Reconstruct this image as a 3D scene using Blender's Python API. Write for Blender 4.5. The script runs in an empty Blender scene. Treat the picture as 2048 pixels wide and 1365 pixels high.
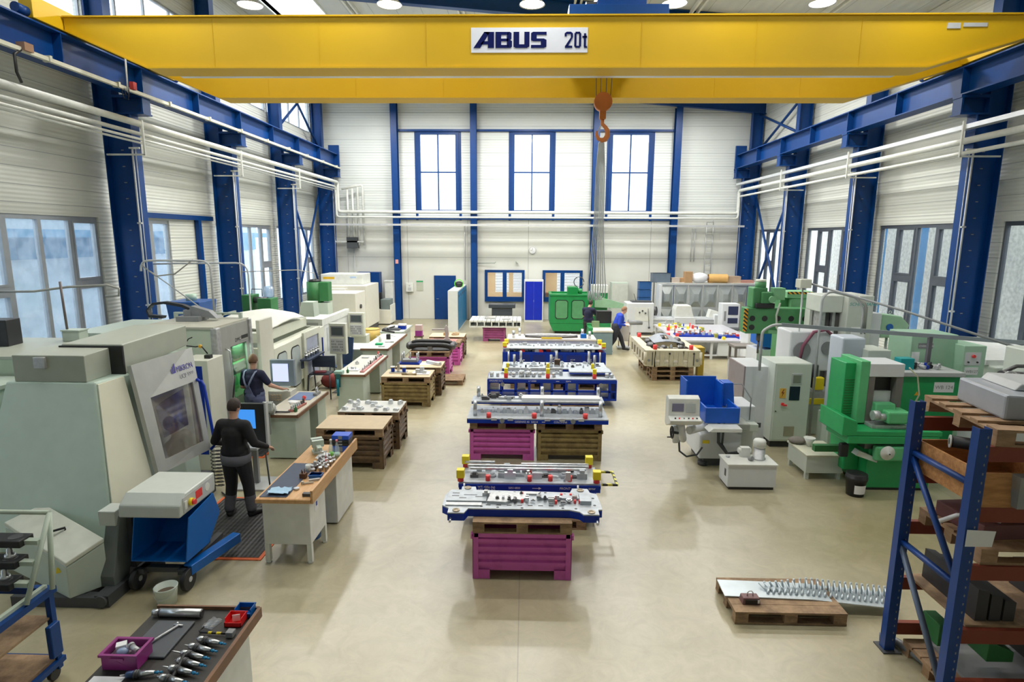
import bpy, bmesh, math, random
from mathutils import Vector, Matrix
random.seed(7)
S=bpy.context.scene; COL=S.collection; PI=math.pi
# ---------------------------------------------------------------- camera
def make_camera():
    f,pit,yaw,rol=1180.0,math.radians(9.95),math.radians(1.3),math.radians(.3)
    cd=bpy.data.cameras.new('camera'); cd.sensor_width=36; cd.lens=f/2048*36; cd.clip_end=300; cd.clip_start=.05
    co=bpy.data.objects.new('camera',cd); COL.objects.link(co)
    fw=Vector((-math.sin(yaw)*math.cos(pit),math.cos(yaw)*math.cos(pit),-math.sin(pit)))
    r=Vector((math.cos(yaw),math.sin(yaw),0)); u=r.cross(fw)
    r2=math.cos(rol)*r+math.sin(rol)*u; u2=-math.sin(rol)*r+math.cos(rol)*u
    m=Matrix((r2,u2,-fw)).transposed().to_4x4(); m.translation=Vector((0,0,4.12)); co.matrix_world=m
    S.camera=co
make_camera()
# ---------------------------------------------------------------- world (overcast sky) and exposure
W=bpy.data.worlds.new('sky'); S.world=W; W.use_nodes=True
wn=W.node_tree.nodes; wl=W.node_tree.links; wn.clear()
wo=wn.new('ShaderNodeOutputWorld'); wb=wn.new('ShaderNodeBackground'); wt=wn.new('ShaderNodeTexCoord'); ws=wn.new('ShaderNodeSeparateXYZ'); wr=wn.new('ShaderNodeValToRGB')
wl.new(wt.outputs['Generated'],ws.inputs[0]); wl.new(ws.outputs['Z'],wr.inputs[0]); wl.new(wr.outputs[0],wb.inputs[0]); wl.new(wb.outputs[0],wo.inputs[0])
wr.color_ramp.elements[0].color=(.82,.9,1,1); wr.color_ramp.elements[1].color=(.95,.98,1,1); wb.inputs[1].default_value=3.0
S.view_settings.view_transform='Standard'; S.view_settings.look='None'; S.view_settings.gamma=1; S.view_settings.use_curve_mapping=False
S.view_settings.exposure=0.0
LAMP_W={6.7:90,11.6:85,16.5:200,21.4:215,26.3:215}
# ceiling lamps: (x, y) of every high-bay lamp; their light is made with the lamp
LAMPS=[(x,y) for y in (6.7,11.6,16.5,21.4,26.3) for x in (-7.25,-3.6,.1,3.75,7.5)]  # two rows nearest the camera are out of view, added to brighten the foreground
# ---------------------------------------------------------------- materials
MC={}
def nt(name):
    m=bpy.data.materials.new(name); m.use_nodes=True; n=m.node_tree.nodes; b=n['Principled BSDF']; return m,n,m.node_tree.links,b
def mat(name,col,rough=.5,metal=0,var=.06,scale=6,bump=0,bscale=40,coat=0,spec=.5):
    if name in MC: return MC[name]
    m,n,l,b=nt(name); b.inputs['Roughness'].default_value=rough; b.inputs['Metallic'].default_value=metal
    b.inputs['Coat Weight'].default_value=coat; b.inputs['Coat Roughness'].default_value=.15; b.inputs['Specular IOR Level'].default_value=spec
    tc=n.new('ShaderNodeTexCoord'); t=n.new('ShaderNodeTexNoise'); t.inputs['Scale'].default_value=scale; t.inputs['Detail'].default_value=3
    l.new(tc.outputs['Object'],t.inputs[0]); r=n.new('ShaderNodeValToRGB')
    a=[max(0,c*(1-var)) for c in col]; z=[min(1,c*(1+var)) for c in col]
    r.color_ramp.elements[0].position=.3; r.color_ramp.elements[1].position=.7
    r.color_ramp.elements[0].color=(*a,1); r.color_ramp.elements[1].color=(*z,1)
    l.new(t.outputs[0],r.inputs[0]); l.new(r.outputs[0],b.inputs['Base Color'])
    if bump:
        t2=n.new('ShaderNodeTexNoise'); t2.inputs['Scale'].default_value=bscale; l.new(tc.outputs['Object'],t2.inputs[0])
        bp=n.new('ShaderNodeBump'); bp.inputs[0].default_value=bump; bp.inputs['Distance'].default_value=.01
        l.new(t2.outputs[0],bp.inputs['Height']); l.new(bp.outputs[0],b.inputs['Normal'])
    MC[name]=m; return m
def worn(name,col,col2,amt=.5,rough=.5,metal=0,scale=9,stretch=(1,1,1)):
    if name in MC: return MC[name]
    m,n,l,b=nt(name); b.inputs['Roughness'].default_value=rough; b.inputs['Metallic'].default_value=metal
    tc=n.new('ShaderNodeTexCoord'); mp=n.new('ShaderNodeMapping'); mp.inputs['Scale'].default_value=stretch
    t=n.new('ShaderNodeTexNoise'); t.inputs['Scale'].default_value=scale; t.inputs['Detail'].default_value=5; t.inputs['Roughness'].default_value=.65
    l.new(tc.outputs['Object'],mp.inputs[0]); l.new(mp.outputs[0],t.inputs[0]); r=n.new('ShaderNodeValToRGB')
    r.color_ramp.elements[0].position=amt-.12; r.color_ramp.elements[1].position=amt+.1
    r.color_ramp.elements[0].color=(*col,1); r.color_ramp.elements[1].color=(*col2,1)
    l.new(t.outputs[0],r.inputs[0]); l.new(r.outputs[0],b.inputs['Base Color']); MC[name]=m; return m
def emi(name,col,st):
    if name in MC: return MC[name]
    m,n,l,b=nt(name); b.inputs['Base Color'].default_value=(0,0,0,1); b.inputs['Emission Color'].default_value=(*col,1); b.inputs['Emission Strength'].default_value=st; MC[name]=m; return m
def glassmat(name,tint=(.93,.97,1),haze=.12,hcol=(.85,.9,.95),gl=.12,dirt=0):
    if name in MC: return MC[name]
    m=bpy.data.materials.new(name); m.use_nodes=True; n=m.node_tree.nodes; l=m.node_tree.links; n.clear()
    o=n.new('ShaderNodeOutputMaterial'); tr=n.new('ShaderNodeBsdfTransparent'); tr.inputs[0].default_value=(*tint,1)
    gs=n.new('ShaderNodeBsdfGlossy'); gs.inputs['Roughness'].default_value=.05
    df=n.new('ShaderNodeBsdfDiffuse'); df.inputs[0].default_value=(*hcol,1); tl=n.new('ShaderNodeBsdfTranslucent'); tl.inputs[0].default_value=(*hcol,1)
    a=n.new('ShaderNodeMixShader'); a.inputs[0].default_value=.6; l.new(df.outputs[0],a.inputs[1]); l.new(tl.outputs[0],a.inputs[2])
    b=n.new('ShaderNodeMixShader'); b.inputs[0].default_value=haze; l.new(tr.outputs[0],b.inputs[1]); l.new(a.outputs[0],b.inputs[2])
    if dirt:
        tc=n.new('ShaderNodeTexCoord'); t=n.new('ShaderNodeTexNoise'); t.inputs['Scale'].default_value=4; t.inputs['Detail'].default_value=6; l.new(tc.outputs['Object'],t.inputs[0])
        mr=n.new('ShaderNodeMapRange'); mr.inputs[1].default_value=.35; mr.inputs[2].default_value=.7; mr.inputs[3].default_value=haze; mr.inputs[4].default_value=haze+dirt
        l.new(t.outputs[0],mr.inputs[0]); l.new(mr.outputs[0],b.inputs[0])
    c=n.new('ShaderNodeMixShader'); c.inputs[0].default_value=gl*.5; l.new(b.outputs[0],c.inputs[1]); l.new(gs.outputs[0],c.inputs[2]); l.new(c.outputs[0],o.inputs[0])
    MC[name]=m; return m
def stripes(name,c1,c2,freq,axis=(1,1,0),rough=.5):
    if name in MC: return MC[name]
    m,n,l,b=nt(name); b.inputs['Roughness'].default_value=rough
    tc=n.new('ShaderNodeTexCoord'); d=n.new('ShaderNodeVectorMath'); d.operation='DOT_PRODUCT'; d.inputs[1].default_value=axis
    l.new(tc.outputs['Object'],d.inputs[0]); a=n.new('ShaderNodeMath'); a.operation='MULTIPLY'; a.inputs[1].default_value=freq; l.new(d.outputs['Value'],a.inputs[0])
    f=n.new('ShaderNodeMath'); f.operation='FRACT'; l.new(a.outputs[0],f.inputs[0]); g=n.new('ShaderNodeMath'); g.operation='GREATER_THAN'; g.inputs[1].default_value=.5; l.new(f.outputs[0],g.inputs[0])
    x=n.new('ShaderNodeMix'); x.data_type='RGBA'; x.inputs[6].default_value=(*c1,1); x.inputs[7].default_value=(*c2,1); l.new(g.outputs[0],x.inputs[0]); l.new(x.outputs[2],b.inputs['Base Color']); MC[name]=m; return m
def panelmat(name,col,joint,axis,period,off=0,fine=0,rough=.45,jw=.012,ax2=None):
    """wall sheet: soft colour, joint lines every period along axis, optional fine ribs as bump"""
    m,n,l,b=nt(name); b.inputs['Roughness'].default_value=rough
    tc=n.new('ShaderNodeTexCoord'); sp=n.new('ShaderNodeSeparateXYZ'); l.new(tc.outputs['Object'],sp.inputs[0])
    t=n.new('ShaderNodeTexNoise'); t.inputs['Scale'].default_value=.7; t.inputs['Detail'].default_value=4; l.new(tc.outputs['Object'],t.inputs[0])
    r=n.new('ShaderNodeValToRGB'); r.color_ramp.elements[0].position=.3; r.color_ramp.elements[1].position=.7
    r.color_ramp.elements[0].color=(*[c*.94 for c in col],1); r.color_ramp.elements[1].color=(*col,1); l.new(t.outputs[0],r.inputs[0])
    def line(ax,per,off):
        a=n.new('ShaderNodeMath'); a.operation='MULTIPLY_ADD'; a.inputs[1].default_value=1/per; a.inputs[2].default_value=100-off/per; l.new(sp.outputs[ax],a.inputs[0])
        f=n.new('ShaderNodeMath'); f.operation='FRACT'; l.new(a.outputs[0],f.inputs[0])
        g=n.new('ShaderNodeMath'); g.operation='LESS_THAN'; g.inputs[1].default_value=jw/per; l.new(f.outputs[0],g.inputs[0]); return g.outputs[0]
    L=line(axis,period,off)
    if ax2:
        mx=n.new('ShaderNodeMath'); mx.operation='MAXIMUM'; l.new(L,mx.inputs[0]); l.new(line(*ax2),mx.inputs[1]); L=mx.outputs[0]
    x=n.new('ShaderNodeMix'); x.data_type='RGBA'; x.inputs[7].default_value=(*joint,1); l.new(L,x.inputs[0]); l.new(r.outputs[0],x.inputs[6]); l.new(x.outputs[2],b.inputs['Base Color'])
    if fine:
        a=n.new('ShaderNodeMath'); a.operation='MULTIPLY'; a.inputs[1].default_value=2*PI/fine; l.new(sp.outputs[axis],a.inputs[0]); s=n.new('ShaderNodeMath'); s.operation='SINE'; l.new(a.outputs[0],s.inputs[0])
        bp=n.new('ShaderNodeBump'); bp.inputs[0].default_value=.35; bp.inputs['Distance'].default_value=.01; l.new(s.outputs[0],bp.inputs['Height']); l.new(bp.outputs[0],b.inputs['Normal'])
    MC[name]=m; return m
# ---------------------------------------------------------------- mesh builder
class M:
    def __init__(s): s.v=[]; s.f=[]; s.mi=[]; s.sm=[]; s.x=None
    def add(s,vs,fs,m=0,smooth=False):
        o=len(s.v)
        if s.x is not None: vs=[tuple(s.x@Vector(p)) for p in vs]
        s.v+=[tuple(p) for p in vs]
        for f in fs: s.f.append([i+o for i in f]); s.mi.append(m); s.sm.append(smooth)
        return s
    def box(s,x0,x1,y0,y1,z0,z1,m=0):
        vs=[(x,y,z) for z in (z0,z1) for y in (y0,y1) for x in (x0,x1)]
        return s.add(vs,[(0,2,3,1),(4,5,7,6),(0,1,5,4),(1,3,7,5),(3,2,6,7),(2,0,4,6)],m)
    def cb(s,cx,cy,z0,sx,sy,sz,m=0,rz=0):
        vs=[(x,y,z) for z in (z0,z0+sz) for y in (-sy/2,sy/2) for x in (-sx/2,sx/2)]; c,q=math.cos(rz),math.sin(rz)
        vs=[(cx+c*x-q*y,cy+q*x+c*y,z) for x,y,z in vs]
        return s.add(vs,[(0,2,3,1),(4,5,7,6),(0,1,5,4),(1,3,7,5),(3,2,6,7),(2,0,4,6)],m)
    def taper(s,b,t,z0,z1,m=0):
        """frustum: b,t = (x0,x1,y0,y1) at z0 and z1"""
        vs=[(b[i],b[j],z0) for j in (2,3) for i in (0,1)]+[(t[i],t[j],z1) for j in (2,3) for i in (0,1)]
        return s.add(vs,[(0,2,3,1),(4,5,7,6),(0,1,5,4),(1,3,7,5),(3,2,6,7),(2,0,4,6)],m)
    def cyl(s,a,b,r,n=12,r2=None,m=0,caps=True):
        a=Vector(a); b=Vector(b); d=(b-a).normalized(); u=d.orthogonal().normalized(); w=d.cross(u); r2=r if r2 is None else r2
        vs=[]
        for c,q in ((a,r),(b,r2)):
            for i in range(n):
                t=2*PI*i/n; vs.append(c+u*math.cos(t)*q+w*math.sin(t)*q)
        s.add(vs,[(i,(i+1)%n,n+(i+1)%n,n+i) for i in range(n)],m,True)
        if caps: s.add(vs,[tuple(range(n))[::-1],tuple(range(n,2*n))],m,False)
        return s
    def vc(s,x,y,z0,z1,r,n=16,r2=None,m=0): return s.cyl((x,y,z0),(x,y,z1),r,n,r2,m)
    def tube(s,pts,r,n=8,m=0,rad=None):
        pts=[Vector(p) for p in pts]; N=len(pts); vs=[]; u=None
        for k,p in enumerate(pts):
            d=(pts[min(k+1,N-1)]-pts[max(k-1,0)]).normalized()
            if u is None: u=d.orthogonal().normalized()
            u=(u-d*u.dot(d)).normalized(); w=d.cross(u); q=rad[k] if rad else r
            for i in range(n):
                t=2*PI*i/n; vs.append(p+u*math.cos(t)*q+w*math.sin(t)*q)
        fs=[(k*n+i,k*n+(i+1)%n,(k+1)*n+(i+1)%n,(k+1)*n+i) for k in range(N-1) for i in range(n)]
        s.add(vs,fs,m,True); return s.add(vs,[tuple(range(n))[::-1],tuple(range((N-1)*n,N*n))],m)
    def lathe(s,x,y,prof,n=20,m=0,axis='z'):
        vs=[]
        for r,z in prof:
            for i in range(n):
                t=2*PI*i/n; vs.append((x+r*math.cos(t),y+r*math.sin(t),z))
        N=len(prof); fs=[(k*n+i,k*n+(i+1)%n,(k+1)*n+(i+1)%n,(k+1)*n+i) for k in range(N-1) for i in range(n)]
        s.add(vs,fs,m,True)
        if prof[0][0]>.001: s.add(vs,[tuple(range(n))[::-1]],m)
        if prof[-1][0]>.001: s.add(vs,[tuple(range((N-1)*n,N*n))],m)
        return s
    def prism(s,pts,a,b,ax='y',m=0):
        """extrude polygon: ax='y' pts=(x,z) ; ax='x' pts=(y,z) ; ax='z' pts=(x,y)"""
        def P(p,t): return {'y':(p[0],t,p[1]),'x':(t,p[0],p[1]),'z':(p[0],p[1],t)}[ax]
        n=len(pts); vs=[P(p,a) for p in pts]+[P(p,b) for p in pts]
        return s.add(vs,[tuple(range(n))[::-1],tuple(range(n,2*n))]+[(i,(i+1)%n,n+(i+1)%n,n+i) for i in range(n)],m)
    def plate(s,outer,holes,a,b,ax='y',m=0):
        """rectangular plate outer=(u0,u1,w0,w1) with rectangular holes, thickness a..b"""
        us=sorted({outer[0],outer[1],*[h[0] for h in holes],*[h[1] for h in holes]}); ws=sorted({outer[2],outer[3],*[h[2] for h in holes],*[h[3] for h in holes]})
        us=[u for u in us if outer[0]<=u<=outer[1]]; ws=[w for w in ws if outer[2]<=w<=outer[3]]
        for i in range(len(us)-1):
            run=None
            for j in range(len(ws)-1):
                cu,cw=(us[i]+us[i+1])/2,(ws[j]+ws[j+1])/2; hole=any(h[0]<cu<h[1] and h[2]<cw<h[3] for h in holes)
                if not hole and run is None: run=ws[j]
                if run is not None and (hole or j==len(ws)-2):
                    e=ws[j] if hole else ws[j+1]
                    if ax=='y': s.box(us[i],us[i+1],a,b,run,e,m)
                    elif ax=='x': s.box(a,b,us[i],us[i+1],run,e,m)
                    else: s.box(us[i],us[i+1],run,e,a,b,m)
                    run=None
        return s
    def ball(s,c,r,n=12,k=8,m=0,sc=(1,1,1)):
        vs=[]
        for j in range(k+1):
            p=PI*j/k
            for i in range(n):
                t=2*PI*i/n; vs.append((c[0]+r*sc[0]*math.sin(p)*math.cos(t),c[1]+r*sc[1]*math.sin(p)*math.sin(t),c[2]+r*sc[2]*math.cos(p)))
        return s.add(vs,[(j*n+i,(j+1)*n+i,(j+1)*n+(i+1)%n,j*n+(i+1)%n) for j in range(k) for i in range(n)],m,True)
    def ring(s,c,R,r,ax='z',n=20,k=8,m=0,arc=1.0,st=0):
        pts=[]
        for i in range(int(n*arc)+1):
            t=st+2*PI*i/n; a,b=R*math.cos(t),R*math.sin(t); pts.append({'z':(c[0]+a,c[1]+b,c[2]),'y':(c[0]+a,c[1],c[2]+b),'x':(c[0],c[1]+a,c[2]+b)}[ax])
        return s.tube(pts,r,k,m)
def setp(o,label=None,cat=None,group=None,kind=None):
    if label: o['label']=label
    if cat: o['category']=cat
    if group: o['group']=group
    if kind: o['kind']=kind
    return o
def obj(name,b,mats,parent=None,label=None,bev=0,loc=None,rot=None):
    me=bpy.data.meshes.new(name); me.from_pydata(b.v,[],b.f); me.validate()
    if not isinstance(mats,(list,tuple)): mats=[mats]
    for q in mats: me.materials.append(q)
    if len(me.polygons)==len(b.f):
        me.polygons.foreach_set('material_index',b.mi); me.polygons.foreach_set('use_smooth',b.sm)
    bm=bmesh.new(); bm.from_mesh(me); bmesh.ops.remove_doubles(bm,verts=bm.verts,dist=1e-5); bmesh.ops.recalc_face_normals(bm,faces=bm.faces); bm.to_mesh(me); bm.free()
    o=bpy.data.objects.new(name,me); COL.objects.link(o)
    if parent: o.parent=parent
    if loc: o.location=loc
    if rot: o.rotation_euler=rot
    if label: o['label']=label
    if bev:
        d=o.modifiers.new('bevel','BEVEL'); d.width=bev; d.segments=2; d.limit_method='ANGLE'; d.angle_limit=math.radians(40)
    return o
def thing(name,label,cat,loc=(0,0,0),rz=0,group=None):
    o=bpy.data.objects.new(name,None); COL.objects.link(o); o.location=loc; o.rotation_euler=(0,0,rz); o.empty_display_size=.1
    return setp(o,label,cat,group)
def one(name,b,mats,label,cat,loc=(0,0,0),rz=0,group=None,bev=0,rot=None):
    return setp(obj(name,b,mats,bev=bev,loc=loc,rot=rot or (0,0,rz)),label,cat,group)
def struct(name,b,mats,bev=0,parent=None): 
    o=obj(name,b,mats,parent,bev=bev)
    if not parent: o['kind']='structure'
    return o
KIDS={}
def dup(root,loc,rz=None,label=None,group=None,rot=None):
    def kids(o): return [c for c in ALLOBJ() if c.parent==o]
    def cp(o,par):
        c=o.copy(); COL.objects.link(c)
        if par: c.parent=par
        for k in list(o.children): cp(k,c)
        return c
    r=cp(root,None); r.location=loc
    if rz is not None: r.rotation_euler=(0,0,rz)
    if rot: r.rotation_euler=rot
    if label: r['label']=label
    if group: r['group']=group
    return r
def text(body,size,name,parent,loc,rot,m,ext=.001,shear=0,bold=0,sx=1,align='LEFT',label=None):
    cu=bpy.data.curves.new(name,'FONT'); cu.body=body; cu.size=size; cu.extrude=ext; cu.shear=shear; cu.offset=bold; cu.align_x=align; cu.resolution_u=3
    t=bpy.data.objects.new('t',cu); COL.objects.link(t); bpy.context.view_layer.update()
    me=bpy.data.meshes.new_from_object(t.evaluated_get(bpy.context.evaluated_depsgraph_get())); bpy.data.objects.remove(t)
    me.materials.clear(); me.materials.append(m); o=bpy.data.objects.new(name,me); COL.objects.link(o); o.parent=parent; o.location=loc; o.rotation_euler=rot; o.scale=(sx,1,1)
    if label: o['label']=label
    return o
# common paints
BLUE=mat('deep_blue_paint',(.001,.042,.19),.4,spec=.3); BLUE2=mat('blue_sheet_paint',(.003,.12,.45),.35); CBLUE=mat('cobalt_paint',(.001,.032,.36),.4,spec=.3)
YEL=mat('crane_yellow',(.66,.41,.006),.5,spec=.35,var=.03,scale=1); YELB=mat('block_yellow',(.9,.72,.02),.45); RED=mat('red_urethane',(.8,.05,.05),.45)
WHT=mat('white_paint',(.72,.74,.70),.4); CREAM=mat('machine_cream',(.66,.70,.60),.4,var=.03); GRN2=mat('grey_green_paint',(.50,.58,.50),.42,var=.03)
DKG=mat('dark_grey',(.06,.065,.07),.5); BLK=mat('black_plastic',(.015,.016,.018),.45); GRY=mat('mid_grey',(.25,.26,.27),.45); LGRY=mat('light_grey',(.5,.52,.53),.4)
STEEL=mat('machined_steel',(.62,.64,.66),.28,.9,var=.1,scale=20); STEELM=mat('matt_steel',(.50,.51,.52),.45,.5,var=.15,scale=15); ALU=mat('aluminium',(.66,.68,.70),.38,.5,var=.05); DSTEEL=mat('dark_steel',(.12,.12,.125),.4,.7)
PLATE=mat('ground_plate',(.45,.49,.53),.48,.25,var=.12,scale=12)
WOOD=worn('pallet_wood',(.38,.25,.14),(.22,.14,.08),.5,.75,scale=6,stretch=(1,1,3)); PINE=worn('new_pine',(.58,.29,.11),(.42,.19,.065),.5,.6,scale=4,stretch=(1,6,6)); PLY=mat('plywood_sheet',(.62,.49,.32),.6,var=.05); BEECH=worn('beech_top',(.64,.38,.17),(.55,.31,.13),.5,.45,scale=3,stretch=(6,1,6)); CARD=mat('cardboard',(.42,.26,.13),.8)
MAG=worn('magenta_sheet',(.62,.12,.45),(.52,.09,.36),.62,.42,scale=5); OLV=worn('olive_brown_sheet',(.32,.24,.09),(.19,.13,.05),.52,.5,scale=5); GREEN=mat('machine_green',(.010,.235,.062),.38,coat=.2); DGREEN=mat('dark_green',(.03,.17,.05),.45); PGREEN=mat('pale_green',(.33,.55,.36),.42)
RUST=mat('red_brown_beam',(.22,.04,.02),.5); HAZ=stripes('hazard_stripes',(.8,.38,.01),(.02,.02,.02),9,(1,1,1.2))
PAPER=mat('white_paper',(.85,.86,.88),.7,var=.02); PANE=glassmat('machine_pane',(.6,.68,.72),.25,(.5,.56,.6),.3)
# ================================================================ THE SETTING
XL,XR,YN,YF=-10.35,11.15,-6.0,29.75
BAYS=[-0.1,4.8,9.7,14.6,19.5,24.4,29.3]
def roofz(x): return 11.32-.085*x
fm,n_,l_,b_=nt('concrete_floor')
tc=n_.new('ShaderNodeTexCoord'); a=n_.new('ShaderNodeTexNoise'); a.inputs['Scale'].default_value=.45; a.inputs['Detail'].default_value=6; a.inputs['Roughness'].default_value=.6
l_.new(tc.outputs['Object'],a.inputs[0]); r=n_.new('ShaderNodeValToRGB'); r.color_ramp.elements[0].position=.33; r.color_ramp.elements[1].position=.66
r.color_ramp.elements[0].color=(.33,.285,.155,1); r.color_ramp.elements[1].color=(.48,.435,.295,1); l_.new(a.outputs[0],r.inputs[0])
a2=n_.new('ShaderNodeTexNoise'); a2.inputs['Scale'].default_value=3.5; a2.inputs['Detail'].default_value=8; a2.inputs['Roughness'].default_value=.7; a2.inputs['Distortion'].default_value=1.2; l_.new(tc.outputs['Object'],a2.inputs[0])
r2=n_.new('ShaderNodeValToRGB'); r2.color_ramp.elements[0].position=.22; r2.color_ramp.elements[1].position=.62; r2.color_ramp.elements[0].color=(.66,.64,.62,1); r2.color_ramp.elements[1].color=(1,1,1,1); l_.new(a2.outputs[0],r2.inputs[0])
mx=n_.new('ShaderNodeMix'); mx.data_type='RGBA'; mx.blend_type='MULTIPLY'; mx.inputs[0].default_value=.7; l_.new(r.outputs[0],mx.inputs[6]); l_.new(r2.outputs[0],mx.inputs[7])
sp=n_.new('ShaderNodeSeparateXYZ'); l_.new(tc.outputs['Object'],sp.inputs[0])
def seam(ax,per,off):
    q=n_.new('ShaderNodeMath'); q.operation='MULTIPLY_ADD'; q.inputs[1].default_value=1/per; q.inputs[2].default_value=50-off/per; l_.new(sp.outputs[ax],q.inputs[0])
    f=n_.new('ShaderNodeMath'); f.operation='FRACT'; l_.new(q.outputs[0],f.inputs[0]); g=n_.new('ShaderNodeMath'); g.operation='LESS_THAN'; g.inputs[1].default_value=.012/per; l_.new(f.outputs[0],g.inputs[0]); return g.outputs[0]
m1=n_.new('ShaderNodeMath'); m1.operation='MAXIMUM'; l_.new(seam('X',7.0,-.05),m1.inputs[0]); l_.new(seam('Y',6.2,9.55),m1.inputs[1])
m2=n_.new('ShaderNodeMath'); m2.operation='MULTIPLY'; m2.inputs[1].default_value=.45; l_.new(m1.outputs[0],m2.inputs[0])
m3=n_.new('ShaderNodeMix'); m3.data_type='RGBA'; m3.inputs[7].default_value=(.12,.11,.09,1); l_.new(m2.outputs[0],m3.inputs[0]); l_.new(mx.outputs[2],m3.inputs[6]); l_.new(m3.outputs[2],b_.inputs['Base Color'])
rr=n_.new('ShaderNodeMapRange'); rr.inputs[3].default_value=.28; rr.inputs[4].default_value=.42; l_.new(a.outputs[0],rr.inputs[0]); l_.new(rr.outputs[0],b_.inputs['Roughness'])
b_.inputs['Specular IOR Level'].default_value=.9; b_.inputs['Coat Weight'].default_value=.45; b_.inputs['Coat Roughness'].default_value=.36
struct('floor',M().box(XL-.3,XR+.3,YN,YF+.3,-.2,0),fm)
PNL=panelmat('white_wall_panel',(.68,.72,.70),(.34,.37,.38),'Z',.62,.1,.12,.5,.014)
PNLs=panelmat('white_side_panel',(.66,.68,.62),(.30,.32,.33),'Z',.36,.1,.09,.5,.012)
CONC=panelmat('painted_concrete_wall',(.66,.67,.62),(.40,.41,.39),'Z',3.11,0,0,.6,.03,('X',3.02,.1))
CLAD=panelmat('white_roof_deck',(.62,.66,.66),(.36,.40,.42),'X',.9,0,.3,.5,.02)
FRM=mat('window_aluminium',(.36,.38,.40),.35,.4); FRMD=mat('dark_window_frame',(.10,.115,.14),.35,.3); SKYG=glassmat('daylight_glass',(.97,.99,1),.05,(.9,.95,1),.08); DUST=glassmat('dusty_glass',(.92,.97,1),.08,(.75,.86,.98),.1,.18)
# side walls: parapet, window band, ribbed panels, (left) translucent clerestory, top panels
def side_wall(name,x,s,cler):
    w=M(); x0,x1=(x-.2,x) if s<0 else (x,x+.2)
    top=roofz(x)
    holes=[]
    for a,b in zip(BAYS,BAYS[1:]):
        hb=b-.28
        if s<0 and abs(a-14.6)<.1: hb=17.2
        holes.append((a+.28,hb,1.45,4.55))
        if cler: holes.append((a+.05,b-.05,8.95,10.6))
    w.plate((YN,YF,0,top),holes,x0,x1,'x',0)
    return struct(name,w,PNLs)
side_wall('wall_left',XL,-1,True); side_wall('wall_right',XR,1,False)
wn_=0
def side_window(x,s,y0,y1,z0,z1,fr,gl,npane,splits):
    global wn_; wn_+=1
    f=M(); xa,xb=(x-.14,x-.04) if s<0 else (x+.04,x+.14)
    f.box(xa,xb,y0,y1,z0,z0+.08); f.box(xa,xb,y0,y1,z1-.10,z1); st=(y1-y0)/npane
    for i in range(npane+1):
        q=y0+i*st; f.box(xa,xb,max(y0,q-.05),min(y1,q+.05),z0+.08,z1-.10)
    for i in splits:
        if i<npane:
            f.box(xa,xb,y0+i*st+.05,y0+(i+1)*st-.05,2.93,3.09)
            for (a,b) in ((z0+.08,2.93),(3.09,z1-.1)):
                f.box(xa-.01,xb+.01,y0+i*st+.05,y0+i*st+.10,a,b); f.box(xa-.01,xb+.01,y0+(i+1)*st-.10,y0+(i+1)*st-.05,a,b)
                f.box(xa-.01,xb+.01,y0+i*st+.1,y0+(i+1)*st-.1,a,a+.05); f.box(xa-.01,xb+.01,y0+i*st+.1,y0+(i+1)*st-.1,b-.05,b)
    o=struct('window_%d'%wn_,f,fr); xc=(xa+xb)/2
    obj('pane',M().box(xc-.004,xc+.004,y0+.04,y1-.04,z0+.06,z1-.08),gl,o)
for a,b in zip(BAYS,BAYS[1:]):
    hb=17.2 if abs(a-14.6)<.1 else b-.28
    side_window(XL,-1,a+.28,hb,1.45,4.55,FRM,DUST,5 if hb>a+3 else 3,(1,4))
    side_window(XR,1,a+.28,b-.28,1.45,4.55,FRMD,SKYG,5,(1,3))
    # clerestory strip on the left
    wn_+=1; f=M(); f.box(XL-.12,XL-.06,a+.05,b-.05,8.95,9.03); f.box(XL-.12,XL-.06,a+.05,b-.05,10.52,10.6)
    for i in range(5): q=a+.05+i*(b-a-.1)/4; f.box(XL-.12,XL-.06,max(a+.05,q-.03),min(b-.05,q+.03),9.03,10.52)
    o=struct('window_%d'%wn_,f,FRM); obj('pane',M().box(XL-.095,XL-.085,a+.06,b-.06,8.99,10.56),SKYG,o)
# back wall
bw=[(-5.2,-3.45,5.45,9.02),(-.62,1.12,5.45,9.02),(4.12,5.88,5.45,9.02)]
w=M(); w.plate((XL,XR,5.0,12.3),bw,YF,YF+.2,'y',0); 
# cut the top along the falling roof by a thin sloped cap of ceiling; the wall simply stops under it
struct('wall_back',w,PNL)
ow=[(-2.0,-.12,1.03,2.46),(.9,2.78,1.03,2.46)]
struct('wall_back_lower',M().plate((XL,XR,0,5.0),ow,YF,YF+.2,'y'),CONC)
struct('wall_front',M().box(XL,XR,YN-.2,YN,0,12.3),PNL)
for k,(x0,x1,z0,z1) in enumerate(bw):
    f=M(); wn_+=1; xc=(x0+x1)/2; zc=7.25
    f.plate((x0-.14,x1+.14,z0-.1,z1+.14),[(x0+.02,x1-.02,z0,z1)],YF-.06,YF+.1,'y'); f.box(xc-.03,xc+.03,YF-.03,YF+.08,z0,z1); f.box(x0,x1,YF-.02,YF+.08,zc-.03,zc+.03)
    f.box(x0-.26,x0-.14,YF-.02,YF,4.95,9.14); f.box(x1+.14,x1+.26,YF-.02,YF,4.95,9.14)
    o=struct('window_%d'%wn_,f,BLUE); obj('pane',M().box(x0+.01,x1-.01,YF+.03,YF+.04,z0,z1),SKYG,o)
BEIGE=mat('office_beige',(.72,.60,.42),.7,var=.02)
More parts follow.
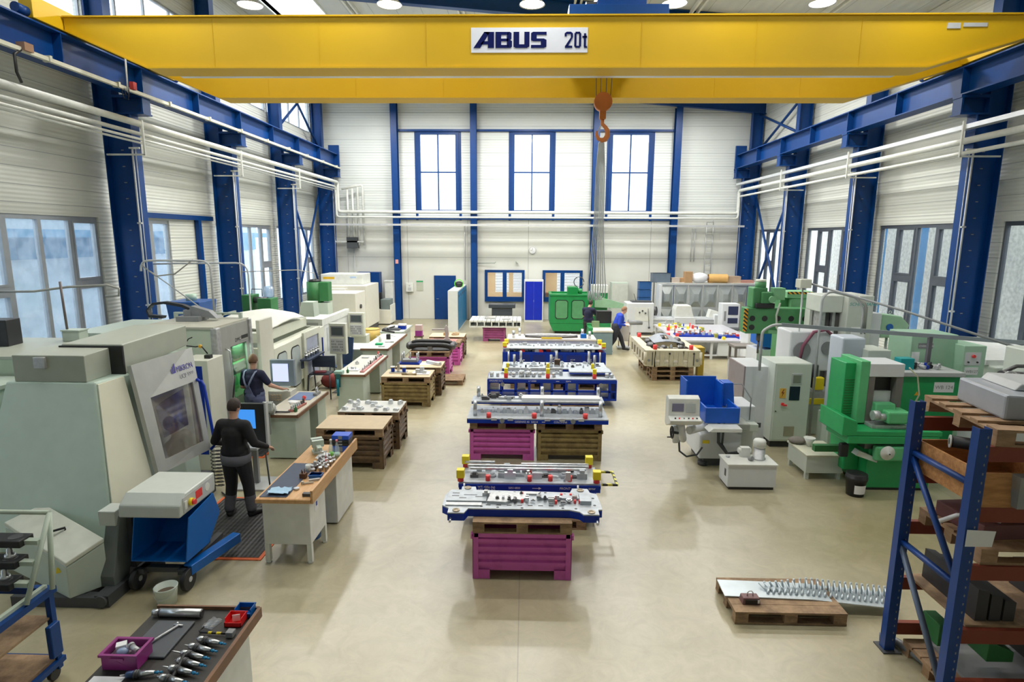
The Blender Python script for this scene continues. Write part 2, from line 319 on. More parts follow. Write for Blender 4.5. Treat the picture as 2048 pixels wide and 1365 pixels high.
for k,(x0,x1,z0,z1) in enumerate(ow):
    f=M(); wn_+=1; xc=(x0+x1)/2
    f.plate((x0-.06,x1+.06,z0-.06,z1+.06),[(x0+.08,xc-.1,z0+.14,z1-.07),(xc+.1,x1-.08,z0+.14,z1-.07)],YF-.05,YF+.05,'y'); f.box(x0-.06,x1+.06,YF-.12,YF-.05,z0-.09,z0-.05)
    o=struct('window_%d'%wn_,f,BLUE); obj('pane',M().box(x0+.02,x1-.02,YF+.01,YF+.02,z0+.08,z1-.02),glassmat('office_glass',(.97,.98,.98),.03,(.8,.85,.9),.1),o)
# the office behind the two inner windows
struct('floor_office',M().box(-3.2,4.0,YF+.2,YF+3.5,-.05,0),BEIGE); struct('ceiling_office',M().box(-3.2,4.0,YF+.2,YF+3.5,2.7,2.75),BEIGE); struct('wall_office_left',M().box(-3.25,-3.2,YF+.2,YF+3.5,0,2.7),BEIGE); struct('wall_office_right',M().box(4.0,4.05,YF+.2,YF+3.5,0,2.7),BEIGE); struct('wall_office_middle',M().box(.36,.42,YF+.2,YF+3.4,0,2.7),BEIGE)
rm=M(); rm.plate((-3.2,4.0,0,2.7),[(-1.7,-.95,1.1,2.35),(-.7,.2,1.1,2.35),(1.75,3.0,1.1,2.35)],YF+3.4,YF+3.5,'y'); struct('wall_office_back',rm,BEIGE)
# blinds over the office's outer windows
BLIND=mat('white_blind',(.42,.52,.60),.6)
for (x0,x1,g) in ((-1.7,-.95,'left outer window of the left office'),(-.7,.2,'right outer window of the left office'),(1.75,3.0,'outer window of the right office')):
    bl=M()
    for i in range(18): bl.box(x0,x1,YF+3.36,YF+3.385,1.12+i*.068,1.12+i*.068+.048)
    one('window_blind',bl,BLIND,'white slatted blind in front of the '+g,'blind')
for (x,wd) in ((-1.45,.9),(-.35,.8)):
    t=thing('office_desk','beige desk seen through the office window, '+('the left one' if x<-1 else 'the right one'),'desk',(x,YF+1.9,0)); obj('tabletop',M().box(-wd/2,wd/2,-.35,.35,.72,.76),PLY,t); obj('side_panel',M().box(-wd/2,-wd/2+.03,-.3,.3,0,.72).box(wd/2-.03,wd/2,-.3,.3,0,.72),PLY,t)
one('side_board',M().box(-.7,.7,-.25,.25,0,1.25),mat('brown_veneer',(.25,.10,.05),.5),'dark brown sideboard seen through the right office window','cabinet',(1.6,YF+1.6,0),bev=.01)
for x in (-1.4,2.2):
    ld=bpy.data.lights.new('office_lamp','AREA'); ld.energy=55; ld.size=1.2; ld.color=(1,.93,.8); lo=bpy.data.objects.new('office_lamp_light',ld); COL.objects.link(lo); lo.location=(x,YF+1.8,2.6)
# door in the back wall
d=M().box(-4.62,-3.52,YF-.05,YF,0,2.22); o=struct('door_1',d,BLUE,bev=.01); obj('door_handle',M().cyl((-4.5,YF-.05,1.05),(-4.5,YF-.11,1.05),.012).cyl((-4.5,YF-.11,1.05),(-4.38,YF-.11,1.05),.012),STEEL,o)
# ceiling (mono-pitch, falls to the right) with a skylight opening
def zc(x): return roofz(x)+.02
c=M()
for (xa,xb,ya,yb) in ((XL-.3,-9.2,YN-.3,YF+.3),(-9.2,-7.2,YN-.3,19.9),(-9.2,-7.2,24.0,YF+.3),(-7.2,XR+.3,YN-.3,YF+.3)):
    c.add([(xa,ya,zc(xa)),(xb,ya,zc(xb)),(xb,yb,zc(xb)),(xa,yb,zc(xa)),(xa,ya,zc(xa)+.15),(xb,ya,zc(xb)+.15),(xb,yb,zc(xb)+.15),(xa,yb,zc(xa)+.15)],[(0,1,2,3),(7,6,5,4),(0,4,5,1),(1,5,6,2),(2,6,7,3),(3,7,4,0)])
struct('ceiling',c,CLAD)
f=M(); f.add([(-9.2,19.9,zc(-9.2)+.3),(-7.2,19.9,zc(-7.2)+.3),(-7.2,24,zc(-7.2)+.3),(-9.2,24,zc(-9.2)+.3)],[(0,1,2,3)]); fr=M().box(-9.25,-9.2,19.9,24,zc(-9.2)-.05,zc(-9.2)+.32).box(-7.2,-7.15,19.9,24,zc(-7.2)-.05,zc(-7.2)+.32).box(-9.2,-7.2,19.85,19.9,zc(-7.2)-.05,zc(-9.2)+.32).box(-9.2,-7.2,24,24.05,zc(-7.2)-.05,zc(-9.2)+.32)
wn_+=1; o=struct('window_%d'%wn_,fr,WHT); obj('pane',f,SKYG,o)
# purlin pairs under the deck
for k,x in enumerate((-6.0,-2.2,1.5,5.0,8.6)):
    one('roof_purlin',M().box(x-.12,x-.06,YN,YF,zc(x)-.14,zc(x)-.01).box(x+.06,x+.12,YN,YF,zc(x)-.14,zc(x)-.01),WHT,'white twin purlin under the roof deck, number %s from the left wall'%('one','two','three','four','five')[k],'purlin',group='roof purlins')
# rafters
ORD=['first','second','third','fourth','fifth','sixth','seventh']
for k,y in enumerate(BAYS):
    if y<9: continue
    b=M()
    for (za,zb,ww) in ((-.5,-.47,.12),(-.47,-.03,.01),(-.03,0,.12)):
        b.add([(XL,y-ww,roofz(XL)+za),(XR,y-ww,roofz(XR)+za),(XR,y+ww,roofz(XR)+za),(XL,y+ww,roofz(XL)+za),(XL,y-ww,roofz(XL)+zb),(XR,y-ww,roofz(XR)+zb),(XR,y+ww,roofz(XR)+zb),(XL,y+ww,roofz(XL)+zb)],[(3,2,1,0),(4,5,6,7),(0,1,5,4),(1,2,6,5),(2,3,7,6),(3,0,4,7)])
    one('roof_rafter',b,BLUE,'blue roof rafter spanning the hall, %s behind the yellow crane'%{9.7:'the one in front, not',14.6:'nearest one',19.5:'second one',24.4:'third one',29.3:'last one at the back wall'}[y],'rafter',group=None)
# columns
def hsec(b,x0,x1,y,z0,z1,wd=.32,t=.025):
    b.box(x0,x0+t,y-wd/2,y+wd/2,z0,z1); b.box(x1-t,x1,y-wd/2,y+wd/2,z0,z1); b.box(x0+t,x1-t,y-.012,y+.012,z0,z1)
for side in (-1,1):
    for k,y in enumerate(BAYS):
        if y<9: continue
        sd='left' if side<0 else 'right'; where={9.7:'added nearest the camera',14.6:'beside the yellow crane',19.5:'second behind the crane',24.4:'third behind the crane',29.3:'in the back corner'}[y]
        t=thing('steel_column','deep blue steel column on the %s side, %s'%(sd,where),'column',(0,y,0),0)
        b=M(); xi,xo=(-9.4,-10.1) if side<0 else (10.3,11.0); ui,uo=(-9.8,-10.25) if side<0 else (10.55,11.05)
        hsec(b,min(xi,xo),max(xi,xo),0,0,6.95); xm=(xi+xo)/2
        for i in range(14): b.box(xm-.03,xm+.03,-.03,-.012,1.2+i*.38,1.2+i*.38+.02,1)
        obj('lower_shaft',b,[BLUE,GRY],t)
        b=M(); hsec(b,min(ui,uo),max(ui,uo),0,6.95,roofz(ui)-.5,.28); obj('upper_shaft',b,BLUE,t)
        ci,co=(-9.05,-9.85) if side<0 else (9.9,10.6)
        b=M().box(min(ci,co),max(ci,co),-.17,.17,6.95,6.99).box(min(ci,co),max(ci,co),-.15,.15,7.33,7.39); b.box(min(ci,co)+.03,max(ci,co)-.03,-.015,.015,6.99,7.33); b.box(min(ci,co)+.02,min(ci,co)+.06,-.15,.15,6.99,7.33); b.box(max(ci,co)-.06,max(ci,co)-.02,-.15,.15,6.99,7.33)
        obj('corbel',b,BLUE,t)
        obj('base_plate',M().box(min(xi,xo)-.06,max(xi,xo)+.06,-.25,.25,0,.03),DKG,t)
        if y>14: 
            cx=xi+(-.02 if side>0 else .02); obj('conduit',M().cyl((xi-side*.02-.0,-.1,1.2),(xi-side*.02,-.1,6.2),.012,6),LGRY,t)
# back wall posts
for k,x in enumerate((-6.38,-2.57,3.31,7.17)):
    b=M(); hh=roofz(x)-.5; b.box(x-.15,x+.15,29.3,29.32,0,hh); b.box(x-.15,x+.15,29.66,29.68,0,hh); b.box(x-.01,x+.01,29.32,29.66,0,hh)
    one('wall_post',b,BLUE,'slim blue steel post on the back wall, %s from the left'%ORD[k],'column')
b=M(); b.box(-6.4,7.2,29.6,29.72,9.14,9.24); one('wall_rail',b,BLUE,'horizontal blue rail above the three tall back windows','rail')
b=M(); b.box(-6.4,7.2,29.64,29.72,4.98,5.1); one('wall_rail',b,BLUE,'horizontal blue rail under the three tall back windows','rail')
# cross bracing in the last bay and in the upper strip
def brace(x,y0,y1,z0,z1,label):
    b=M()
    for (a,c) in (((x,y0,z0),(x,y1,z1)),((x+.05,y0,z1),(x+.05,y1,z0))): b.cyl(a,c,.055,4)
    one('cross_brace',b,BLUE,label,'brace')
brace(-9.9,24.6,29.1,.3,6.7,'large blue diagonal cross brace in the far bay of the left wall'); brace(10.75,24.6,29.1,.3,6.7,'large blue diagonal cross brace in the far bay of the right wall')
brace(-10.05,24.6,29.1,8.4,11.2,'thin diagonal cross brace high on the left wall under the roof'); brace(10.85,24.6,29.1,8.2,9.8,'thin diagonal cross brace high on the right wall under the roof')
# blue framing of the closed gate bay on the left
one('gate_frame',M().box(-10.33,-10.2,15.7,19.4,4.6,4.74).box(-10.33,-10.2,18.5,18.66,0,4.6),BLUE,'blue steel gate frame around the panelled bay of the left wall','frame')
# crane runways
for side,xc,lab in ((-1,-9.3,'left'),(1,10.15,'right')):
    t=thing('crane_runway','blue steel crane runway beam along the %s wall'%lab,'crane runway',(xc,0,0)); b=M()
    b.box(-.2,.2,3,29.4,7.40,7.43).box(-.2,.2,3,29.4,8.0,8.03).box(-.01,.01,3,29.4,7.43,8.0)
    for y in BAYS[1:]:
        for q in (-.01,): b.box(-.19,.19,y-.01,y+.01,7.43,8.0)
        b.box(-.19,.19,y+2.44,y+2.46,7.43,8.0) if y<29 else None
    obj('girder',b,BLUE,t); obj('rail',M().box(-.03,.03,3,29.4,8.03,8.09),DSTEEL,t); obj('end_stop',M().box(-.25,.25,29.3,29.42,7.2,8.45),BLUE,t)
b=M().box(-9.06,-8.98,3,29.3,7.34,7.41); 
for i in range(14): b.box(-9.1,-8.95,4+i*1.9,4.06+i*1.9,7.33,7.44)
one('conductor_rail',b,mat('cream_rail',(.60,.60,.50),.5),'cream conductor rail hanging along the left crane runway','rail')
# ================================================================ THE CRANE
t=thing('bridge_crane','yellow 20 tonne double girder overhead bridge crane','crane',(0,0,0))
def girder(y0,y1,xa,xb,ta,tb):
    b=M(); z0,z1,zt=7.42,8.34,8.12
    b.prism([(ta,z0),(tb,z0),(xb,zt),(xb,z1),(xa,z1),(xa,zt)],y0+.03,y1-.03,'y')
    b.box(xa,xb,y0-.02,y1+.02,z1,z1+.025); b.box(ta,tb,y0-.02,y1+.02,z0-.03,z0)
    for (p,q) in (((ta,z0),(xa,zt)),((tb,z0),(xb,zt))):
        b.prism([(p[0],p[1]-.03),(q[0],q[1]-.03),(q[0],q[1]),(p[0],p[1])],y0-.02,y1+.02,'y')
    for x in (-6.2,-4.1,-2.0,2.2,4.4,6.4): b.box(x-.003,x+.003,y0+.024,y0+.03,z0,z1)
    return b
obj('near_girder',girder(12.3,12.85,-9.15,10.05,-7.55,7.7),YEL,t); obj('far_girder',girder(14.8,15.35,-9.15,10.05,-7.4,7.7),YEL,t)
for x,sg in ((-9.3,-1),(10.15,1)):
    e=M().box(x-.13,x+.13,11.6,16.1,8.1,8.5); ec=obj('end_carriage',e,YEL,t,bev=.01); 
    for y in (11.75,15.95): obj('wheel',M().cyl((x-.05,y,8.18),(x+.05,y,8.18),.09,16),DSTEEL,ec)
    for y,d in ((11.6,-1),(16.1,1)): obj('buffer',M().cyl((x,y,8.2),(x,y+d*.25,8.2),.09,14),BLUE,ec)
obj('festoon_rail',M().box(-7.3,7.5,13.05,13.09,7.44,7.50).box(-7.3,7.5,13.0,13.14,7.42,7.44),ALU,t)
sgn=obj('sign_panel',M().box(-1.11,1.16,12.318,12.33,7.68,8.135),mat('sign_white',(.72,.75,.82),.4,var=.02),t)
NAVY=mat('lettering_navy',(.003,.008,.085),.7,spec=.1)
# heavy custom letters
def letters(parent):
    b=M(); y0,y1=12.308,12.317; Z0=7.765; H=.29
    def poly(pts): b.prism(pts,y0,y1,'y')
    def P(x,z): return (x,Z0+z*H)
    # A
    poly([P(-1.06,0),P(-.93,0),P(-.74,1),P(-.85,1)]); poly([P(-.85,1),P(-.66,1),P(-.66,.82),P(-.79,.82)]); poly([P(-.78,0),P(-.66,0),P(-.66,.83),P(-.78,.83)]); poly([P(-.93,.22),P(-.78,.22),P(-.78,.42),P(-.88,.42)])
    def sl(x0,x1,z0,z1): b.box(x0,x1,y0,y1,Z0+z0*H,Z0+z1*H)
    # B
    sl(-.63,-.52,0,1); sl(-.52,-.38,.82,1); sl(-.52,-.38,.42,.58); sl(-.52,-.38,0,.18); poly([P(-.38,0),P(-.34,0),P(-.31,.08),P(-.31,.42),P(-.35,.5),P(-.32,.58),P(-.32,.92),P(-.35,1),P(-.38,1),P(-.41,.82),P(-.41,.58),P(-.42,.5),P(-.41,.42),P(-.41,.18)])
    # U
    poly([P(-.28,1),P(-.17,1),P(-.17,.22),P(-.07,.22),P(-.07,1),P(.03,1),P(.03,.1),P(-.02,0),P(-.24,0),P(-.28,.08)])
    # S
    poly([P(.06,0),P(.31,0),P(.36,.08),P(.36,.50),P(.31,.58),P(.17,.58),P(.17,.82),P(.36,.82),P(.36,1),P(.10,1),P(.06,.92),P(.06,.48),P(.10,.42),P(.25,.42),P(.25,.18),P(.06,.18)])
    obj('lettering',b,NAVY,parent); b=M()
    # 2 0 t
    sl(.72,.86,0,.13); poly([P(.72,.1),P(.78,.1),P(.87,.66),P(.87,.9),P(.83,1),P(.75,1),P(.71,.9),P(.71,.72),P(.75,.72),P(.75,.86),P(.83,.86),P(.83,.64)])
    for x0_ in (.90,.99): sl(x0_,x0_+.04,.08,.92)
    sl(.92,1.01,.88,1); sl(.92,1.01,0,.12)
    sl(1.085,1.125,.08,.9); sl(1.055,1.145,.62,.74); sl(1.09,1.15,0,.1)
    return obj('lettering',b,NAVY,parent)
letters(sgn)
obj('data_plate',M().box(8.0,8.25,12.318,12.326,8.1,8.2).box(8.3,8.75,12.318,12.326,8.13,8.2),LGRY,t,'small pale data plate at the right end')
tr=obj('trolley',M().box(.8,2.75,12.5,15.2,8.42,8.62).box(1.4,2.4,13.0,14.2,8.62,9.1),BLUE,t,bev=.01)
b=M().cyl((1.2,13.4,8.75),(2.4,13.4,8.75),.22,16); obj('rope_drum',b,DSTEEL,tr)
b=M()
for x,y in ((1.47,13.7),(1.6,13.9),(1.75,13.9),(1.88,13.7)): b.cyl((x,y,8.5),(1.675+(x-1.675)*.75,13.8,7.12),.008,6)
obj('wire_rope',b,DSTEEL,tr)
ORG=mat('orange_hook_paint',(.62,.20,.05),.5)
hb=obj('hook_block',M().cyl((1.67,13.72,7.08),(1.67,13.88,7.08),.2,24).box(1.6,1.74,13.74,13.86,6.72,7.0),ORG,tr,bev=.01)
hk=M(); pts=[(1.67,13.8,6.74),(1.67,13.8,6.62),(1.74,13.8,6.55),(1.79,13.8,6.47),(1.79,13.8,6.37),(1.74,13.8,6.29),(1.66,13.8,6.27),(1.59,13.8,6.31),(1.55,13.8,6.39),(1.55,13.8,6.47)]
hk.tube(pts,.04,10,rad=[.04,.04,.045,.055,.06,.06,.05,.042,.035,.015]); obj('hook',hk,ORG,hb); obj('safety_latch',M().cyl((1.66,13.8,6.62),(1.56,13.8,6.43),.012,6),STEELM,hb)
# slings hanging from the hook
random.seed(3)
SL=mat('galvanised_sling',(.55,.59,.60),.45,.2)
tt=thing('chain_sling','bundle of long grey wire slings hanging from the crane hook','sling',(1.67,13.8,0))
for k in range(8):
    xs=-.11+k*.028; spread=(k-3.5)*.03; pts=[(.0,-.02+k*.005,6.33),(xs*.6,-.02+k*.006,6.2),(xs,.0,5.6),(xs*1.1,.01*k,4.5),(xs*1.3+spread*.3,.012*k,3.6),(xs+spread*1.1,.015*k,3.0),(xs+spread*1.0,.015*k,2.75),(xs+spread*.6-.03,.02*k,2.68),(xs*.8+spread*.4-.05,.02*k,2.9)]
    obj('sling_leg',M().tube(pts,.012,6),SL,tt)
# ceiling lamps
LAMPM=emi('lamp_face',(1,.97,.88),14)
lt=thing('high_bay_lamp','','lamp',(0,0,0))
obj('reflector',M().lathe(0,0,[(.08,.21),(.16,.16),(.30,.03),(.33,0),(.335,-.02),(.31,0),(.14,.14)],24),ALU,lt); obj('housing',M().vc(0,0,.20,.27,.09,14),GRY,lt); obj('stem',M().vc(0,0,.27,.285,.03,8),GRY,lt); obj('lamp_face',M().vc(0,0,-.005,.0,.30,24),LAMPM,lt)
rowname={6.7:'in the added row nearest the camera',11.6:'added just in front of the crane',16.5:'above the crane',21.4:'in the row behind the crane',26.3:'in the farthest row'}; cn=['leftmost','second from left','middle','second from right','rightmost']
for y,w_ in ((6.7,'added nearest the camera'),(11.6,'added in front of the crane'),(16.5,'above the crane'),(21.4,'behind the crane'),(26.3,'farthest back')): one('lamp_rail',M().box(XL+.01,XR-.01,y-.03,y+.03,10.345,10.365),ALU,'thin metal rail carrying the row of high bay lamps '+w_,'rail')
first=True
for i,(x,y) in enumerate(LAMPS):
    lab='round high bay lamp %s, %s'%(rowname[y],cn[i%5])
    if first: lt.location=(x,y,10.06); lt['label']=lab; lt['group']='high bay lamps'; first=False; q=lt
    else: q=dup(lt,(x,y,10.06),label=lab)
    ld=bpy.data.lights.new('high_bay_light','AREA'); ld.shape='DISK'; ld.size=.55; ld.energy=LAMP_W[y]; ld.color=(1,.98,.94); lo=bpy.data.objects.new('high_bay_light',ld); COL.objects.link(lo); lo.location=(x,y,10.04)
# ================================================================ PIPES
PIPE=mat('white_pipe',(.66,.68,.64),.35)
def pipe(name,pts,r,label,m=PIPE,cat='pipe',n=10): return one(name,M().tube(pts,r,n),m,label,cat)
def bend(pts,r=.12):
    out=[pts[0]]
    for a,p,c in zip(pts,pts[1:],pts[2:]):
        a,p,c=Vector(a),Vector(p),Vector(c); u=(a-p).normalized(); v=(c-p).normalized()
        for k in range(5):
            s=k/4; out.append(tuple((p+u*r)*(1-s)**2+p*2*s*(1-s)+(p+v*r)*s**2))
    out.append(pts[-1]); return out
pipe('heating_pipe',bend([(-9.15,3,6.72),(-9.15,29.2,6.72),(-9.15,29.2,5.32),(10.15,29.2,5.32),(10.15,29.2,6.38),(10.15,3,6.38)],.15),.075,'thick pale heating pipe running round the hall, upper one')
pipe('heating_pipe',bend([(-9.2,3,6.5),(-9.2,29.05,6.5),(-9.2,29.05,5.07),(10.12,29.05,5.07),(10.12,29.05,6.1),(10.12,3,6.1)],.15),.045,'thinner pale heating pipe running below the thick one')
pipe('air_pipe',[(-9.12,3,6.36),(-9.12,28.9,6.36)],.03,'thin air pipe below the heating pipes of the left wall')
pipe('air_pipe',[(-9.3,3,6.32),(-9.3,28.9,6.32)],.025,'thinnest lowest pipe along the left wall')
one('cable_tray',M().box(10.0,10.2,3,29.3,6.62,6.64).box(10.0,10.01,3,29.3,6.64,6.72).box(10.19,10.2,3,29.3,6.64,6.72),ALU,'galvanised cable tray above the pipes of the right wall','tray')
one('cable_tray',M().box(-10.0,10.4,28.9,29.05,4.66,4.68).box(-10.0,10.4,28.9,28.91,4.68,4.75).box(-10.0,10.4,29.04,29.05,4.68,4.75),ALU,'galvanised cable tray across the back wall','tray')
for side,x in ((-1,-9.2),(1,10.1)):
    for y in BAYS[2:6]:
        b=M().box(min(x,x+side*.25),max(x,x+side*.25),y-.24,y-.2,6.15,6.19); b.box(x-side*.12-.02,x-side*.12+.02,y-.24,y-.2,6.0,6.8); b.box(min(x-side*.12,x+side*.8),max(x-side*.12,x+side*.8),y-.24,y-.2,6.0,6.04)
        one('pipe_bracket',b,PIPE,'pipe bracket on the %s column standing %s'%('left' if side<0 else 'right',{9.7:'added nearest the camera',14.6:'beside the crane',19.5:'second behind the crane',24.4:'third behind the crane'}[y]),'bracket')
for k,x in enumerate((-8.75,-8.5,-8.25,-8.0)):
    pipe('riser_pipe',bend([(x,29.4,6.5-.05*(k<2)),(x,29.4,3.9+.2*(k<2))] if k<2 else [(-9.0,29.35,6.4),(x,29.4,6.6),(x,29.4,3.7)],.1),.05,'white vertical riser pipe in the left back corner, %s from the left'%ORD[k])
one('valve_box',M().box(-8.85,-8.3,29.3,29.6,3.55,4.1),DKG,'dark valve box under the riser pipes in the left back corner','box',bev=.01)
one('riser_header',M().box(-9.4,-8.0,29.3,29.5,3.85,3.92),PIPE,'white header bar across the riser pipes in the left corner','pipe')
def ladder(x,y,z0,z1):
    b=M(); b.cyl((x-.16,y,z0),(x-.16,y,z1),.018,6).cyl((x+.16,y,z0),(x+.16,y,z1),.018,6)
    z=z0+.2
    while z<z1: b.cyl((x-.16,y,z),(x+.16,y,z),.013,6); z+=.3
    return b
one('wall_ladder',ladder(8.95,29.5,2.0,4.9),LGRY,'thin grey ladder fixed on the right of the back wall','ladder')
# wall bits
t=thing('wall_clock','round white clock on the back wall','clock',(.32,29.72,3.5)); obj('dial',M().cyl((0,0,0),(0,-.05,0),.17,24),PAPER,t); obj('rim',M().ring((0,-.05,0),.17,.012,'y'),LGRY,t); obj('hand',M().box(-.006,.006,-.058,-.053,0,.12).box(-.1,0,-.058,-.053,-.006,.006),BLK,t)
one('exit_sign',M().box(-6.45,-6.31,29.27,29.295,2.82,3.02),mat('sign_pink',(.75,.35,.32),.5),'small red and white fire sign on the blue post','sign')
t=thing('notice_box','white notice box on the back wall left of the blue door','box',(-5.85,29.72,1.62)); obj('housing',M().box(-.18,.18,-.12,0,-.22,.22),WHT,t,bev=.01); obj('slot',M().box(-.04,.04,-.125,-.12,.05,.12).box(-.08,.08,-.125,-.12,-.16,.0),LGRY,t)
t=thing('safety_poster','pale plan poster with green header beside the white notice box','poster',(-5.35,29.74,1.7)); obj('sheet',M().box(-.17,.17,-.01,0,-.25,.25),mat('poster_paper',(.46,.49,.40),.6),t); obj('header',M().box(-.17,.17,-.013,-.01,.18,.25),mat('sign_green',(.02,.35,.12),.5),t)

# small fittings on the runway, the pipes and the back wall
one('cable_loop',M().tube([(-9.0,11.0,7.36),(-9.0,10.85,7.25),(-9.0,10.85,6.95),(-9.02,10.95,6.8)],.025,8),BLK,'black cable loop hanging from the cream conductor rail at the left','cable')
t=thing('current_collector','grey collector arm with small red box on the left runway rail','collector',(-8.9,13.7,7.36)); obj('arm',M().cyl((.0,0,-.1),(.02,0,.75),.018,8).cyl((-.2,0,.0),(.02,0,-.02),.014,8),LGRY,t); obj('red_box',M().box(.03,.12,.03,.15,-.02,.14),mat('collector_red',(.35,.03,.03),.5),t); obj('cable',M().tube([(-.15,0,0),(-.1,0,-.22),(.0,0,-.25),(.02,0,-.05)],.01,6).tube([(-.08,0,0),(-.05,0,-.15),(.02,0,-.18),(.03,0,.0)],.008,6),BLK,t)
one('collector_case',M().box(-9.08,-8.92,11.0,11.2,7.36,7.5),mat('brown_case',(.30,.18,.12),.5),'small brown case riding on the cream conductor rail','case')
for x,z0_,z1_,l in ((-3.05,2.0,4.66,'beside the second blue wall post'),(-8.6,.0,3.5,'below the dark valve box'),(8.15,3.0,4.6,'left of two at the right'),(8.3,3.0,4.6,'right of two at the right')): one('drop_pipe',M().cyl((x,29.68,z0_),(x,29.68,z1_),.02,8),LGRY,'thin vertical drop pipe on the back wall, '+l,'pipe')
one('wall_jib',M().tube([(-2.5,29.6,2.85),(-1.55,29.5,2.87),(-1.5,29.5,2.93)],.025,6),mat('arm_grey_green',(.30,.34,.30),.5),'thin grey green swing jib on the back wall above the left office window','jib')
one('small_bracket',M().prism([(-.06,0),(.08,0),(-.06,.14)],29.6,29.7,'y'),MC['arm_grey_green'],'small triangular bracket on the back wall between the office windows','bracket',(-.45,0,2.83))
for side,x in ((-1,-9.38),(1,10.28)):
    for y in BAYS[3:6]: one('cable_riser',M().cyl((x,y-.22,1.0),(x,y-.22,6.15),.022,8).box(x-.05,x+.05,y-.24,y-.18,2.4,2.44).box(x-.05,x+.05,y-.24,y-.18,4.4,4.44),LGRY,'pale cable riser on the %s column %s'%('left' if side<0 else 'right',{14.6:'beside the crane',19.5:'second behind the crane',24.4:'third behind the crane'}[y]),'riser')
# ================================================================ BINS, PALLETS
def pallet(label,loc,rz=0,w=1.2,d=.8,wood=None,group=None,name='wooden_pallet'):
    wd=wood or WOOD; t=thing(name,label,'pallet',loc,rz,group)
    b=M()
    for i in range(5):
        wb=.14 if i in(0,2,4) else .11; y=-d/2+.07+(d-.14)*i/4; b.box(-w/2,w/2,y-wb/2,y+wb/2,.122,.144)
    obj('deck',b,wd,t)
    for j in (-1,0,1):
        y=j*(d/2-.05); s=obj('skid_board',M().box(-w/2,w/2,y-.05,y+.05,0,.022),wd,t); obj('stringer',M().box(j*(w/2-.073)-.07,j*(w/2-.073)+.07,-d/2,d/2,.1,.122),wd,t)
        for i in (-1,0,1): obj('block',M().box(i*(w/2-.073)-.07,i*(w/2-.073)+.07,y-.05,y+.05,.022,.1),wd,t)
    return t
def bin_(label,loc,mt,w=1.2,d=.8,h=.60,rz=0,group=None):
    t=thing('steel_bin',label,'bin',loc,rz,group); zf=.10
    def wall(n,L,ax,pos,sg):
        b=M(); N=4; zs=[zf+.03]; H=h-zf-.1
        prof=[(0,zf)]
        for k in range(N):
            z0=zf+.05+H*k/N; z1=zf+.05+H*(k+1)/N; q=(z1-z0)
            prof+=[(0,z0+.15*q),(.03,z0+.32*q),(.03,z0+.72*q),(0,z0+.88*q)]
        prof+=[(0,h-.05)]
        pts=[(pos+sg*p-sg*.035,z) for p,z in prof]+[(pos-sg*.055,h-.05),(pos-sg*.055,zf)]
        b.prism(pts,-L/2+.06,L/2-.06,'y' if ax=='x' else 'x')
        # mitred flat margins and rim
        if ax=='x': b.box(min(pos,pos-sg*.03),max(pos,pos-sg*.03),-L/2+.02,L/2-.02,h-.05,h)
        else: b.box(-L/2+.02,L/2-.02,min(pos,pos-sg*.03),max(pos,pos-sg*.03),h-.05,h)
        return obj('side_wall',b,mt,t)
    wall(0,d,'x',w/2,1); wall(0,d,'x',-w/2,-1); wall(0,w,'y',d/2,1); wall(0,w,'y',-d/2,-1)
    obj('floor_pan',M().box(-w/2+.04,w/2-.04,-d/2+.04,d/2-.04,zf,zf+.02),mt,t)
    for i in (-1,1):
        for j in (-1,1):
            b=M(); x,y=i*w/2,j*d/2
            b.box(min(x,x-i*.07),max(x,x-i*.07),min(y,y-j*.006),max(y,y-j*.006),0,h-.001).box(min(x,x-i*.006),max(x,x-i*.006),min(y,y-j*.07),max(y,y-j*.07),0,h-.001)
            x_,y_=x-i*.007,y-j*.007; b.box(min(x_,x_-i*.2),max(x_,x_-i*.2),min(y_,y_-j*.015),max(y_,y_-j*.015),.001,zf+.02).box(min(x_,x_-i*.015),max(x_,x_-i*.015),min(y_-j*.016,y_-j*.2),max(y_-j*.016,y_-j*.2),.001,zf+.02)
            b.box(min(x+i*.02,x),max(x+i*.02,x),min(y+j*.02,y-j*.05),max(y+j*.02,y-j*.05),h-.06,h-.002)
            obj('corner_post',b,mt,t)
    return t
def wall_fix(): pass
HB=.60
bin_('magenta steel bin nearest the camera, under the foremost press die',(-.015,7.0,0),MAG)
pallet('wooden pallet on the nearest magenta bin, under the foremost die',(-.015,7.0,HB+.0))
bin_('magenta steel bin standing left of an olive bin under the second die',(-.42,10.92,0),MAG)
bin_('olive brown steel bin standing right of a magenta bin under the second die',(.84,10.92,0),OLV)
pallet('wooden pallet lying on the magenta bin under the second die',(-.42,10.92,HB)); pallet('wooden pallet lying on the olive bin under the second die',(.84,10.92,HB))
BRN=worn('brown_sheet',(.17,.10,.045),(.09,.055,.03),.5,.55,scale=6)
bin_('dark brown steel bin beside the wooden bench, nearest of the left row',(-3.12,10.4,0),BRN,d=.8)
bin_('dark brown steel bin, second in the row along the left aisle',(-3.05,11.42,0),BRN,d=.8)
bin_('olive steel bin, third in the row along the left aisle',(-2.92,14.38,0),OLV)
bin_('brown steel bin carrying paper and steel parts behind the olive bin',(-2.8,15.45,0),BRN)
bin_('bright magenta steel bin under black car body parts',(-2.86,17.6,0),MAG)
bin_('magenta steel bin behind the black car body parts',(-2.72,19.2,0),MAG)
bin_('brown steel bin farthest back in the left aisle row',(-2.7,20.3,0),BRN)
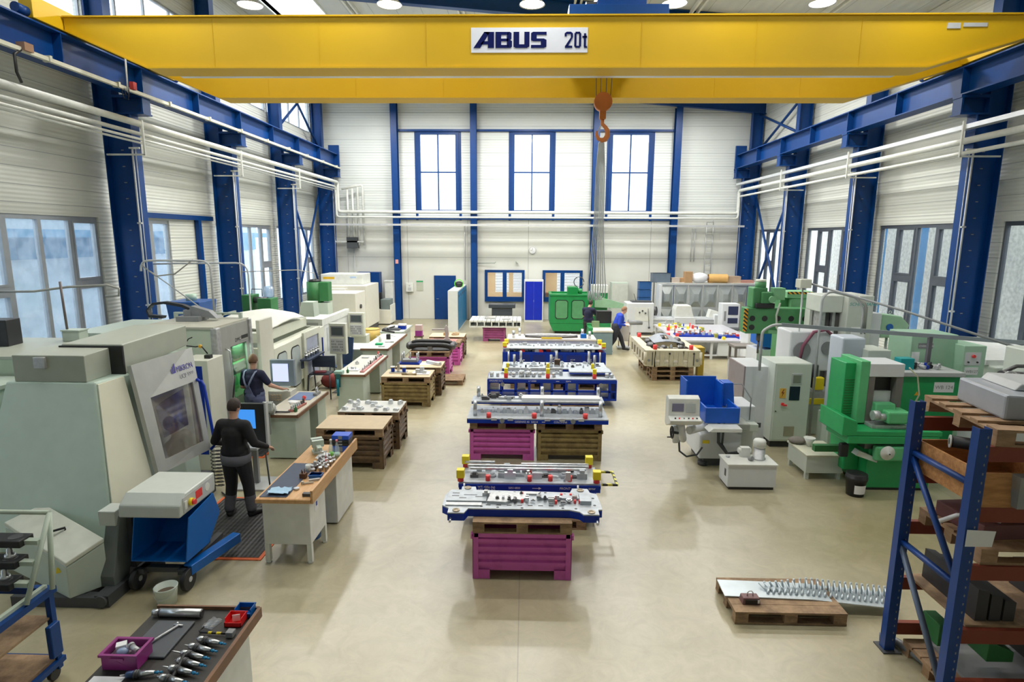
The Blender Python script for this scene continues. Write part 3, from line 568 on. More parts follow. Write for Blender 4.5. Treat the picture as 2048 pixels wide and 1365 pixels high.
for lb,x,y in (('wooden pallet on the nearest brown bin, under a bare sheet of plywood',-3.12,10.4),('wooden pallet on the second brown bin, under loose light metal parts',-3.05,11.42),('wooden pallet on the olive bin of the left row',-2.92,14.38),('wooden pallet on the brown bin with paper and steel parts',-2.8,15.45),('wooden pallet under the black car body parts',-2.86,17.6),('wooden pallet on the magenta bin behind the black parts',-2.72,19.2),('wooden pallet on the farthest bin of the left row',-2.7,20.3)):
    pallet(lb,(x,y,HB))
pallet('low wooden pallet on the floor behind the brown bins of the left row',(-2.35,16.55,0))
def sheet(label,x,y,z,w,d,m=PLY,name='plywood_sheet',cat='board',t=.012,rz=0): return one(name,M().box(-w/2,w/2,-d/2,d/2,0,t),m,label,cat,(x,y,z),rz)
PZ=HB+.144
sheet('bare plywood sheet on the nearest brown bin of the left row',-3.12,10.4,PZ,1.2,.8); sheet('white topped sheet on the second brown bin, covered with parts',-3.05,11.42,PZ,1.18,.8,mat('white_board',(.70,.70,.66),.5))
sheet('plywood sheet on the olive bin of the left row',-2.92,14.38,PZ,1.2,.8); sheet('plywood sheet on the brown bin behind the olive one',-2.8,15.45,PZ,1.2,.8); sheet('plywood sheet on the farthest bin of the left row',-2.7,20.3,PZ,1.2,.8); sheet('reddish board on the magenta bin behind the black parts',-2.72,19.2,PZ,.9,.6,mat('red_board',(.45,.2,.17),.6))
# loose parts on the bins
def lump(label,x,y,z,sx,sy,sz,m,name='steel_block',cat='block',rz=0,holes=0,group=None,bev=.004):
    b=M().box(-sx/2,sx/2,-sy/2,sy/2,0,sz*.7); b.box(-sx*.36,sx*.36,-sy/2,sy*.3,sz*.7,sz)
    return one(name,b,m,label,cat,(x,y,z),rz,group,bev)
random.seed(11)
z=PZ+.012; LM=mat('light_alloy',(.66,.69,.72),.35,.4)
k=0; P2=[]; NW=['first','second','third','fourth','fifth','sixth','seventh','eighth','ninth','tenth','eleventh','twelfth','thirteenth','fourteenth']
for j in range(3):
    cnt=0
    for i in range(7):
        if random.random()<.25: continue
        x=-3.55+i*.165+random.uniform(-.03,.03); y=11.14+j*.24+random.uniform(-.03,.03)
        q=lump('light alloy workpiece, %s from the left in the %s row on the second brown bin'%(NW[cnt],('front','middle','rear')[j]),x,y,z,random.uniform(.07,.12),random.uniform(.06,.12),random.uniform(.03,.09),LM,'alloy_workpiece','workpiece',random.uniform(-.5,.5),group='alloy workpieces on the white board'); cnt+=1
t=thing('gauge_fixture','blue and white fixture with posts on the olive bin','fixture',(-3.18,14.42,z)); obj('base_plate',M().box(-.22,.22,-.1,.1,0,.03),STEEL,t,bev=.004)
for x in(-.14,.14): obj('clamp',M().cyl((x,0,.03),(x,0,.13),.045,12),CBLUE,t); obj('cap',M().cyl((x,0,.13),(x,0,.16),.06,12),WHT,t)
obj('post',M().box(-.03,.03,-.03,.03,.03,.24),STEEL,t)
t=thing('small_die','small light die on a white plate on the olive bin','die',(-2.6,14.35,z)); obj('base_plate',M().box(-.22,.22,-.16,.16,0,.02),PAPER,t)
for x,y,h in ((-.08,0,.09),(.02,.04,.14),(.1,-.04,.07)): obj('block',M().box(x-.05,x+.05,y-.05,y+.05,.02,.02+h),LM,t,bev=.004)
one('work_gloves',M().add([(x*.09+random.uniform(-.02,.02),y*.06+random.uniform(-.02,.02),random.uniform(.015,.05)) for y in range(-1,2) for x in range(-2,3)]+[(x*.09,y*.06,0) for y in range(-1,2) for x in range(-2,3)],[(a,a+1,a+6,a+5) for a in (0,1,2,3,5,6,7,8)]+[(a+15,a+20,a+21,a+16) for a in (0,1,2,3,5,6,7,8)]+[(0,5,20,15),(5,10,25,20),(4,19,24,9),(9,24,29,14)]+[(a,a+15,a+16,a+1) for a in range(4)]+[(a+10,a+11,a+26,a+25) for a in range(4)]),mat('glove_brown',(.28,.22,.12),.8),'brown work gloves lying between the fixtures on the olive bin','gloves',(-2.86,14.2,z))
t=thing('small_die','grey die with upright guide posts on the brown bin behind the olive one','die',(-3.1,15.55,z)); obj('base_plate',M().box(-.28,.28,-.2,.2,0,.05),CBLUE,t); obj('die_block',M().box(-.22,.22,-.14,.14,.05,.12),GRY,t,bev=.005)
for x,y in ((-.2,-.1),(-.2,.12),(.2,-.1),(.2,.12),(0,0)): obj('guide_post',M().vc(x,y,.12,.3,.022,10),STEEL,t)
one('paper_sheet',M().box(-.2,.2,-.14,.14,0,.003),PAPER,'pinkish white drawing sheet on the brown bin behind the olive one','paper',(-2.65,15.5,z),.2)
one('steel_profile',M().prism([(-.05,0),(.05,0),(.05,.07),(.03,.08),(-.03,.08),(-.05,.07)],-.25,.25,'y'),LM,'white oblong steel profile lying across the paper on the brown bin','profile',(-2.45,15.45,z+.004),.9)
# black car body part on magenta bin
def bumper(label,loc,w=1.35,rz=0):
    t=thing('car_body_part',label,'car body part',loc,rz); b=M(); n=14; up=[];lo=[]
    pts=[(-w/2+w*i/n,-.22+.12*((i-n/2)/(n/2))**2,.18-.10*((i-n/2)/(n/2))**4) for i in range(n+1)]
    b.tube(pts,.07,10,rad=[.05]+[.075]*(n-1)+[.05]); pts=[(x,y+.32,z_+.06) for x,y,z_ in pts]; b.tube(pts,.06,10,rad=[.04]+[.065]*(n-1)+[.04])
    obj('beam',b,BLK,t)
    for s in (-1,1): obj('end_horn',M().ball((s*(w/2-.02),-.02,.12),.13,12,8,sc=(.8,1.3,.9)).cyl((s*(w/2-.1),.15,.02),(s*(w/2+.05),.15,.2),.08,10),DSTEEL,t)
    obj('centre_bracket',M().box(-.07,.07,-.28,-.1,0,.16),GRY,t,bev=.01); obj('floor_sheet',M().box(-w/2+.1,w/2-.1,-.2,.3,0,.02),BLK,t)
    return t
bumper('dark moulded car body part with curved beam on the bright magenta bin',(-2.86,17.6,PZ)); 
one('angle_bracket',M().prism([(-.1,0),(.1,0),(.1,.04),(.05,.06),(.04,.42),(-.02,.5),(-.07,.42),(-.06,.06),(-.1,.04)],-.05,.05,'y').box(-.5,-.05,-.03,.03,.33,.38),mat('cast_grey',(.38,.37,.36),.6),'grey cast angle bracket standing upright on the reddish board','bracket',(-2.6,19.3,PZ+.012),.2,bev=.01)
one('oak_block',M().box(-.09,.09,-.06,.06,0,.09),CARD,'brown block on the farthest bin of the left row','block',(-2.75,20.2,z)); one('hose_ring',M().ring((0,0,.03),.12,.02,'z').ring((.03,.02,.06),.1,.02,'z'),mat('tan_hose',(.45,.33,.2),.6),'coiled tan hose on the farthest bin of the left row','hose',(-2.45,20.3,z))
# ================================================================ PRESS DIES OF THE CENTRE ROW
random.seed(5)
def guide(t,x,y,z0,h,r=.035,m=STEEL): return obj('guide_post',M().vc(x,y,z0,z0+h,r,14),m,t)
def redb(t,x,y,z0,h=.08,r=.04): return obj('urethane_spring',M().vc(x,y,z0,z0+h,r,14),RED,t)
def yb(t,x,y,z0,s=.09,h=.09): return obj('spacer_block',M().box(x-s/2,x+s/2,y-s/2,y+s/2,z0,z0+h),YELB,t,'yellow spacer block',bev=.004)
def inserts(t,x0,x1,y0,y1,z0,n,hm=.08,mats=None,smin=.04,smax=.16):
    mats=mats or [STEEL,STEELM,PLATE,DSTEEL,LM]
    for i in range(n):
        sx,sy=random.uniform(smin,smax),random.uniform(smin*.7,smax*.7); x=x0+(x1-x0)*(i+.5)/n; y=random.uniform(y0+sy/2,y1-sy/2); h=random.uniform(.25,1)*hm; b=M()
        k=i%4
        if k==0: b.box(x-sx/2,x+sx/2,y-sy/2,y+sy/2,z0,z0+h).box(x-sx*.25,x+sx*.25,y-sy*.3,y+sy*.3,z0+h,z0+h*1.5)
        elif k==1: b.prism([(x-sx/2,z0),(x+sx/2,z0),(x+sx/2,z0+h*.6),(x+sx*.1,z0+h),(x-sx/2,z0+h)],y-sy/2,y+sy/2,'y')
        elif k==2: b.vc(x,y,z0,z0+h,sy*.5,12).vc(x,y,z0+h,z0+h*1.4,sy*.3,12)
        else: b.box(x-sx/2,x+sx/2,y-sy/2,y-sy/6,z0,z0+h).box(x-sx/2,x+sx/2,y+sy/6,y+sy/2,z0,z0+h).box(x-sx/2,x-sx/4,y-sy/6,y+sy/6,z0,z0+h*.8)
        obj('die_insert',b,random.choice(mats),t)
def lettering(body,size,t,x,y,z,m=PAPER,sx=1): return text(body,size,'lettering',t,(x,y,z),(PI/2,0,0),m,.0008,sx=sx)
def holes(t,pts,r,z):
    for x,y in pts: obj('bore',M().vc(x,y,z,z+.0015,r,14),BLK,t,'dark bore in the plate')
# foremost die
ox,oy=-.02,7.03; z0=PZ
t=thing('press_die','foremost press die, steel plate on blue base with eared corners','die',(ox,oy,z0))
out=[(-.99,-.20),(-.99,.10),(-.93,.26),(-.80,.26),(-.80,.36),(-.62,.36),(-.60,.26),(.62,.22),(.66,.34),(.86,.34),(.88,.22),(.96,.18),(.98,-.10),(.98,-.26),(.93,-.27),(.93,-.40),(.74,-.40),(.70,-.33),(.58,-.28),(-.66,-.28),(-.70,-.40),(-.90,-.40),(-.90,-.28)]
obj('base_plate',M().prism(out,0,.09,'z'),CBLUE,t,bev=.003); obj('die_plate',M().prism(out,.09,.105,'z'),PLATE,t); zt=.105
for x,y in ((-.72,.31),(.76,.28),(-.8,-.34),(.84,-.34)): obj('guide_bush',M().lathe(x,y,[(.045,zt),(.045,zt+.012),(.03,zt+.012),(.03,zt+.002)],18),mat('bush_bronze',(.45,.38,.28),.4,.5),t)
holes(t,[(-.3,-.24),(.0,-.25),(.5,-.24),(.66,-.25),(-.5,-.22),(-.62,.18),(-.3,.2),(.1,.2),(.55,.16),(.66,.15),(.9,.05),(.9,-.15),(-.1,.2),(.3,.2)],.018,zt)
b=M().box(-.95,-.45,-.12,.16,zt,zt+.025); obj('raised_plate',b,PLATE,t,bev=.003); obj('raised_plate',M().prism([(-.44,-.14),(-.2,-.16),(-.1,-.06),(0,-.1),(.05,-.02),(.05,.12),(-.4,.14)],zt,zt+.035,'z'),STEELM,t,bev=.003); obj('raised_plate',M().box(.22,.72,-.02,.1,zt,zt+.03),PLATE,t,bev=.003); obj('raised_plate',M().box(.72,.86,-.14,.1,zt,zt+.05),PLATE,t,bev=.003)
for x,y in ((-.85,.02),(-.85,.1),(-.7,.05),(-.62,.05),(-.75,-.04),(-.55,0)): obj('slot',M().box(x-.045,x+.045,y-.008,y+.008,zt+.025,zt+.0265),BLK,t)
inserts(t,-.5,.7,-.14,.12,zt+.02,16,.05,mats=[STEELM,DSTEEL,GRY,STEEL],smin=.03,smax=.12)
for k in range(9):
    x=-.55+k*.13
    for y in (-.18,.15): obj('slot',M().box(x-.03,x+.03,y-.01,y+.01,zt,zt+.0015),BLK,t)
obj('raised_plate',M().box(-.95,-.5,-.22,-.14,zt,zt+.015),STEELM,t,bev=.002); obj('raised_plate',M().prism([(-.05,.12),(.2,.12),(.24,.19),(-.02,.2)],zt,zt+.02,'z'),STEELM,t,bev=.002)
for x,y in ((0,.1),(0,-.1),(.42,-.12),(.5,.08),(.66,-.1),(.62,.08),(.72,-.1)): redb(t,x,y,zt,.045,.016)
for x,y in ((-.86,-.42),(.9,-.43),(-.78,.38),(.74,.36)): obj('lifting_pin',M().cyl((x,y,.04),(x,y-.07 if y<0 else y+.05,.03 if y<0 else .12),.014,8),STEEL,t)
one('timber_bearer',M().box(-.56,.56,-.05,.05,0,.0),WOOD,'unused','board') if False else None
# long die on the floor behind it
pallet('wooden pallet on the floor under the blue die with yellow corner blocks',(.1,8.27,0),w=1.6)
t=thing('press_die','long blue press die with four yellow corner blocks and black and yellow gauge','die',(.06,8.27,.234)); obj('bearer',M().box(-.8,-.7,-.3,.3,-.09,0).box(.7,.8,-.3,.3,-.09,0).box(-.05,.05,-.3,.3,-.09,0),WOOD,t)
b=M(); b.box(-1.0,1.04,-.33,.33,0,.06).box(-1.0,1.04,-.3,.3,.34,.40)
for x in (-.85,-.55,-.25,.05,.35,.65,.9): b.box(x-.04,x+.04,-.3,.3,.06,.34)
b.box(-.95,1.0,-.3,-.27,.3,.36); obj('base_frame',b,CBLUE,t,bev=.003); obj('die_plate',M().box(-.98,1.02,-.31,.31,.40,.43),PLATE,t,bev=.003)
lettering('WT: 425x (kg)\nGES: 4250 (kg)',.042,t,-.72,-.3312,.385-.03); lettering('50514800',.042,t,-.28,-.3312,.345); lettering('FRONT',.048,t,.45,-.3312,.345); lettering('BMW',.042,t,.86,-.3312,.345)
obj('arrow_mark',M().box(.06,.15,-.332,-.33,.355,.362).prism([(.15,.34),(.19,.3585),(.15,.377)],-.332,-.33,'y'),PAPER,t); obj('name_plate',M().box(.62,.8,-.333,-.33,.33,.365),ALU,t)
obj('plate_front',M().box(-.99,1.03,-.33,-.30,.3,.40),CBLUE,t)
for x,y in ((-.97,-.27),(.98,-.27),(-.95,.27),(.93,.3)): redb(t,x,y,.43,.06,.045); yb(t,x,y,.49,.11,.12)
for (y,x0,x1) in ((-.05,-.85,.85),(.06,-.9,.9),(.14,-.1,.9),(.2,-.95,-.5)): obj('guide_strip',M().box(x0,x1,y-.018,y+.018,.52,.55),STEEL,t,bev=.003)
inserts(t,-.85,.85,-.18,-.02,.43,13,.09,smin=.06); inserts(t,-.8,.85,.02,.25,.43,12,.09,smin=.06)
for x,y in ((-.58,-.24),(.02,-.24),(.02,.05),(.6,-.22),(.32,-.22)): redb(t,x,y,.43,.08,.035)
obj('gauge_rod',M().box(1.06,1.30,-.22,-.19,.36,.39).box(1.27,1.30,-.19,.25,.36,.39).box(1.02,1.3,.25,.28,.36,.39),stripes('black_yellow_scale',(.03,.03,.03),(.75,.7,.1),7,(1,1,0)),t); obj('lever',M().cyl((.52,-.22,.43),(.56,-.36,.6),.014,8).box(.53,.6,-.38,-.34,.5,.62),ALU,t)
# second die on two pallets
t=thing('press_die','press die with red springs and tall guide posts on the magenta and olive bins','die',(.24,10.85,PZ))
obj('base_plate',M().box(-1.3,1.3,-.42,.42,0,.075),CBLUE,t,bev=.003); obj('die_plate',M().box(-1.3,1.3,-.42,.42,.075,.095),PLATE,t)
obj('upper_plate',M().box(-1.25,1.27,.0,.35,.25,.28),CBLUE,t); obj('upper_plate',M().box(-1.25,1.27,-.02,.38,.28,.31),PLATE,t,bev=.003); obj('strip_plate',M().box(-.3,1.2,.05,.3,.31,.36),PAPER,t,bev=.003); obj('strip_plate',M().box(.15,1.22,-.06,.02,.31,.325),STEELM,t)
inserts(t,-1.1,1.2,-.1,-.0,.095,22,.13,smin=.05,smax=.12); inserts(t,-1.1,-.2,.05,.3,.31,12,.08)
for x in (-1.16,.08,1.17): guide(t,x,-.25,.095,.30); guide(t,x+.02,.33,.31,.2)
for x in (-.9,-.06,.88): redb(t,x,-.36,.095,.09,.045)
for x in (-.65,.65): obj('lifting_boss',M().cyl((x,-.42,.06),(x,-.45,.06),.045,18),GRY,t)
for x in (-.8,-.5,.18,.45,.8): obj('side_clamp',M().box(x-.05,x+.05,-.435,-.4,.06,.11),ALU,t)
lettering('GESENKE 40',.05,t,-.42,-.4212,.02); lettering('50014',.05,t,-.12,-.4212,.02); lettering('COLONNE',.05,t,.3,-.4212,.02); obj('arrow_mark',M().box(.08,.14,-.4216,-.42,.032,.042),PAPER,t)
# third: open blue frame on pallets
pallet('long wooden pallet under the open blue die frame, left one',(.02,14.55,0)); pallet('long wooden pallet under the open blue die frame, right one',(1.28,14.55,0))
t=thing('press_die','open blue framed press die with red and yellow blocks and windows in its side','die',(.67,14.6,.144))
b=M(); xs=[-1.58,-1.26,-.9,-.56,-.26,0.0,.36,.62,1.18,1.42,1.6]
b.box(-1.6,1.6,-.42,.42,0,.05).box(-1.6,1.6,-.42,.42,.44,.52)
for y in (-.42,.38):
    b.box(-1.6,1.6,y,y+.04,.21,.25)
    for x in xs: b.box(max(-1.6,x-.03),min(1.6,x+.03),y,y+.04,.05,.44)
for x in (-1.6,1.56): b.box(x,x+.04,-.38,.38,.05,.44)
obj('base_frame',b,CBLUE,t,bev=.003)
for x in xs[:-1:2]: obj('inner_block',M().box(x+.05,x+.25,-.2,.2,.05,.2).box(x+.05,x+.25,-.2,.2,.26,.38),LM,t)
obj('die_plate',M().box(-1.58,1.58,-.4,.4,.52,.545),PLATE,t,bev=.003)
lettering('GROUND 3.2 k',.05,t,-1.55,-.4212,.47); lettering('LT 50580',.05,t,-.58,-.4212,.47); lettering('50474',.05,t,.34,-.4212,.47); obj('arrow_mark',M().box(.1,.18,-.422,-.42,.48,.49),PAPER,t)
for x in (-1.14,-.1,1.05): redb(t,x,-.33,.545,.12,.05); yb(t,x,-.33,.665,.09,.12); yb(t,x+.02,.3,.66,.08,.12)
for x,r in ((-1.5,.05),(-1.35,.04),(-.95,.05),(-.75,.07),(-.6,.06),(-.45,.05),(-.3,.05),(.05,.05),(1.38,.05),(1.5,.04)): obj('bushing',M().vc(x,-.2,.545,.545+r*2.2,r,14),STEEL,t)
inserts(t,-1.3,.3,-.1,.2,.545,14,.12); obj('upper_plate',M().box(.45,1.5,-.1,.35,.6,.63),CBLUE,t); obj('upper_plate',M().box(.45,1.5,-.1,.35,.63,.66),PLATE,t); obj('long_bar',M().box(-1.2,.3,.2,.25,.6,.68),STEELM,t)
for x in (-1.22,1.2): obj('lifting_boss',M().cyl((x,-.42,.4),(x,-.45,.4),.05,18),GRY,t)
# fourth: lower die with posts behind it
pallet('wooden pallet under the flat grey die plate, left one',(.2,16.3,.0)); pallet('wooden pallet under the flat grey die plate, right one',(1.45,16.3,.0))
t=thing('press_die','flat grey die plate with four tall guide posts behind the open blue frame','die',(.82,16.3,.144))
obj('bearer',M().box(-1.2,1.2,-.3,.3,0,.33),LGRY,t); obj('base_plate',M().box(-1.45,1.45,-.42,.42,.33,.40),CBLUE,t); obj('die_plate',M().box(-1.45,1.45,-.42,.42,.40,.43),PLATE,t,bev=.003)
for x in (-1.12,-.1,1.1): guide(t,x,-.3,.43,.36); guide(t,x+.18 if x<0 else x-.1,.25,.43,.36)
inserts(t,-1.3,1.3,-.35,.0,.43,18,.08); inserts(t,-1.3,1.3,.0,.35,.43,16,.08); lettering('WS 2003 AM  50034',.05,t,-.6,-.4212,.345); obj('upright_block',M().box(-.0,.16,-.15,.0,.43,.62),BRN,t)
# fifth: tall blue die
t=thing('press_die','tall blue press die with white lettering and yellow corner blocks','die',(.9,18.35,0))
b=M().box(-1.6,1.6,-.4,.4,.0,.62); obj('base_frame',b,CBLUE,t,bev=.01)
for x0,x1 in ((-1.25,-.75),(-.65,-.28),(-.15,.25),(.38,.85),(.95,1.35)): obj('recess_panel',M().box(x0,x1,-.408,-.4,.1,.54),mat('navy_paint',(.004,.02,.2),.4),t)
obj('die_plate',M().box(-1.6,1.6,-.4,.4,.72,.75),PLATE,t,bev=.003)
inserts(t,-1.5,1.5,-.38,-.1,.62,26,.09,mats=[STEEL,RED,CBLUE,LM,STEELM],smin=.06); inserts(t,-1.4,1.4,-.1,.3,.75,20,.08)
obj('upright_plates',M().box(-1.5,1.5,-.05,.05,.62,.72),LM,t)
for x,y in ((-1.53,-.3),(1.53,-.3),(-1.5,.3),(1.48,.3)): redb(t,x,y,.75,.04,.06); yb(t,x,y,.79,.13,.12)
lettering('KN 14\n  →',.06,t,-1.1,-.4092,.38) if False else None
lettering('50.25',.05,t,-1.05,-.4092,.26); lettering('CSMDT\nFT. 3\n4160',.05,t,-.07,-.4092,.45); lettering('50 50\n14.50',.06,t,1.02,-.4092,.38); lettering('WT 04\n(kg)',.05,t,.5,-.4092,.38); obj('arrow_mark',M().box(-1.1,-.95,-.41,-.408,.37,.38).prism([(-.95,.355),(-.9,.375),(-.95,.395)],-.41,-.408,'y'),PAPER,t)
for x in (-.3,.3): guide(t,x*4.7,-.46,.1,.55,.03)
# sixth: cream topped die
pallet('wooden pallet under the light die behind the tall blue one, left one',(.25,20.3,0)); pallet('wooden pallet under the light die behind the tall blue one, right one',(1.55,20.3,0))
t=thing('press_die','wide light topped die with a yellow bar, farthest in the centre row','die',(.9,20.3,.144)); obj('base_plate',M().box(-1.5,1.5,-.5,.5,.0,.52),LM,t,bev=.004); obj('die_plate',M().box(-1.52,1.52,-.52,.52,.52,.58),mat('cream_plate',(.62,.58,.52),.45),t,bev=.004)
for x,y in ((-1.3,-.3),(-1.1,.2),(1.3,-.35),(1.1,.15)): guide(t,x,y,.58,.26,.05)
obj('curved_insert',M().tube([(-.9+.15*i,-.1+.12*math.sin(i/12*PI),.64) for i in range(13)],.05,8),STEELM,t); obj('curved_insert',M().tube([(-.9+.15*i,-.15-.15*math.sin(i/12*PI),.62) for i in range(13)],.04,8),DSTEEL,t)
obj('yellow_bar',M().box(-.35,.35,-.5,-.42,.58,.63),mat('amber',(.75,.5,.03),.45),t,'amber yellow bar'); obj('blue_box',M().box(1.0,1.2,-.3,-.12,.58,.72),BLUE2,t)
inserts(t,-1.2,1.2,.15,.4,.58,12,.07)
# T slot table on a magenta bin
bin_('dull magenta steel bin alone under the T slot table near the back wall',(-1.25,23.75,0),worn('faded_magenta',(.36,.08,.24),(.28,.06,.19),.6,.5,scale=5),w=.9,d=.8,h=.58)
t=thing('t_slot_table','white cast T slot table with open ribs lying on the magenta bin','table',(-1.2,23.85,.58)); b=M(); CW=mat('cast_white',(.68,.70,.66),.45)
b.box(-1.03,1.03,-.62,-.58,.0,.03).box(-1.03,1.03,-.62,.75,.03,.05)
for i in range(8): x=-1.03+i*.2886; b.box(x,x+.04,-.62,.75,.05,.21)
b.box(-1.03,1.03,.7,.75,.05,.21); obj('casting',b,CW,t)
b=M()
for i in range(12): b.box(-1.03+i*.172,-1.03+i*.172+.15,-.62,.75,.21,.28)
obj('slotted_top',b,CW,t); obj('fixture',M().box(-.45,-.0,-.3,.2,.28,.36),STEEL,t,bev=.01); obj('fixture',M().box(.25,.6,-.35,.1,.28,.33),STEELM,t,bev=.01)
# ================================================================ WORKBENCHES (left)
TOPD=worn('brown_edge_top',(.24,.12,.06),(.18,.09,.05),.5,.5,scale=5); TOPL=mat('worn_linoleum',(.56,.52,.42),.5,var=.05)
def pedestal(t,x0,x1,y0,y1,z0,z1,m,legs=True,name='pedestal'):
    p=obj(name,M().box(x0,x1,y0,y1,z0,z1),m,t,bev=.008)
    if legs:
        for x in (x0+.03,x1-.03):
            for y in (y0+.03,y1-.03): l=obj('leg',M().box(x-.03,x+.03,y-.03,y+.03,.03,z0).vc(x,y,0,.03,.035,10),m,t)
    return p
def bench(label,x0,x1,y0,y1,h,topm,edgem,peds,ledge=.0,legs=True,pm=None,z0=.0):
    pm=pm or GRN2; t=thing('workbench',label,'workbench',((x0+x1)/2,(y0+y1)/2,0)); w,d=(x1-x0)/2,(y1-y0)/2
    obj('tabletop',M().box(-w,w,-d,d,h-.05,h),topm,t,bev=.004); obj('edge_strip',M().box(w-.01,w+.02,-d,d,h-.06,h+ledge),edgem,t); obj('edge_strip',M().box(-w,w-.01,-d-.015,-d,h-.055,h-.005),edgem,t)
    for (a,c) in peds: pedestal(t,-w+.05,w-.05,a,c,z0 if z0 else .02,h-.05,pm,legs=bool(z0))
    return t
# bench 1
t=bench('wooden topped white workbench with dark blue mat, beside the man in black',-3.34,-2.64,6.82,8.78,.9,BEECH,BEECH,[(-.93,-.35)],ledge=.11,pm=WHT,z0=.26)
pedestal(t,-.30,.30,.12,.9,.02,.85,WHT,False); obj('label_sticker',M().box(.301,.303,-.75,-.62,.62,.78),PAPER,t); obj('sticker_mark',M().box(.3032,.304,-.71,-.66,.68,.74),CBLUE,t)
zt=.901
one('rubber_mat',M().box(-.17,.17,-.56,.56,0,.006),mat('slate_mat',(.055,.075,.12),.6),'dark blue rubber mat on the near end of the wooden bench','mat',(-3.14,7.42,zt))
b=M(); n=8; vs=[];fs=[]
random.seed(4)
for j in range(n):
    for i in range(n): vs.append((-.13+.26*i/(n-1)+random.uniform(-.012,.012),-.09+.18*j/(n-1)+random.uniform(-.012,.012),.008+.03*abs(math.sin(i*1.3+j*.8))+random.uniform(0,.012)))
for j in range(n-1):
    for i in range(n-1): fs.append((j*n+i,j*n+i+1,(j+1)*n+i+1,(j+1)*n+i))
k=len(vs); vs+=[(v[0],v[1],v[2]-.006) for v in vs]; fs+=[tuple(a+k for a in f[::-1]) for f in fs[:]]
b.add(vs,fs,0,True); one('cleaning_cloth',b,mat('pale_blue_cloth',(.38,.58,.75),.85),'crumpled pale blue cleaning cloth at the near end of the wooden bench','cloth',(-3.1,6.99,zt+.006))
# bench vise
def vise(label,loc,rz,m,s=1.0):
    t=thing('bench_vise',label,'vise',loc,rz); f=lambda *a:[q*s for q in a]
    obj('base',M().box(*f(-.08,.08,-.09,.09,0,.04)).taper(f(-.06,.06,-.08,.08),f(-.04,.04,-.09,.06),.04*s,.13*s),m,t,bev=.005); obj('fixed_jaw',M().box(*f(-.09,.09,.02,.10,.13,.23)),m,t,bev=.006); obj('moving_jaw',M().box(*f(-.09,.09,-.10,-.03,.12,.23)).box(*f(-.035,.035,-.24,.02,.1,.16)),m,t,bev=.006); obj('jaw_plate',M().box(*f(-.085,.085,-.03,-.02,.17,.225)).box(*f(-.085,.085,.01,.02,.17,.225)),STEEL,t)
    obj('spindle',M().cyl(f(0,-.24,.11),f(0,-.32,.11),.018*s,10),STEEL,t); obj('handle',M().cyl(f(-.1,-.30,.11),f(.1,-.30,.11),.008*s,8),STEEL,t); return t
vise('grey green bench vise on the far end of the wooden bench',(-3.12,8.42,zt),.5,GRN2,.95)
one('paper_sheet',M().box(-.15,.15,-.12,.12,0,.004),PAPER,'white paper pad on the wooden bench beside the vise','paper',(-2.93,8.3,zt))
def bottle(label,loc,liq,cap):
    t=thing('water_bottle',label,'bottle',loc); CL=glassmat('clear_bottle',(.9,.95,.93),.2,(.8,.88,.86),.2)
    obj('body',M().lathe(0,0,[(.036,0),(.038,.02),(.036,.1),(.038,.15),(.03,.19),(.015,.24),(.013,.27)],18),CL,t); obj('label_band',M().lathe(0,0,[(.0385,.03),(.0385,.10)],18),liq,t); obj('cap',M().vc(0,0,.27,.30,.016,14),cap,t)
bottle('plastic bottle with green label and white cap on the wooden bench',(-2.83,8.18,zt),mat('label_green',(.15,.55,.05),.5),WHT); bottle('plastic bottle with pale label and pink cap on the wooden bench',(-2.74,8.17,zt),mat('label_mint',(.45,.65,.60),.5),mat('pink_cap',(.8,.25,.3),.5))
def crate(name,label,loc,sx,sy,sz,m,rz=0,t=.008,cat='box',lip=True):
    b=M().plate((-sx/2,sx/2,-sy/2,sy/2),[(-sx/2+t,sx/2-t,-sy/2+t,sy/2-t)],.0,sz,'z'); b.box(-sx/2+t,sx/2-t,-sy/2+t,sy/2-t,0,t)
    if lip: b.plate((-sx/2-.008,sx/2+.008,-sy/2-.008,sy/2+.008),[(-sx/2+t,sx/2-t,-sy/2+t,sy/2-t)],sz-.02,sz,'z')
    return one(name,b,m,label,cat,loc,rz)
for i,(nm,hh,m_) in enumerate((('lowest',.1,BLUE2),('second',.045,BLK),('third',.045,BLK),('top',.07,BLUE2))):
    zz=zt+[0,.1,.147,.194][i]; t=thing('tool_case','%s case of the stack at the far end of the wooden bench'%nm+(', bright blue' if m_ is BLUE2 else ', black'),'case',(-2.78,8.55,zz),0); obj('shell',M().box(-.13,.13,-.1,.1,0,hh-.003),m_ if m_ is BLK else mat('bright_blue_plastic',(.01,.09,.62),.4),t,bev=.006); obj('latch',M().box(-.03,.03,-.106,-.1,.01,hh-.01),GRY,t)
# tool holders along the ledge
def holder(label,loc,r,h,m,tip=None,group=None,rot=None,sc=1):
    t=thing('tool_holder',label,'tool holder',loc,0,group)
    obj('taper',M().lathe(0,0,[(r*.55,0),(r,h*.45),(r*1.25,h*.45),(r*1.25,h*.55),(r,h*.56),(r*.8,h*.7)],16),m,t); obj('collet_nut',M().lathe(0,0,[(r*.8,h*.7),(r*.8,h*.92),(r*.5,h)],16),STEELM,t)
    if tip: obj('cutter',M().vc(0,0,h,h+tip,r*.2,8),STEEL,t)
    if rot: t.rotation_euler=rot
    return t
random.seed(21); g='tool holders standing at the ledge of the wooden bench'
hs=[]
for i in range(14):
    x=-2.90+(i%3)*.075+random.uniform(-.01,.01); y=7.62+i*.034; hs.append(holder('upright steel tool holder, %s from the front at the ledge of the wooden bench'%NW[i],(x,y,zt),random.uniform(.022,.03),random.uniform(.09,.15),random.choice([STEEL,STEELM,DSTEEL]),random.choice([None,.05]),g))
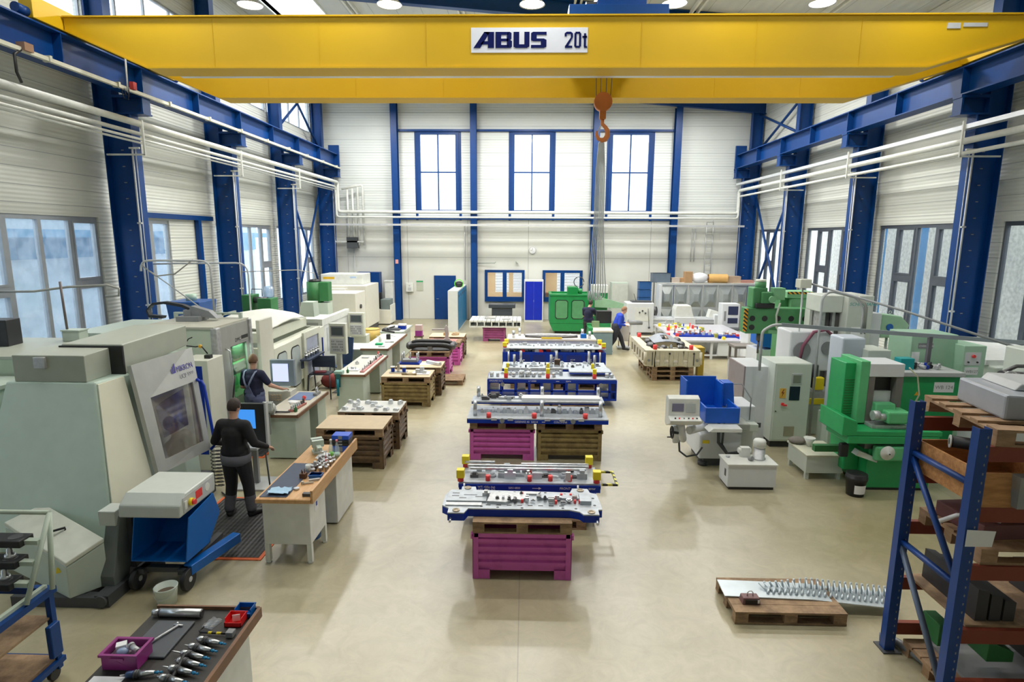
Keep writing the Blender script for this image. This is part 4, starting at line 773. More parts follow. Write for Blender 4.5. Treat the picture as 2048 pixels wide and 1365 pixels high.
one('coffee_mug',M().lathe(0,0,[(.03,0),(.042,.005),(.042,.09),(.036,.09),(.034,.01)],18).ring((.042,0,.05),.025,.005,'y'),WHT,'white mug with dark drink left of the tool holders on the wooden bench','mug',(-3.0,7.72,zt)); one('red_tool_cup',M().vc(0,0,0,.09,.03,14).vc(0,0,.09,.17,.004,6),mat('dull_red',(.5,.06,.06),.5),'red cup with a pin among the tool holders','cup',(-2.82,7.9,zt+.0))
one('pen_block',M().box(-.04,.04,-.04,.04,0,.07).vc(-.02,0,.07,.12,.006,6).vc(.015,.01,.07,.13,.006,6).vc(0,-.02,.07,.11,.006,6),mat('brown_wood_dark',(.12,.05,.02),.6),'small brown wooden pen block on the wooden bench','pen holder',(-2.98,7.47,zt))
crate('storage_tray','small blue plastic tray on the wooden bench near the tool holders',(-2.82,7.5,zt),.16,.1,.05,BLUE2); one('brush',M().cyl((0,0,.015),(.12,.04,.015),.012,8).box(-.03,0,-.012,.02,0,.04),TOPL,'small hand brush on the wooden bench','brush',(-2.9,7.26,zt)); one('steel_disc',M().vc(0,0,0,.025,.035,18),STEEL,'small steel disc on the near part of the wooden bench','disc',(-2.93,7.1,zt)); one('caliper_case',M().box(-.06,.06,-.03,.03,0,.04),DKG,'small dark case at the near right corner of the wooden bench','case',(-2.72,6.92,zt),bev=.004)
one('stapler_tool',M().box(-.07,.07,-.015,.015,0,.03).cyl((.07,0,.02),(.13,.02,.02),.01,6),LGRY,'grey hand tool lying before the blue tray on the wooden bench','tool',(-2.8,7.38,zt),.4)
one('waste_bin',M().lathe(0,0,[(.11,0),(.15,.35),(.14,.35),(.10,.02)],20),BLUE2,'blue waste bin under the wooden bench','waste bin',(-2.93,7.55,0))
# bench 2
t=bench('pale green workbench with brown edge and corner vise, behind the man in black',-4.84,-4.2,10.4,12.1,.87,TOPL,TOPD,[(-.83,-.1),(.35,.83)])
def big_vise(label,loc,rz):
    t=thing('bench_vise',label,'vise',loc,rz); VG=mat('vise_grey',(.42,.45,.43),.4)
    obj('body',M().ball((0,0,.12),.12,16,10,sc=(1,1.2,.9)).box(-.09,.09,-.04,.16,0,.06),VG,t); obj('jaw',M().box(-.09,.09,-.17,-.12,.1,.26).box(-.09,.09,-.09,-.04,.1,.26),VG,t,bev=.006); obj('spindle',M().cyl((0,-.15,.12),(0,-.28,.12),.02,10).ball((0,-.28,.12),.03,10,6),STEEL,t); obj('clamp_arm',M().box(-.035,.035,-.13,-.09,-.35,.05).cyl((-.1,-.11,-.12),(.0,-.11,-.2),.012,8),mat('vise_dark',(.25,.28,.26),.5),t); return t
big_vise('large round bodied vise clamped to the front left corner of the second bench',(-4.72,10.42,.87),.15)
def strip_rack(label,loc,L,n,mbar=None,rz=0,s=1.0):
    t=thing('tool_rack',label,'tool rack',loc,rz); obj('rail',M().box(-.05*s,.05*s,-L/2,L/2,0,.04*s),mbar or mat('red_oxide_bar',(.45,.17,.14),.5),t,bev=.004)
    for i in range(n):
        y=-L/2+L*(i+.5)/n; obj('collet',M().vc(0,y,.04*s,(.04+random.uniform(.05,.10))*s,.018*s,10).vc(.0,y,.04*s,.06*s,.028*s,10),random.choice([STEEL,DSTEEL,STEELM]),t)
    return t
strip_rack('short red tool rack with upright cutters on the second bench',(-4.36,10.85,.87),.55,7,rz=-.1)
one('red_handle_brush',M().ball((0,0,.07),.04,10,8).vc(0,0,0,.05,.012,8),RED,'small bright red knob standing on the second bench','knob',(-4.42,11.35,.87)); one('rubber_mat',M().box(-.25,.2,-.3,.3,0,.006),mat('blue_mat',(.14,.20,.36),.6),'blue mat on the far end of the second bench','mat',(-4.52,11.7,.87)); 
one('steel_strap',M().tube([(-.1,0,.02),(0,-.03,.03),(.1,0,.02),(.16,.03,.02)],.018,8),DSTEEL,'bent dark steel tool at the front of the second bench','tool',(-4.55,10.52,.87))
t=thing('angle_clamp','small steel clamp with round eye on the far end of the second bench','clamp',(-4.33,11.85,.87)); obj('body',M().box(-.04,.04,-.15,.1,0,.06),GRY,t,bev=.005); obj('eye',M().ring((0,-.02,.11),.05,.014,'x'),STEEL,t)
# bench 3
t=bench('pale green workbench with a long pink tool rack, third from the camera',-4.52,-3.8,13.55,15.9,.9,mat('pale_top',(.6,.6,.53),.5),TOPD,[(-1.15,-.55),(.45,1.15)])
strip_rack('long pink rail with a row of tool heads on the third bench',(-3.92,14.75,.9),2.0,11,mat('pink_bar',(.62,.28,.27),.5)); one('white_tray',M().box(-.15,.15,-.1,.1,0,.03),PAPER,'white tray with small parts on the third bench','tray',(-4.2,14.0,.9)); one('small_parts',M().cyl((-.06,0,.03),(.02,.02,.03),.025,10).vc(.06,0,0,.05,.02,10),STEEL,'bright small turned parts in the white tray on the third bench','part',(-4.2,14.0,.931))
t=thing('bench_vise','green vise with blue handle hanging at the corner of the third bench','vise',(-4.42,13.6,.9)); VG2=mat('vise_green',(.28,.42,.36),.45); obj('jaw',M().box(-.1,.1,-.1,.08,0,.08),VG2,t,bev=.01); obj('body',M().box(-.05,.05,-.12,-.06,-.3,.02),mat('teal_dark',(.02,.12,.12),.5),t,bev=.005); obj('handle',M().cyl((0,-.14,-.1),(0,-.14,-.5),.03,10),mat('teal_paint',(.0,.16,.22),.4),t)
one('red_cap_bottle',M().vc(0,0,0,.08,.02,10).vc(0,0,.08,.12,.02,10),RED,'small red capped bottle at the far end of the pink rail','bottle',(-4.03,15.82,.9))
# bench 4, low cabinet beside it
t=bench('pale bench behind the third one, with a brown edge along the aisle',-4.75,-3.95,16.6,19.3,.95,mat('pale_top2',(.58,.60,.55),.5),TOPD,[(-1.3,-.6),(.5,1.3)])
t=thing('low_cabinet','low white cabinet between the third and fourth bench','cabinet',(-5.15,17.5,0)); obj('body',M().box(-.38,.38,-.5,.5,0,.82),GRN2,t,bev=.01); obj('cover',M().box(-.4,.4,-.52,.52,.82,.85),WHT,t)
one('green_tray',M().box(-.1,.1,-.08,.08,0,.05),mat('bright_green',(.0,.42,.16),.5),'small bright green box on the fourth bench','box',(-4.35,17.2,.95)); one('spray_can',M().vc(0,0,0,.18,.045,14).cyl((0,0,.15),(-.12,-.02,.17),.012,6),WHT,'white can with a spout on the fourth bench','can',(-4.45,17.75,.95))
t=thing('black_holder','black two armed holder standing on the fourth bench','holder',(-4.3,18.2,.95)); obj('base',M().box(-.06,.06,-.05,.05,0,.16),BLK,t,bev=.01); obj('arm',M().cyl((-.2,0,.28),(.2,0,.22),.03,8).cyl((-.12,0,.26),(-.14,0,.34),.02,8).cyl((0,0,.25),(-.02,0,.36),.02,8),BLK,t)
bench('pale bench farthest back in the left row',-4.95,-4.15,19.7,21.3,.95,mat('pale_top3',(.55,.57,.55),.5),GRN2,[(-.75,.75)])
t=thing('blue_box','small blue box with white lid on the farthest left bench','box',(-4.3,20.3,.95)); obj('shell',M().box(-.13,.13,-.12,.12,0,.13),CBLUE,t,bev=.008); obj('lid',M().box(-.13,.13,-.12,.12,.13,.18),PAPER,t,'white lid'); one('grey_plate',M().box(-.3,.3,-.2,.2,0,.05).cyl((-.1,0,.05),(.1,.05,.12),.03,8),DKG,'dark grey tool plate on the farthest left bench','plate',(-4.62,20.1,.95))
t=thing('rolling_stool','small stool with pink box beside the farthest left bench','stool',(-3.9,21.3,0)); obj('seat',M().box(-.15,.15,-.15,.15,.5,.55),BRN,t); obj('box',M().box(-.12,.12,-.12,.12,.55,.75),mat('purple_plastic',(.3,.03,.25),.5),t,'purple box'); obj('lid',M().box(-.12,.12,-.12,.12,.75,.95),mat('pinkish',(.6,.42,.42),.6),t)
for x in(-.12,.12):
    for y in(-.12,.12): obj('leg',M().cyl((x,y,0),(x*.9,y*.9,.5),.012,6),DSTEEL,t)
# near bench bottom left with tools
t=bench('dark topped workbench with spread out tools at the bottom of the picture',-3.2,-2.3,2.4,4.62,.9,mat('black_rubber_top',(.035,.033,.030),.55),TOPD,[(-1.0,1.0)],ledge=.03,pm=WHT)
obj('back_edge',M().box(-.45,.45,1.1,1.12,.84,.93),TOPD,t)
zb=.901
t=thing('steel_shaft','polished thick steel test bar lying across the back of the near bench','bar',(-2.95,4.51,zb+.035)); obj('bar',M().cyl((-.16,0,0),(.2,0,0),.035,24),STEEL,t); obj('shank',M().cyl((-.22,0,0),(-.16,0,0),.026,24),STEEL,t); obj('collar',M().cyl((-.165,0,0),(-.15,0,0),.0355,24).cyl((.19,0,0),(.21,0,0),.034,24,.028),DSTEEL,t)
one('slate_board',M().box(-.16,.16,-.22,.22,0,.02),mat('slate_plastic',(.075,.085,.10),.5),'dark slate pad under the ring spanner on the near bench','pad',(-2.92,4.21,zb),0,bev=.008)
t=thing('torque_wrench','pale steel wrench with round head on the slate pad','wrench',(-2.92,4.21,zb+.03),.0); obj('shaft',M().tube([(-.06,-.14,0),(.0,.0,.005),(.06,.14,.0)],.01,10),STEELM,t); obj('head',M().vc(-.075,-.17,-.01,.012,.035,20),PAPER,t); obj('tee',M().cyl((.02,.15,0),(.1,.14,0),.008,8).ball((.04,.165,0),.014,8,6),STEEL,t)
def ecrate(label,loc,sx,sy,sz,m,rz=0):
    t=thing('storage_crate',label,'crate',loc,rz); obj('shell',M().plate((-sx/2,sx/2,-sy/2,sy/2),[(-sx/2+.012,sx/2-.012,-sy/2+.012,sy/2-.012)],.0,sz,'z').box(-sx/2+.01,sx/2-.01,-sy/2+.01,sy/2-.01,0,.01),m,t,bev=.004)
    obj('rim',M().plate((-sx/2-.012,sx/2+.012,-sy/2-.012,sy/2+.012),[(-sx/2+.008,sx/2-.008,-sy/2+.008,sy/2-.008)],sz-.018,sz+.002,'z'),m,t); obj('handle_bar',M().box(-.05,.05,-sy/2-.02,-sy/2-.012,sz-.035,sz-.018),m,t); return t
PURP=mat('purple_crate',(.30,.03,.22),.4,coat=.2)
ecrate('purple plastic crate holding metal parts on the near bench',(-3.02,3.96,zb),.27,.19,.13,PURP)
one('foam_piece',M().box(-.035,.035,-.03,.03,0,.05),PAPER,'white wedge lying in the purple crate','wedge',(-3.08,3.99,zb+.08),.5); one('metal_part',M().cyl((0,0,0),(.08,-.05,.0),.02,12).cyl((0,0,0),(-.02,.015,0),.026,12),STEELM,'grey cylindrical part lying in the purple crate','part',(-2.99,3.98,zb+.115)); one('plastic_bag',M().ball((0,0,0),.045,12,8,sc=(1,.8,.6)),mat('clear_blue_plastic',(.25,.33,.5),.2),'bluish plastic bag lying in the purple crate','bag',(-3.04,3.94,zb+.1))
for i in range(4): one('metal_nut',M().vc(0,0,0,.02,.018,6),STEEL,'small steel nut in the purple crate, %s from the left'%NW[i],'nut',(-3.1+.045*i,3.9,zb+.07),0,group='nuts in the purple crate')
one('crate_fill',M().box(-.12,.12,-.08,.08,0,.06),mat('scrap_parts',(.25,.2,.25),.5,.3,var=.4,scale=60),'layer of small metal parts in the bottom of the purple crate','parts',(-3.02,3.96,zb+.011))['kind']='stuff'
RB=mat('red_bin',(.75,.015,.02),.35); 
def sbin(label,loc,m,sx=.14,sy=.12,sz=.07): 
    t=thing('storage_bin',label,'bin',loc); b=M(); w=.005
    b.prism([(-sy/2,0),(sy/2,0),(sy/2,sz),(-sy/2+.02,sz),(-sy/2+.02,sz*.6),(-sy/2,sz*.6)],-sx/2,-sx/2+w,'x').prism([(-sy/2,0),(sy/2,0),(sy/2,sz),(-sy/2+.02,sz),(-sy/2+.02,sz*.6),(-sy/2,sz*.6)],sx/2-w,sx/2,'x')
    b.box(-sx/2,sx/2,-sy/2,sy/2,0,w).box(-sx/2,sx/2,sy/2-w,sy/2,0,sz).box(-sx/2,sx/2,-sy/2,-sy/2+w,0,sz*.6); obj('shell',b,m,t); obj('rim',M().box(-sx/2-.004,sx/2+.004,sy/2-.003,sy/2+.005,sz-.01,sz),m,t); return t
sbin('red open fronted storage bin at the right back of the near bench',(-2.42,4.44,zb),RB); sbin('blue storage bin behind the red one on the near bench',(-2.40,4.56,zb),BLUE2)
one('paper_slip',M().box(-.03,.03,-.002,.002,0,.06),PAPER,'white slip of paper standing in the red storage bin','paper',(-2.42,4.45,zb+.01),.3)
b=M(); vs=[];fs=[];n=6
for j in range(n):
    for i in range(n): vs.append((-.05+.1*i/(n-1),-.06+.12*j/(n-1),.006+.015*abs(math.sin(i*2.1+j*1.7))))
for j in range(n-1):
    for i in range(n-1): fs.append((j*n+i,j*n+i+1,(j+1)*n+i+1,(j+1)*n+i))
k=len(vs); vs+=[(v[0],v[1],0) for v in vs]; fs+=[tuple(a+k for a in f[::-1]) for f in fs[:]]+[(i,i+1,k+i+1,k+i)[::1] for i in range(n-1)]
b.add(vs,fs,0,False); one('clear_bag',b,glassmat('clear_film',(.9,.92,.95),.45,(.8,.85,.9),.4),'crinkled clear plastic bag on the near bench','bag',(-2.61,4.42,zb),-.3)
t=thing('hammer','small hammer with yellow banded handle and grey rubber head on the near bench','hammer',(-2.5,4.28,zb+.02),-.05); obj('handle',M().cyl((-.14,.0,0),(.1,0,.0),.009,8),BLK,t); obj('grip_band',M().cyl((-.07,0,0),(-.04,0,0),.0105,8).cyl((.0,0,0),(.04,0,0),.0105,8),YELB,t,'yellow bands'); obj('head',M().box(.09,.15,-.03,.03,-.018,.03),GRY,t,bev=.004); obj('hook_end',M().tube([(-.14,0,0),(-.16,.02,0),(-.15,.05,0),(-.14,.06,.01)],.007,6),BLK,t)
# row of taper tool holders lying down
BLUED=mat('blue_pull_stud',(.02,.25,.5),.4)
def taper_holder(label,loc,rz,L=.17,nose=.05,drill=.04,r=.019,nosecol=None):
    t=thing('taper_tool_holder',label,'tool holder',loc,rz,None)
    def ax(prof,n=18):
        b=M(); b.x=Matrix.Rotation(PI/2,4,'Y'); b.lathe(0,0,prof,n); return b
    obj('taper_shank',ax([(r*1.25,.0),(r*.72,L*.55)]),STEEL,t); obj('flange',ax([(r*1.55,-.03),(r*1.55,-.015),(r*1.3,-.015),(r*1.3,-.010),(r*1.5,-.01),(r*1.5,0),(r*1.25,0)]),DSTEEL,t)
    obj('nose',ax([(r*.9,-.03-nose),(r*1.25,-.03-nose*.8),(r*1.3,-.03)]),nosecol or STEEL,t); obj('pull_stud',ax([(r*.45,L*.55),(r*.45,L*.62),(r*.6,L*.62),(r*.6,L*.67),(r*.2,L*.68),(r*.2,L*.72),(r*.4,L*.74),(r*.4,L*.82)]),BLUED,t,'pull stud with a blue ring')
    if drill: obj('cutter',ax([(.004,-.03-nose-drill),(.006,-.03-nose-drill+.01),(.006,-.03-nose)],8),STEEL,t)
    return t
spots=[(-2.52,4.175,.02,'first from the back, short nosed'),(-2.545,4.09,.045,'second from the back, with stub cutter'),(-2.56,4.01,.09,'third from the back, with long twist drill'),(-2.545,3.93,.02,'fourth from the back, broad plain nose'),(-2.56,3.85,.06,'fifth from the back, slim nosed'),(-2.57,3.755,.03,'sixth from the back, at the picture edge')]
for x,y,d,l in spots: taper_holder('steel taper tool holder on the near bench, '+l,(x,y,zb+.03),-.22,.21,.055,d,.02)
one('black_lever',M().tube([(0,.12,.05),(0,.1,.06),(.01,0,.03),(.03,-.2,.02)],.014,8).cyl((-.02,.12,.05),(.02,.12,.05),.016,10),BLK,'black lever tool with a ring end leaning over the tool holders','lever',(-2.585,3.86,zb))
taper_holder('dark blue taper tool holder lying left of the others at the bottom edge',(-2.83,3.80,zb+.03),.15,.2,.06,.04,.02,mat('dark_blue_steel',(.05,.09,.2),.4,.5)); one('paper_slip',M().box(-.12,.12,-.08,.08,0,.003),PAPER,'white printed sheet left of the tools at the bottom picture edge','paper',(-3.05,3.72,zb))
# ================================================================ MACHINES, LEFT SIDE
MINT=mat('pale_mint_panel',(.50,.62,.54),.38,var=.03); OLIVEG=mat('grey_hood',(.40,.43,.36),.42,var=.03); SIL=mat('silver_front',(.42,.43,.41),.38,.35,var=.04)
def quad(b,p,th,m=0):
    """thick panel: 4 corner points, thickness vector"""
    p=[Vector(q) for q in p]; th=Vector(th); vs=p+[q+th for q in p]
    return b.add(vs,[(0,1,2,3),(7,6,5,4),(0,4,5,1),(1,5,6,2),(2,6,7,3),(3,7,4,0)],m)
def lerp(a,b,t): return tuple(Vector(a)*(1-t)+Vector(b)*t)
# ---- machine with the slanted door
t=thing('milling_machine','big pale green milling machine with slanted door panel, at the left front','machine',(-6,7.5,0)); o=Vector((6,-7.5,0))
def L(*p): return [tuple(Vector(q)+o) for q in p]
b=M(); bot=L((-6.75,6.47,.35),(-4.92,6.45,.35),(-4.92,7.3,.35),(-4.85,8.3,.35),(-5.4,9.2,.35),(-6.75,9.2,.35)); top=L((-6.52,7.06,2.3),(-5.40,7.08,2.3),(-5.30,7.5,2.3),(-5.25,8.75,2.3),(-5.5,9.2,2.3),(-6.52,9.2,2.3))
b.add(bot+top,[(5,4,3,2,1,0),(6,7,8,9,10,11)]+[(i,(i+1)%6,6+(i+1)%6,6+i) for i in range(6)]); obj('enclosure',b,MINT,t,bev=.02)
b=M(); quad(b,L((-5.385,7.10,2.27),(-5.30,7.46,2.29),(-4.90,7.24,.9),(-4.935,6.50,.45)),(.025,-.015,0)); obj('corner_panel',b,mat('cream_facet',(.74,.73,.58),.4,var=.02),t)
TL,TR,BR,BL=(-5.24,7.47,2.42),(-5.17,8.78,2.42),(-4.66,8.16,1.02),(-4.86,7.24,1.0)
def onp(u,v,off=0): 
    p=Vector(lerp(lerp(TL,TR,u),lerp(BL,BR,u),v)); n=(Vector(TR)-Vector(TL)).cross(Vector(BL)-Vector(TL)).normalized(); n=n if n.x>0 else -n
    return tuple(p+n*off+o)
b=M()
# door panel with window opening
us=[0,.16,.90,1]; vs=[0,.33,.9,1]
for i in range(3):
    for j in range(3):
        if i==1 and j==1: continue
        q=[onp(us[i],vs[j],.0),onp(us[i+1],vs[j],.0),onp(us[i+1],vs[j+1],.0),onp(us[i],vs[j+1],.0)]; q2=[onp(us[i],vs[j],.06),onp(us[i+1],vs[j],.06),onp(us[i+1],vs[j+1],.06),onp(us[i],vs[j+1],.06)]
        b.add(q+q2,[(0,1,2,3),(7,6,5,4),(0,4,5,1),(1,5,6,2),(2,6,7,3),(3,7,4,0)])
dr=obj('door',b,SIL,t)
b=M(); b.add([onp(.15,.32,.045),onp(.91,.32,.045),onp(.91,.91,.045),onp(.15,.91,.045),onp(.15,.32,.04),onp(.91,.32,.04),onp(.91,.91,.04),onp(.15,.91,.04)],[(0,1,2,3),(7,6,5,4),(0,4,5,1),(1,5,6,2),(2,6,7,3),(3,7,4,0)]); obj('window_pane',b,glassmat('tinted_pane',(.8,.74,.72),.10,(.5,.40,.38),.25),dr)
b=M(); b.add([onp(.25,.42,.02),onp(.75,.36,.02),onp(.72,.70,.02),onp(.28,.72,.02),onp(.25,.42,.008),onp(.75,.36,.008),onp(.72,.70,.008),onp(.28,.72,.008)],[(0,1,2,3),(7,6,5,4),(0,4,5,1),(1,5,6,2),(2,6,7,3),(3,7,4,0)]); obj('spindle_table',b,mat('inner_blue',(.04,.07,.28),.3,.4,var=.8,scale=9),dr,'dark blue machine parts behind the pane')
b=M(); b.cyl(onp(.97,.32,.07),onp(.97,.36,.13),.022,8).tube([onp(.97,.34,.13),onp(1.0,.4,.14),onp(1.0,.97,.14),onp(.97,1.0,.08)],.022,8); obj('handle',b,CBLUE,dr)
# lettering on the door
n=(Vector(TR)-Vector(TL)).cross(Vector(BL)-Vector(TL)).normalized(); n=n if n.x>0 else -n
ex=(Vector(onp(.9,.2))-Vector(onp(.5,.2))).normalized(); ey=n.cross(ex).normalized(); 
def ptext(body,size,u,v,m,sx=1):
    x=text(body,size,'lettering',dr,(0,0,0),(0,0,0),m,.001,sx=1); mw=Matrix((ex,ey,n)).transposed().to_4x4(); mw.translation=Vector(onp(u,v,.0625)); x.matrix_local=mw@Matrix.Diagonal((sx,1,1,1)); return x
VIO=mat('violet_print',(.06,.05,.33),.5); ptext('MIKRON',.12,.66,.19,VIO,.8); ptext('UCP 1000',.095,.70,.265,mat('grey_print',(.25,.25,.3),.5),.8)
b=M()
for i,h in enumerate((.06,.09,.12)):
    u=.57+i*.026; q=[onp(u,.19,.061),onp(u+.016,.19,.061),onp(u+.016,.19-h*.75,.061),onp(u,.19-h*.75,.061)]; b.add(q+[tuple(Vector(z_)+n*.002) for z_ in q],[(0,1,2,3),(7,6,5,4),(0,4,5,1),(1,5,6,2),(2,6,7,3),(3,7,4,0)])
obj('logo_bars',b,VIO,dr)
obj('hood',M().prism([(7.08+o.y,2.3),(7.08+o.y,2.64),(7.6+o.y,2.66),(7.6+o.y,2.3)],-6.42+o.x,-5.50+o.x,'x'),OLIVEG,t,bev=.01); b=M(); b.prism([(7.55+o.y,2.3),(7.55+o.y,2.70),(9.05+o.y,2.74),(9.05+o.y,2.42)],-6.15+o.x,-5.33+o.x,'x'); obj('roof_housing',b,OLIVEG,t,bev=.015)
obj('gap_strip',M().box(-6.17+o.x,-5.32+o.x,7.53+o.y,7.56+o.y,2.3,2.68),BLK,t); obj('bracket',M().box(-6.12+o.x,-5.98+o.x,7.04+o.y,7.085+o.y,2.48,2.62),STEELM,t,bev=.005)
obj('plinth',M().box(-6.7+o.x,-5.05+o.x,6.9+o.y,9.0+o.y,0,.35),DKG,t)
t2=thing('machine_cabinet','wide pale cabinet behind the slanted door machine by the left windows','cabinet',(-7.9,8.6,0)); obj('body',M().box(-1.6,1.15,-.75,.75,0,2.42),mat('pale_green_cab',(.50,.60,.45),.42,var=.03),t2,bev=.01); obj('top_plate',M().box(-1.62,1.17,-.77,.77,2.42,2.46),OLIVEG,t2)
t2=thing('machine_cabinet','lower pale cabinet at the left picture edge in front of the windows','cabinet',(-7.6,7.3,0)); obj('body',M().box(-.9,.82,-.3,.45,0,2.15),MINT,t2,bev=.01); obj('cover',M().box(-.92,.84,-.32,.47,2.15,2.2),GRN2,t2)
one('black_box',M().box(-.15,.15,-.16,.16,0,.4),BLK,'tall black box standing on the wide pale cabinet by the left windows','box',(-7.95,8.7,2.46),.15,bev=.01)
t2=thing('control_box','small grey green box on the wide cabinet beside the column','box',(-7.2,9.15,2.46)); obj('body',M().box(-.14,.14,-.1,.1,0,.16),GRN2,t2,bev=.01); obj('lid',M().box(-.15,.15,-.11,.11,.16,.18),GRN2,t2)
one('cable_bundle',M().tube([(-.6,0,.03),(-.2,.05,.09),(.2,.0,.1),(.6,.05,.05)],.05,8).tube([(-.5,.12,.03),(0,.15,.08),(.6,.1,.04)],.03,8),BLK,'black bundle of cables on the machine roof behind the slanted door machine','cable',(-6.3,9.35,2.46)) 
t2=thing('machine_cabinet','narrow pale cabinet filling the space behind the machine with the slanted door','cabinet',(-6.3,9.5,0)); obj('body',M().box(-.6,.5,-.22,.3,0,2.46),GRN2,t2)
# ---- swarf box with slanted lid
t=thing('swarf_box','low pale box with slanted lid and black handle before the big machine','box',(-5.5,6.3,0)); o=Vector((5.5,-6.3,0))
A,Lf,F,R_=L((-5.92,6.68,.86),(-6.2,6.42,.74),(-5.05,5.87,.55),(-4.81,6.16,.70)); b=M(); B_=[(q[0],q[1],.12) for q in (A,Lf,F,R_)]
b.add([*(tuple(Vector(q)-Vector((0,0,.06))) for q in (A,Lf,F,R_)),*B_],[(3,2,1,0),(4,5,6,7),(0,1,5,4),(1,2,6,5),(2,3,7,6),(3,0,4,7)]); obj('body',b,GRN2,t,bev=.01)
b=M(); quad(b,[A,Lf,F,R_],(0,0,-.05)); obj('lid',b,mat('lid_cream',(.66,.68,.58),.4),t,bev=.01); obj('handle',M().tube([tuple(Vector(lerp(F,A,.45))+Vector(q)) for q in ((-.03,-.03,0),(-.03,-.03,.05),(.08,.06,.06),(.08,.06,.02))],.014,8),BLK,t); obj('warning_mark',M().cyl(tuple(Vector(lerp(F,Lf,.12))+Vector((0,-.006,-.15))),tuple(Vector(lerp(F,Lf,.12))+Vector((0,-.015,-.15))),.045,3),YELB,t)
obj('base_rail',M().box(F[0]-.7,F[0]+.3,F[1]+.02,F[1]+.14,0,.12).prism([(.35,-.25),(.55,-.33),(.95,.5),(.8,.6)],0,.12,'z'),DKG,t)
# ---- chip conveyor
t=thing('chip_conveyor','grey chip conveyor head with yellow stop button reaching over the blue cart','conveyor',(-4.3,6.6,0)); CG=mat('conveyor_grey',(.50,.54,.50),.4,var=.03)
b=M(); b.prism([(-.38,.92),(.40,.92),(.42,1.0),(.42,1.16),(-.22,1.16),(-.36,1.06)],-.36,.36,'x'); obj('head_housing',b,CG,t,bev=.02)
pnl=obj('switch_panel',M().box(.36,.365,-.30,.36,.95,1.13),LGRY,t); obj('stop_button',M().cyl((.365,-.16,1.03),(.40,-.16,1.03),.045,16),YELB,pnl,'yellow ring').name='stop_button'; obj('red_knob',M().cyl((.40,-.16,1.03),(.43,-.16,1.03),.03,16),RED,pnl,'red knob'); obj('power_switch',M().box(.365,.372,-.28,-.23,.98,1.08),WHT,pnl); obj('red_label',M().box(.365,.368,-.04,.10,1.0,1.1),RED,pnl); obj('warning_disc',M().cyl((.365,.22,1.05),(.369,.22,1.05),.05,16),WHT,pnl)
obj('gearbox',M().box(-.62,-.42,-.35,-.12,.80,.98),CG,t,bev=.01); b=M(); b.prism([(-.3,.9),(.05,.9),(-.25,.12),(-.5,.12),(-.5,.25)],-.56,-.40,'x'); obj('chute',b,mat('dark_conveyor',(.14,.16,.15),.5),t,bev=.01); obj('floor_rail',M().box(-.50,-.34,-.7,-.1,0,.14).cyl((-.42,-.73,.08),(-.42,-.70,.08),.07,12),DKG,t); obj('support_arm',M().box(-.42,-.34,-.2,.2,.2,.92),DKG,t)
# ---- blue tipping cart
t=thing('tipping_cart','blue tipping chip cart with black wheels under the conveyor','cart',(-4.25,6.6,0)); prof=[(-.36,.38),(-.24,.86),(.30,.92),(.42,.62),(.12,.36)]; w=.33
b=M(); b.prism(prof,-w,-w+.012,'x').prism(prof,w-.012,w,'x')
def strip(a,c,th=.012):
    (y0,z0),(y1,z1)=a,c; d=Vector((y1-y0,z1-z0)).normalized()*th; nn=(d.y,-d.x); b.prism([(y0,z0),(y1,z1),(y1-nn[0],z1-nn[1]),(y0-nn[0],z0-nn[1])],-w,w,'x')
strip(prof[2],prof[3]); strip(prof[3],prof[4]); strip(prof[4],prof[0]); obj('hopper',b,BLUE2,t)
obj('frame',M().box(-.28,-.2,-.35,.55,.2,.26).box(.2,.28,-.35,.55,.2,.26).box(-.28,.28,-.3,-.22,.2,.26).box(-.25,.25,.1,.3,.26,.36),DKG,t); obj('fork_pocket',M().box(.28,.40,-.2,.62,.16,.28),BLUE2,t,bev=.008).rotation_euler=(0,0,-.25)
for x,y,r in ((-.3,-.32,.13),(.3,-.32,.13),(-.25,.42,.08),(.25,.42,.08)):
    wq=obj('wheel',M().cyl((x-.03,y,r),(x+.03,y,r),r,20),BLK,t,bev=.008); obj('hub',M().cyl((x-.035,y,r),(x+.035,y,r),r*.25,12),LGRY,wq)
t=thing('bucket','pale plastic bucket on the floor before the blue cart','bucket',(-4.04,6.0,0)); obj('shell',M().lathe(0,0,[(.095,0),(.12,.20),(.125,.215),(.115,.215),(.09,.01)],24),mat('bucket_green_white',(.55,.62,.55),.4),t); obj('content',M().vc(0,0,.12,.14,.105,20),mat('swarf_brown',(.12,.09,.06),.8),t); obj('handle',M().tube([(.125*math.cos(a),.0+.125*math.sin(a),.20-.09*math.sin(-a)) for a in [ -PI*i/12 for i in range(13)]],.003,6),LGRY,t)
# ---- mats
RUB=panelmat('rubber_mat',(.022,.022,.022),(.05,.05,.05),'X',.2,0,.06,.6,.02,('Y',.1,0))
def fmat(label,x0,x1,y0,y1):
    t=thing('floor_mat',label,'mat',((x0+x1)/2,(y0+y1)/2,0)); w,d=(x1-x0)/2,(y1-y0)/2; obj('rubber_field',M().box(-w,w,-d,d,0,.016),RUB,t); obj('edge_strip',M().plate((-w-.05,w+.05,-d-.05,d+.05),[(-w,w,-d,d)],0,.012,'z'),mat('orange_edge',(.75,.14,.03),.5),t,'orange edge strip')
fmat('black rubber floor mat with orange edge under the man in black',-4.75,-3.43,6.97,8.7); fmat('second black rubber floor mat with orange edge, under the man in dungarees',-5.7,-4.95,10.5,12.3)
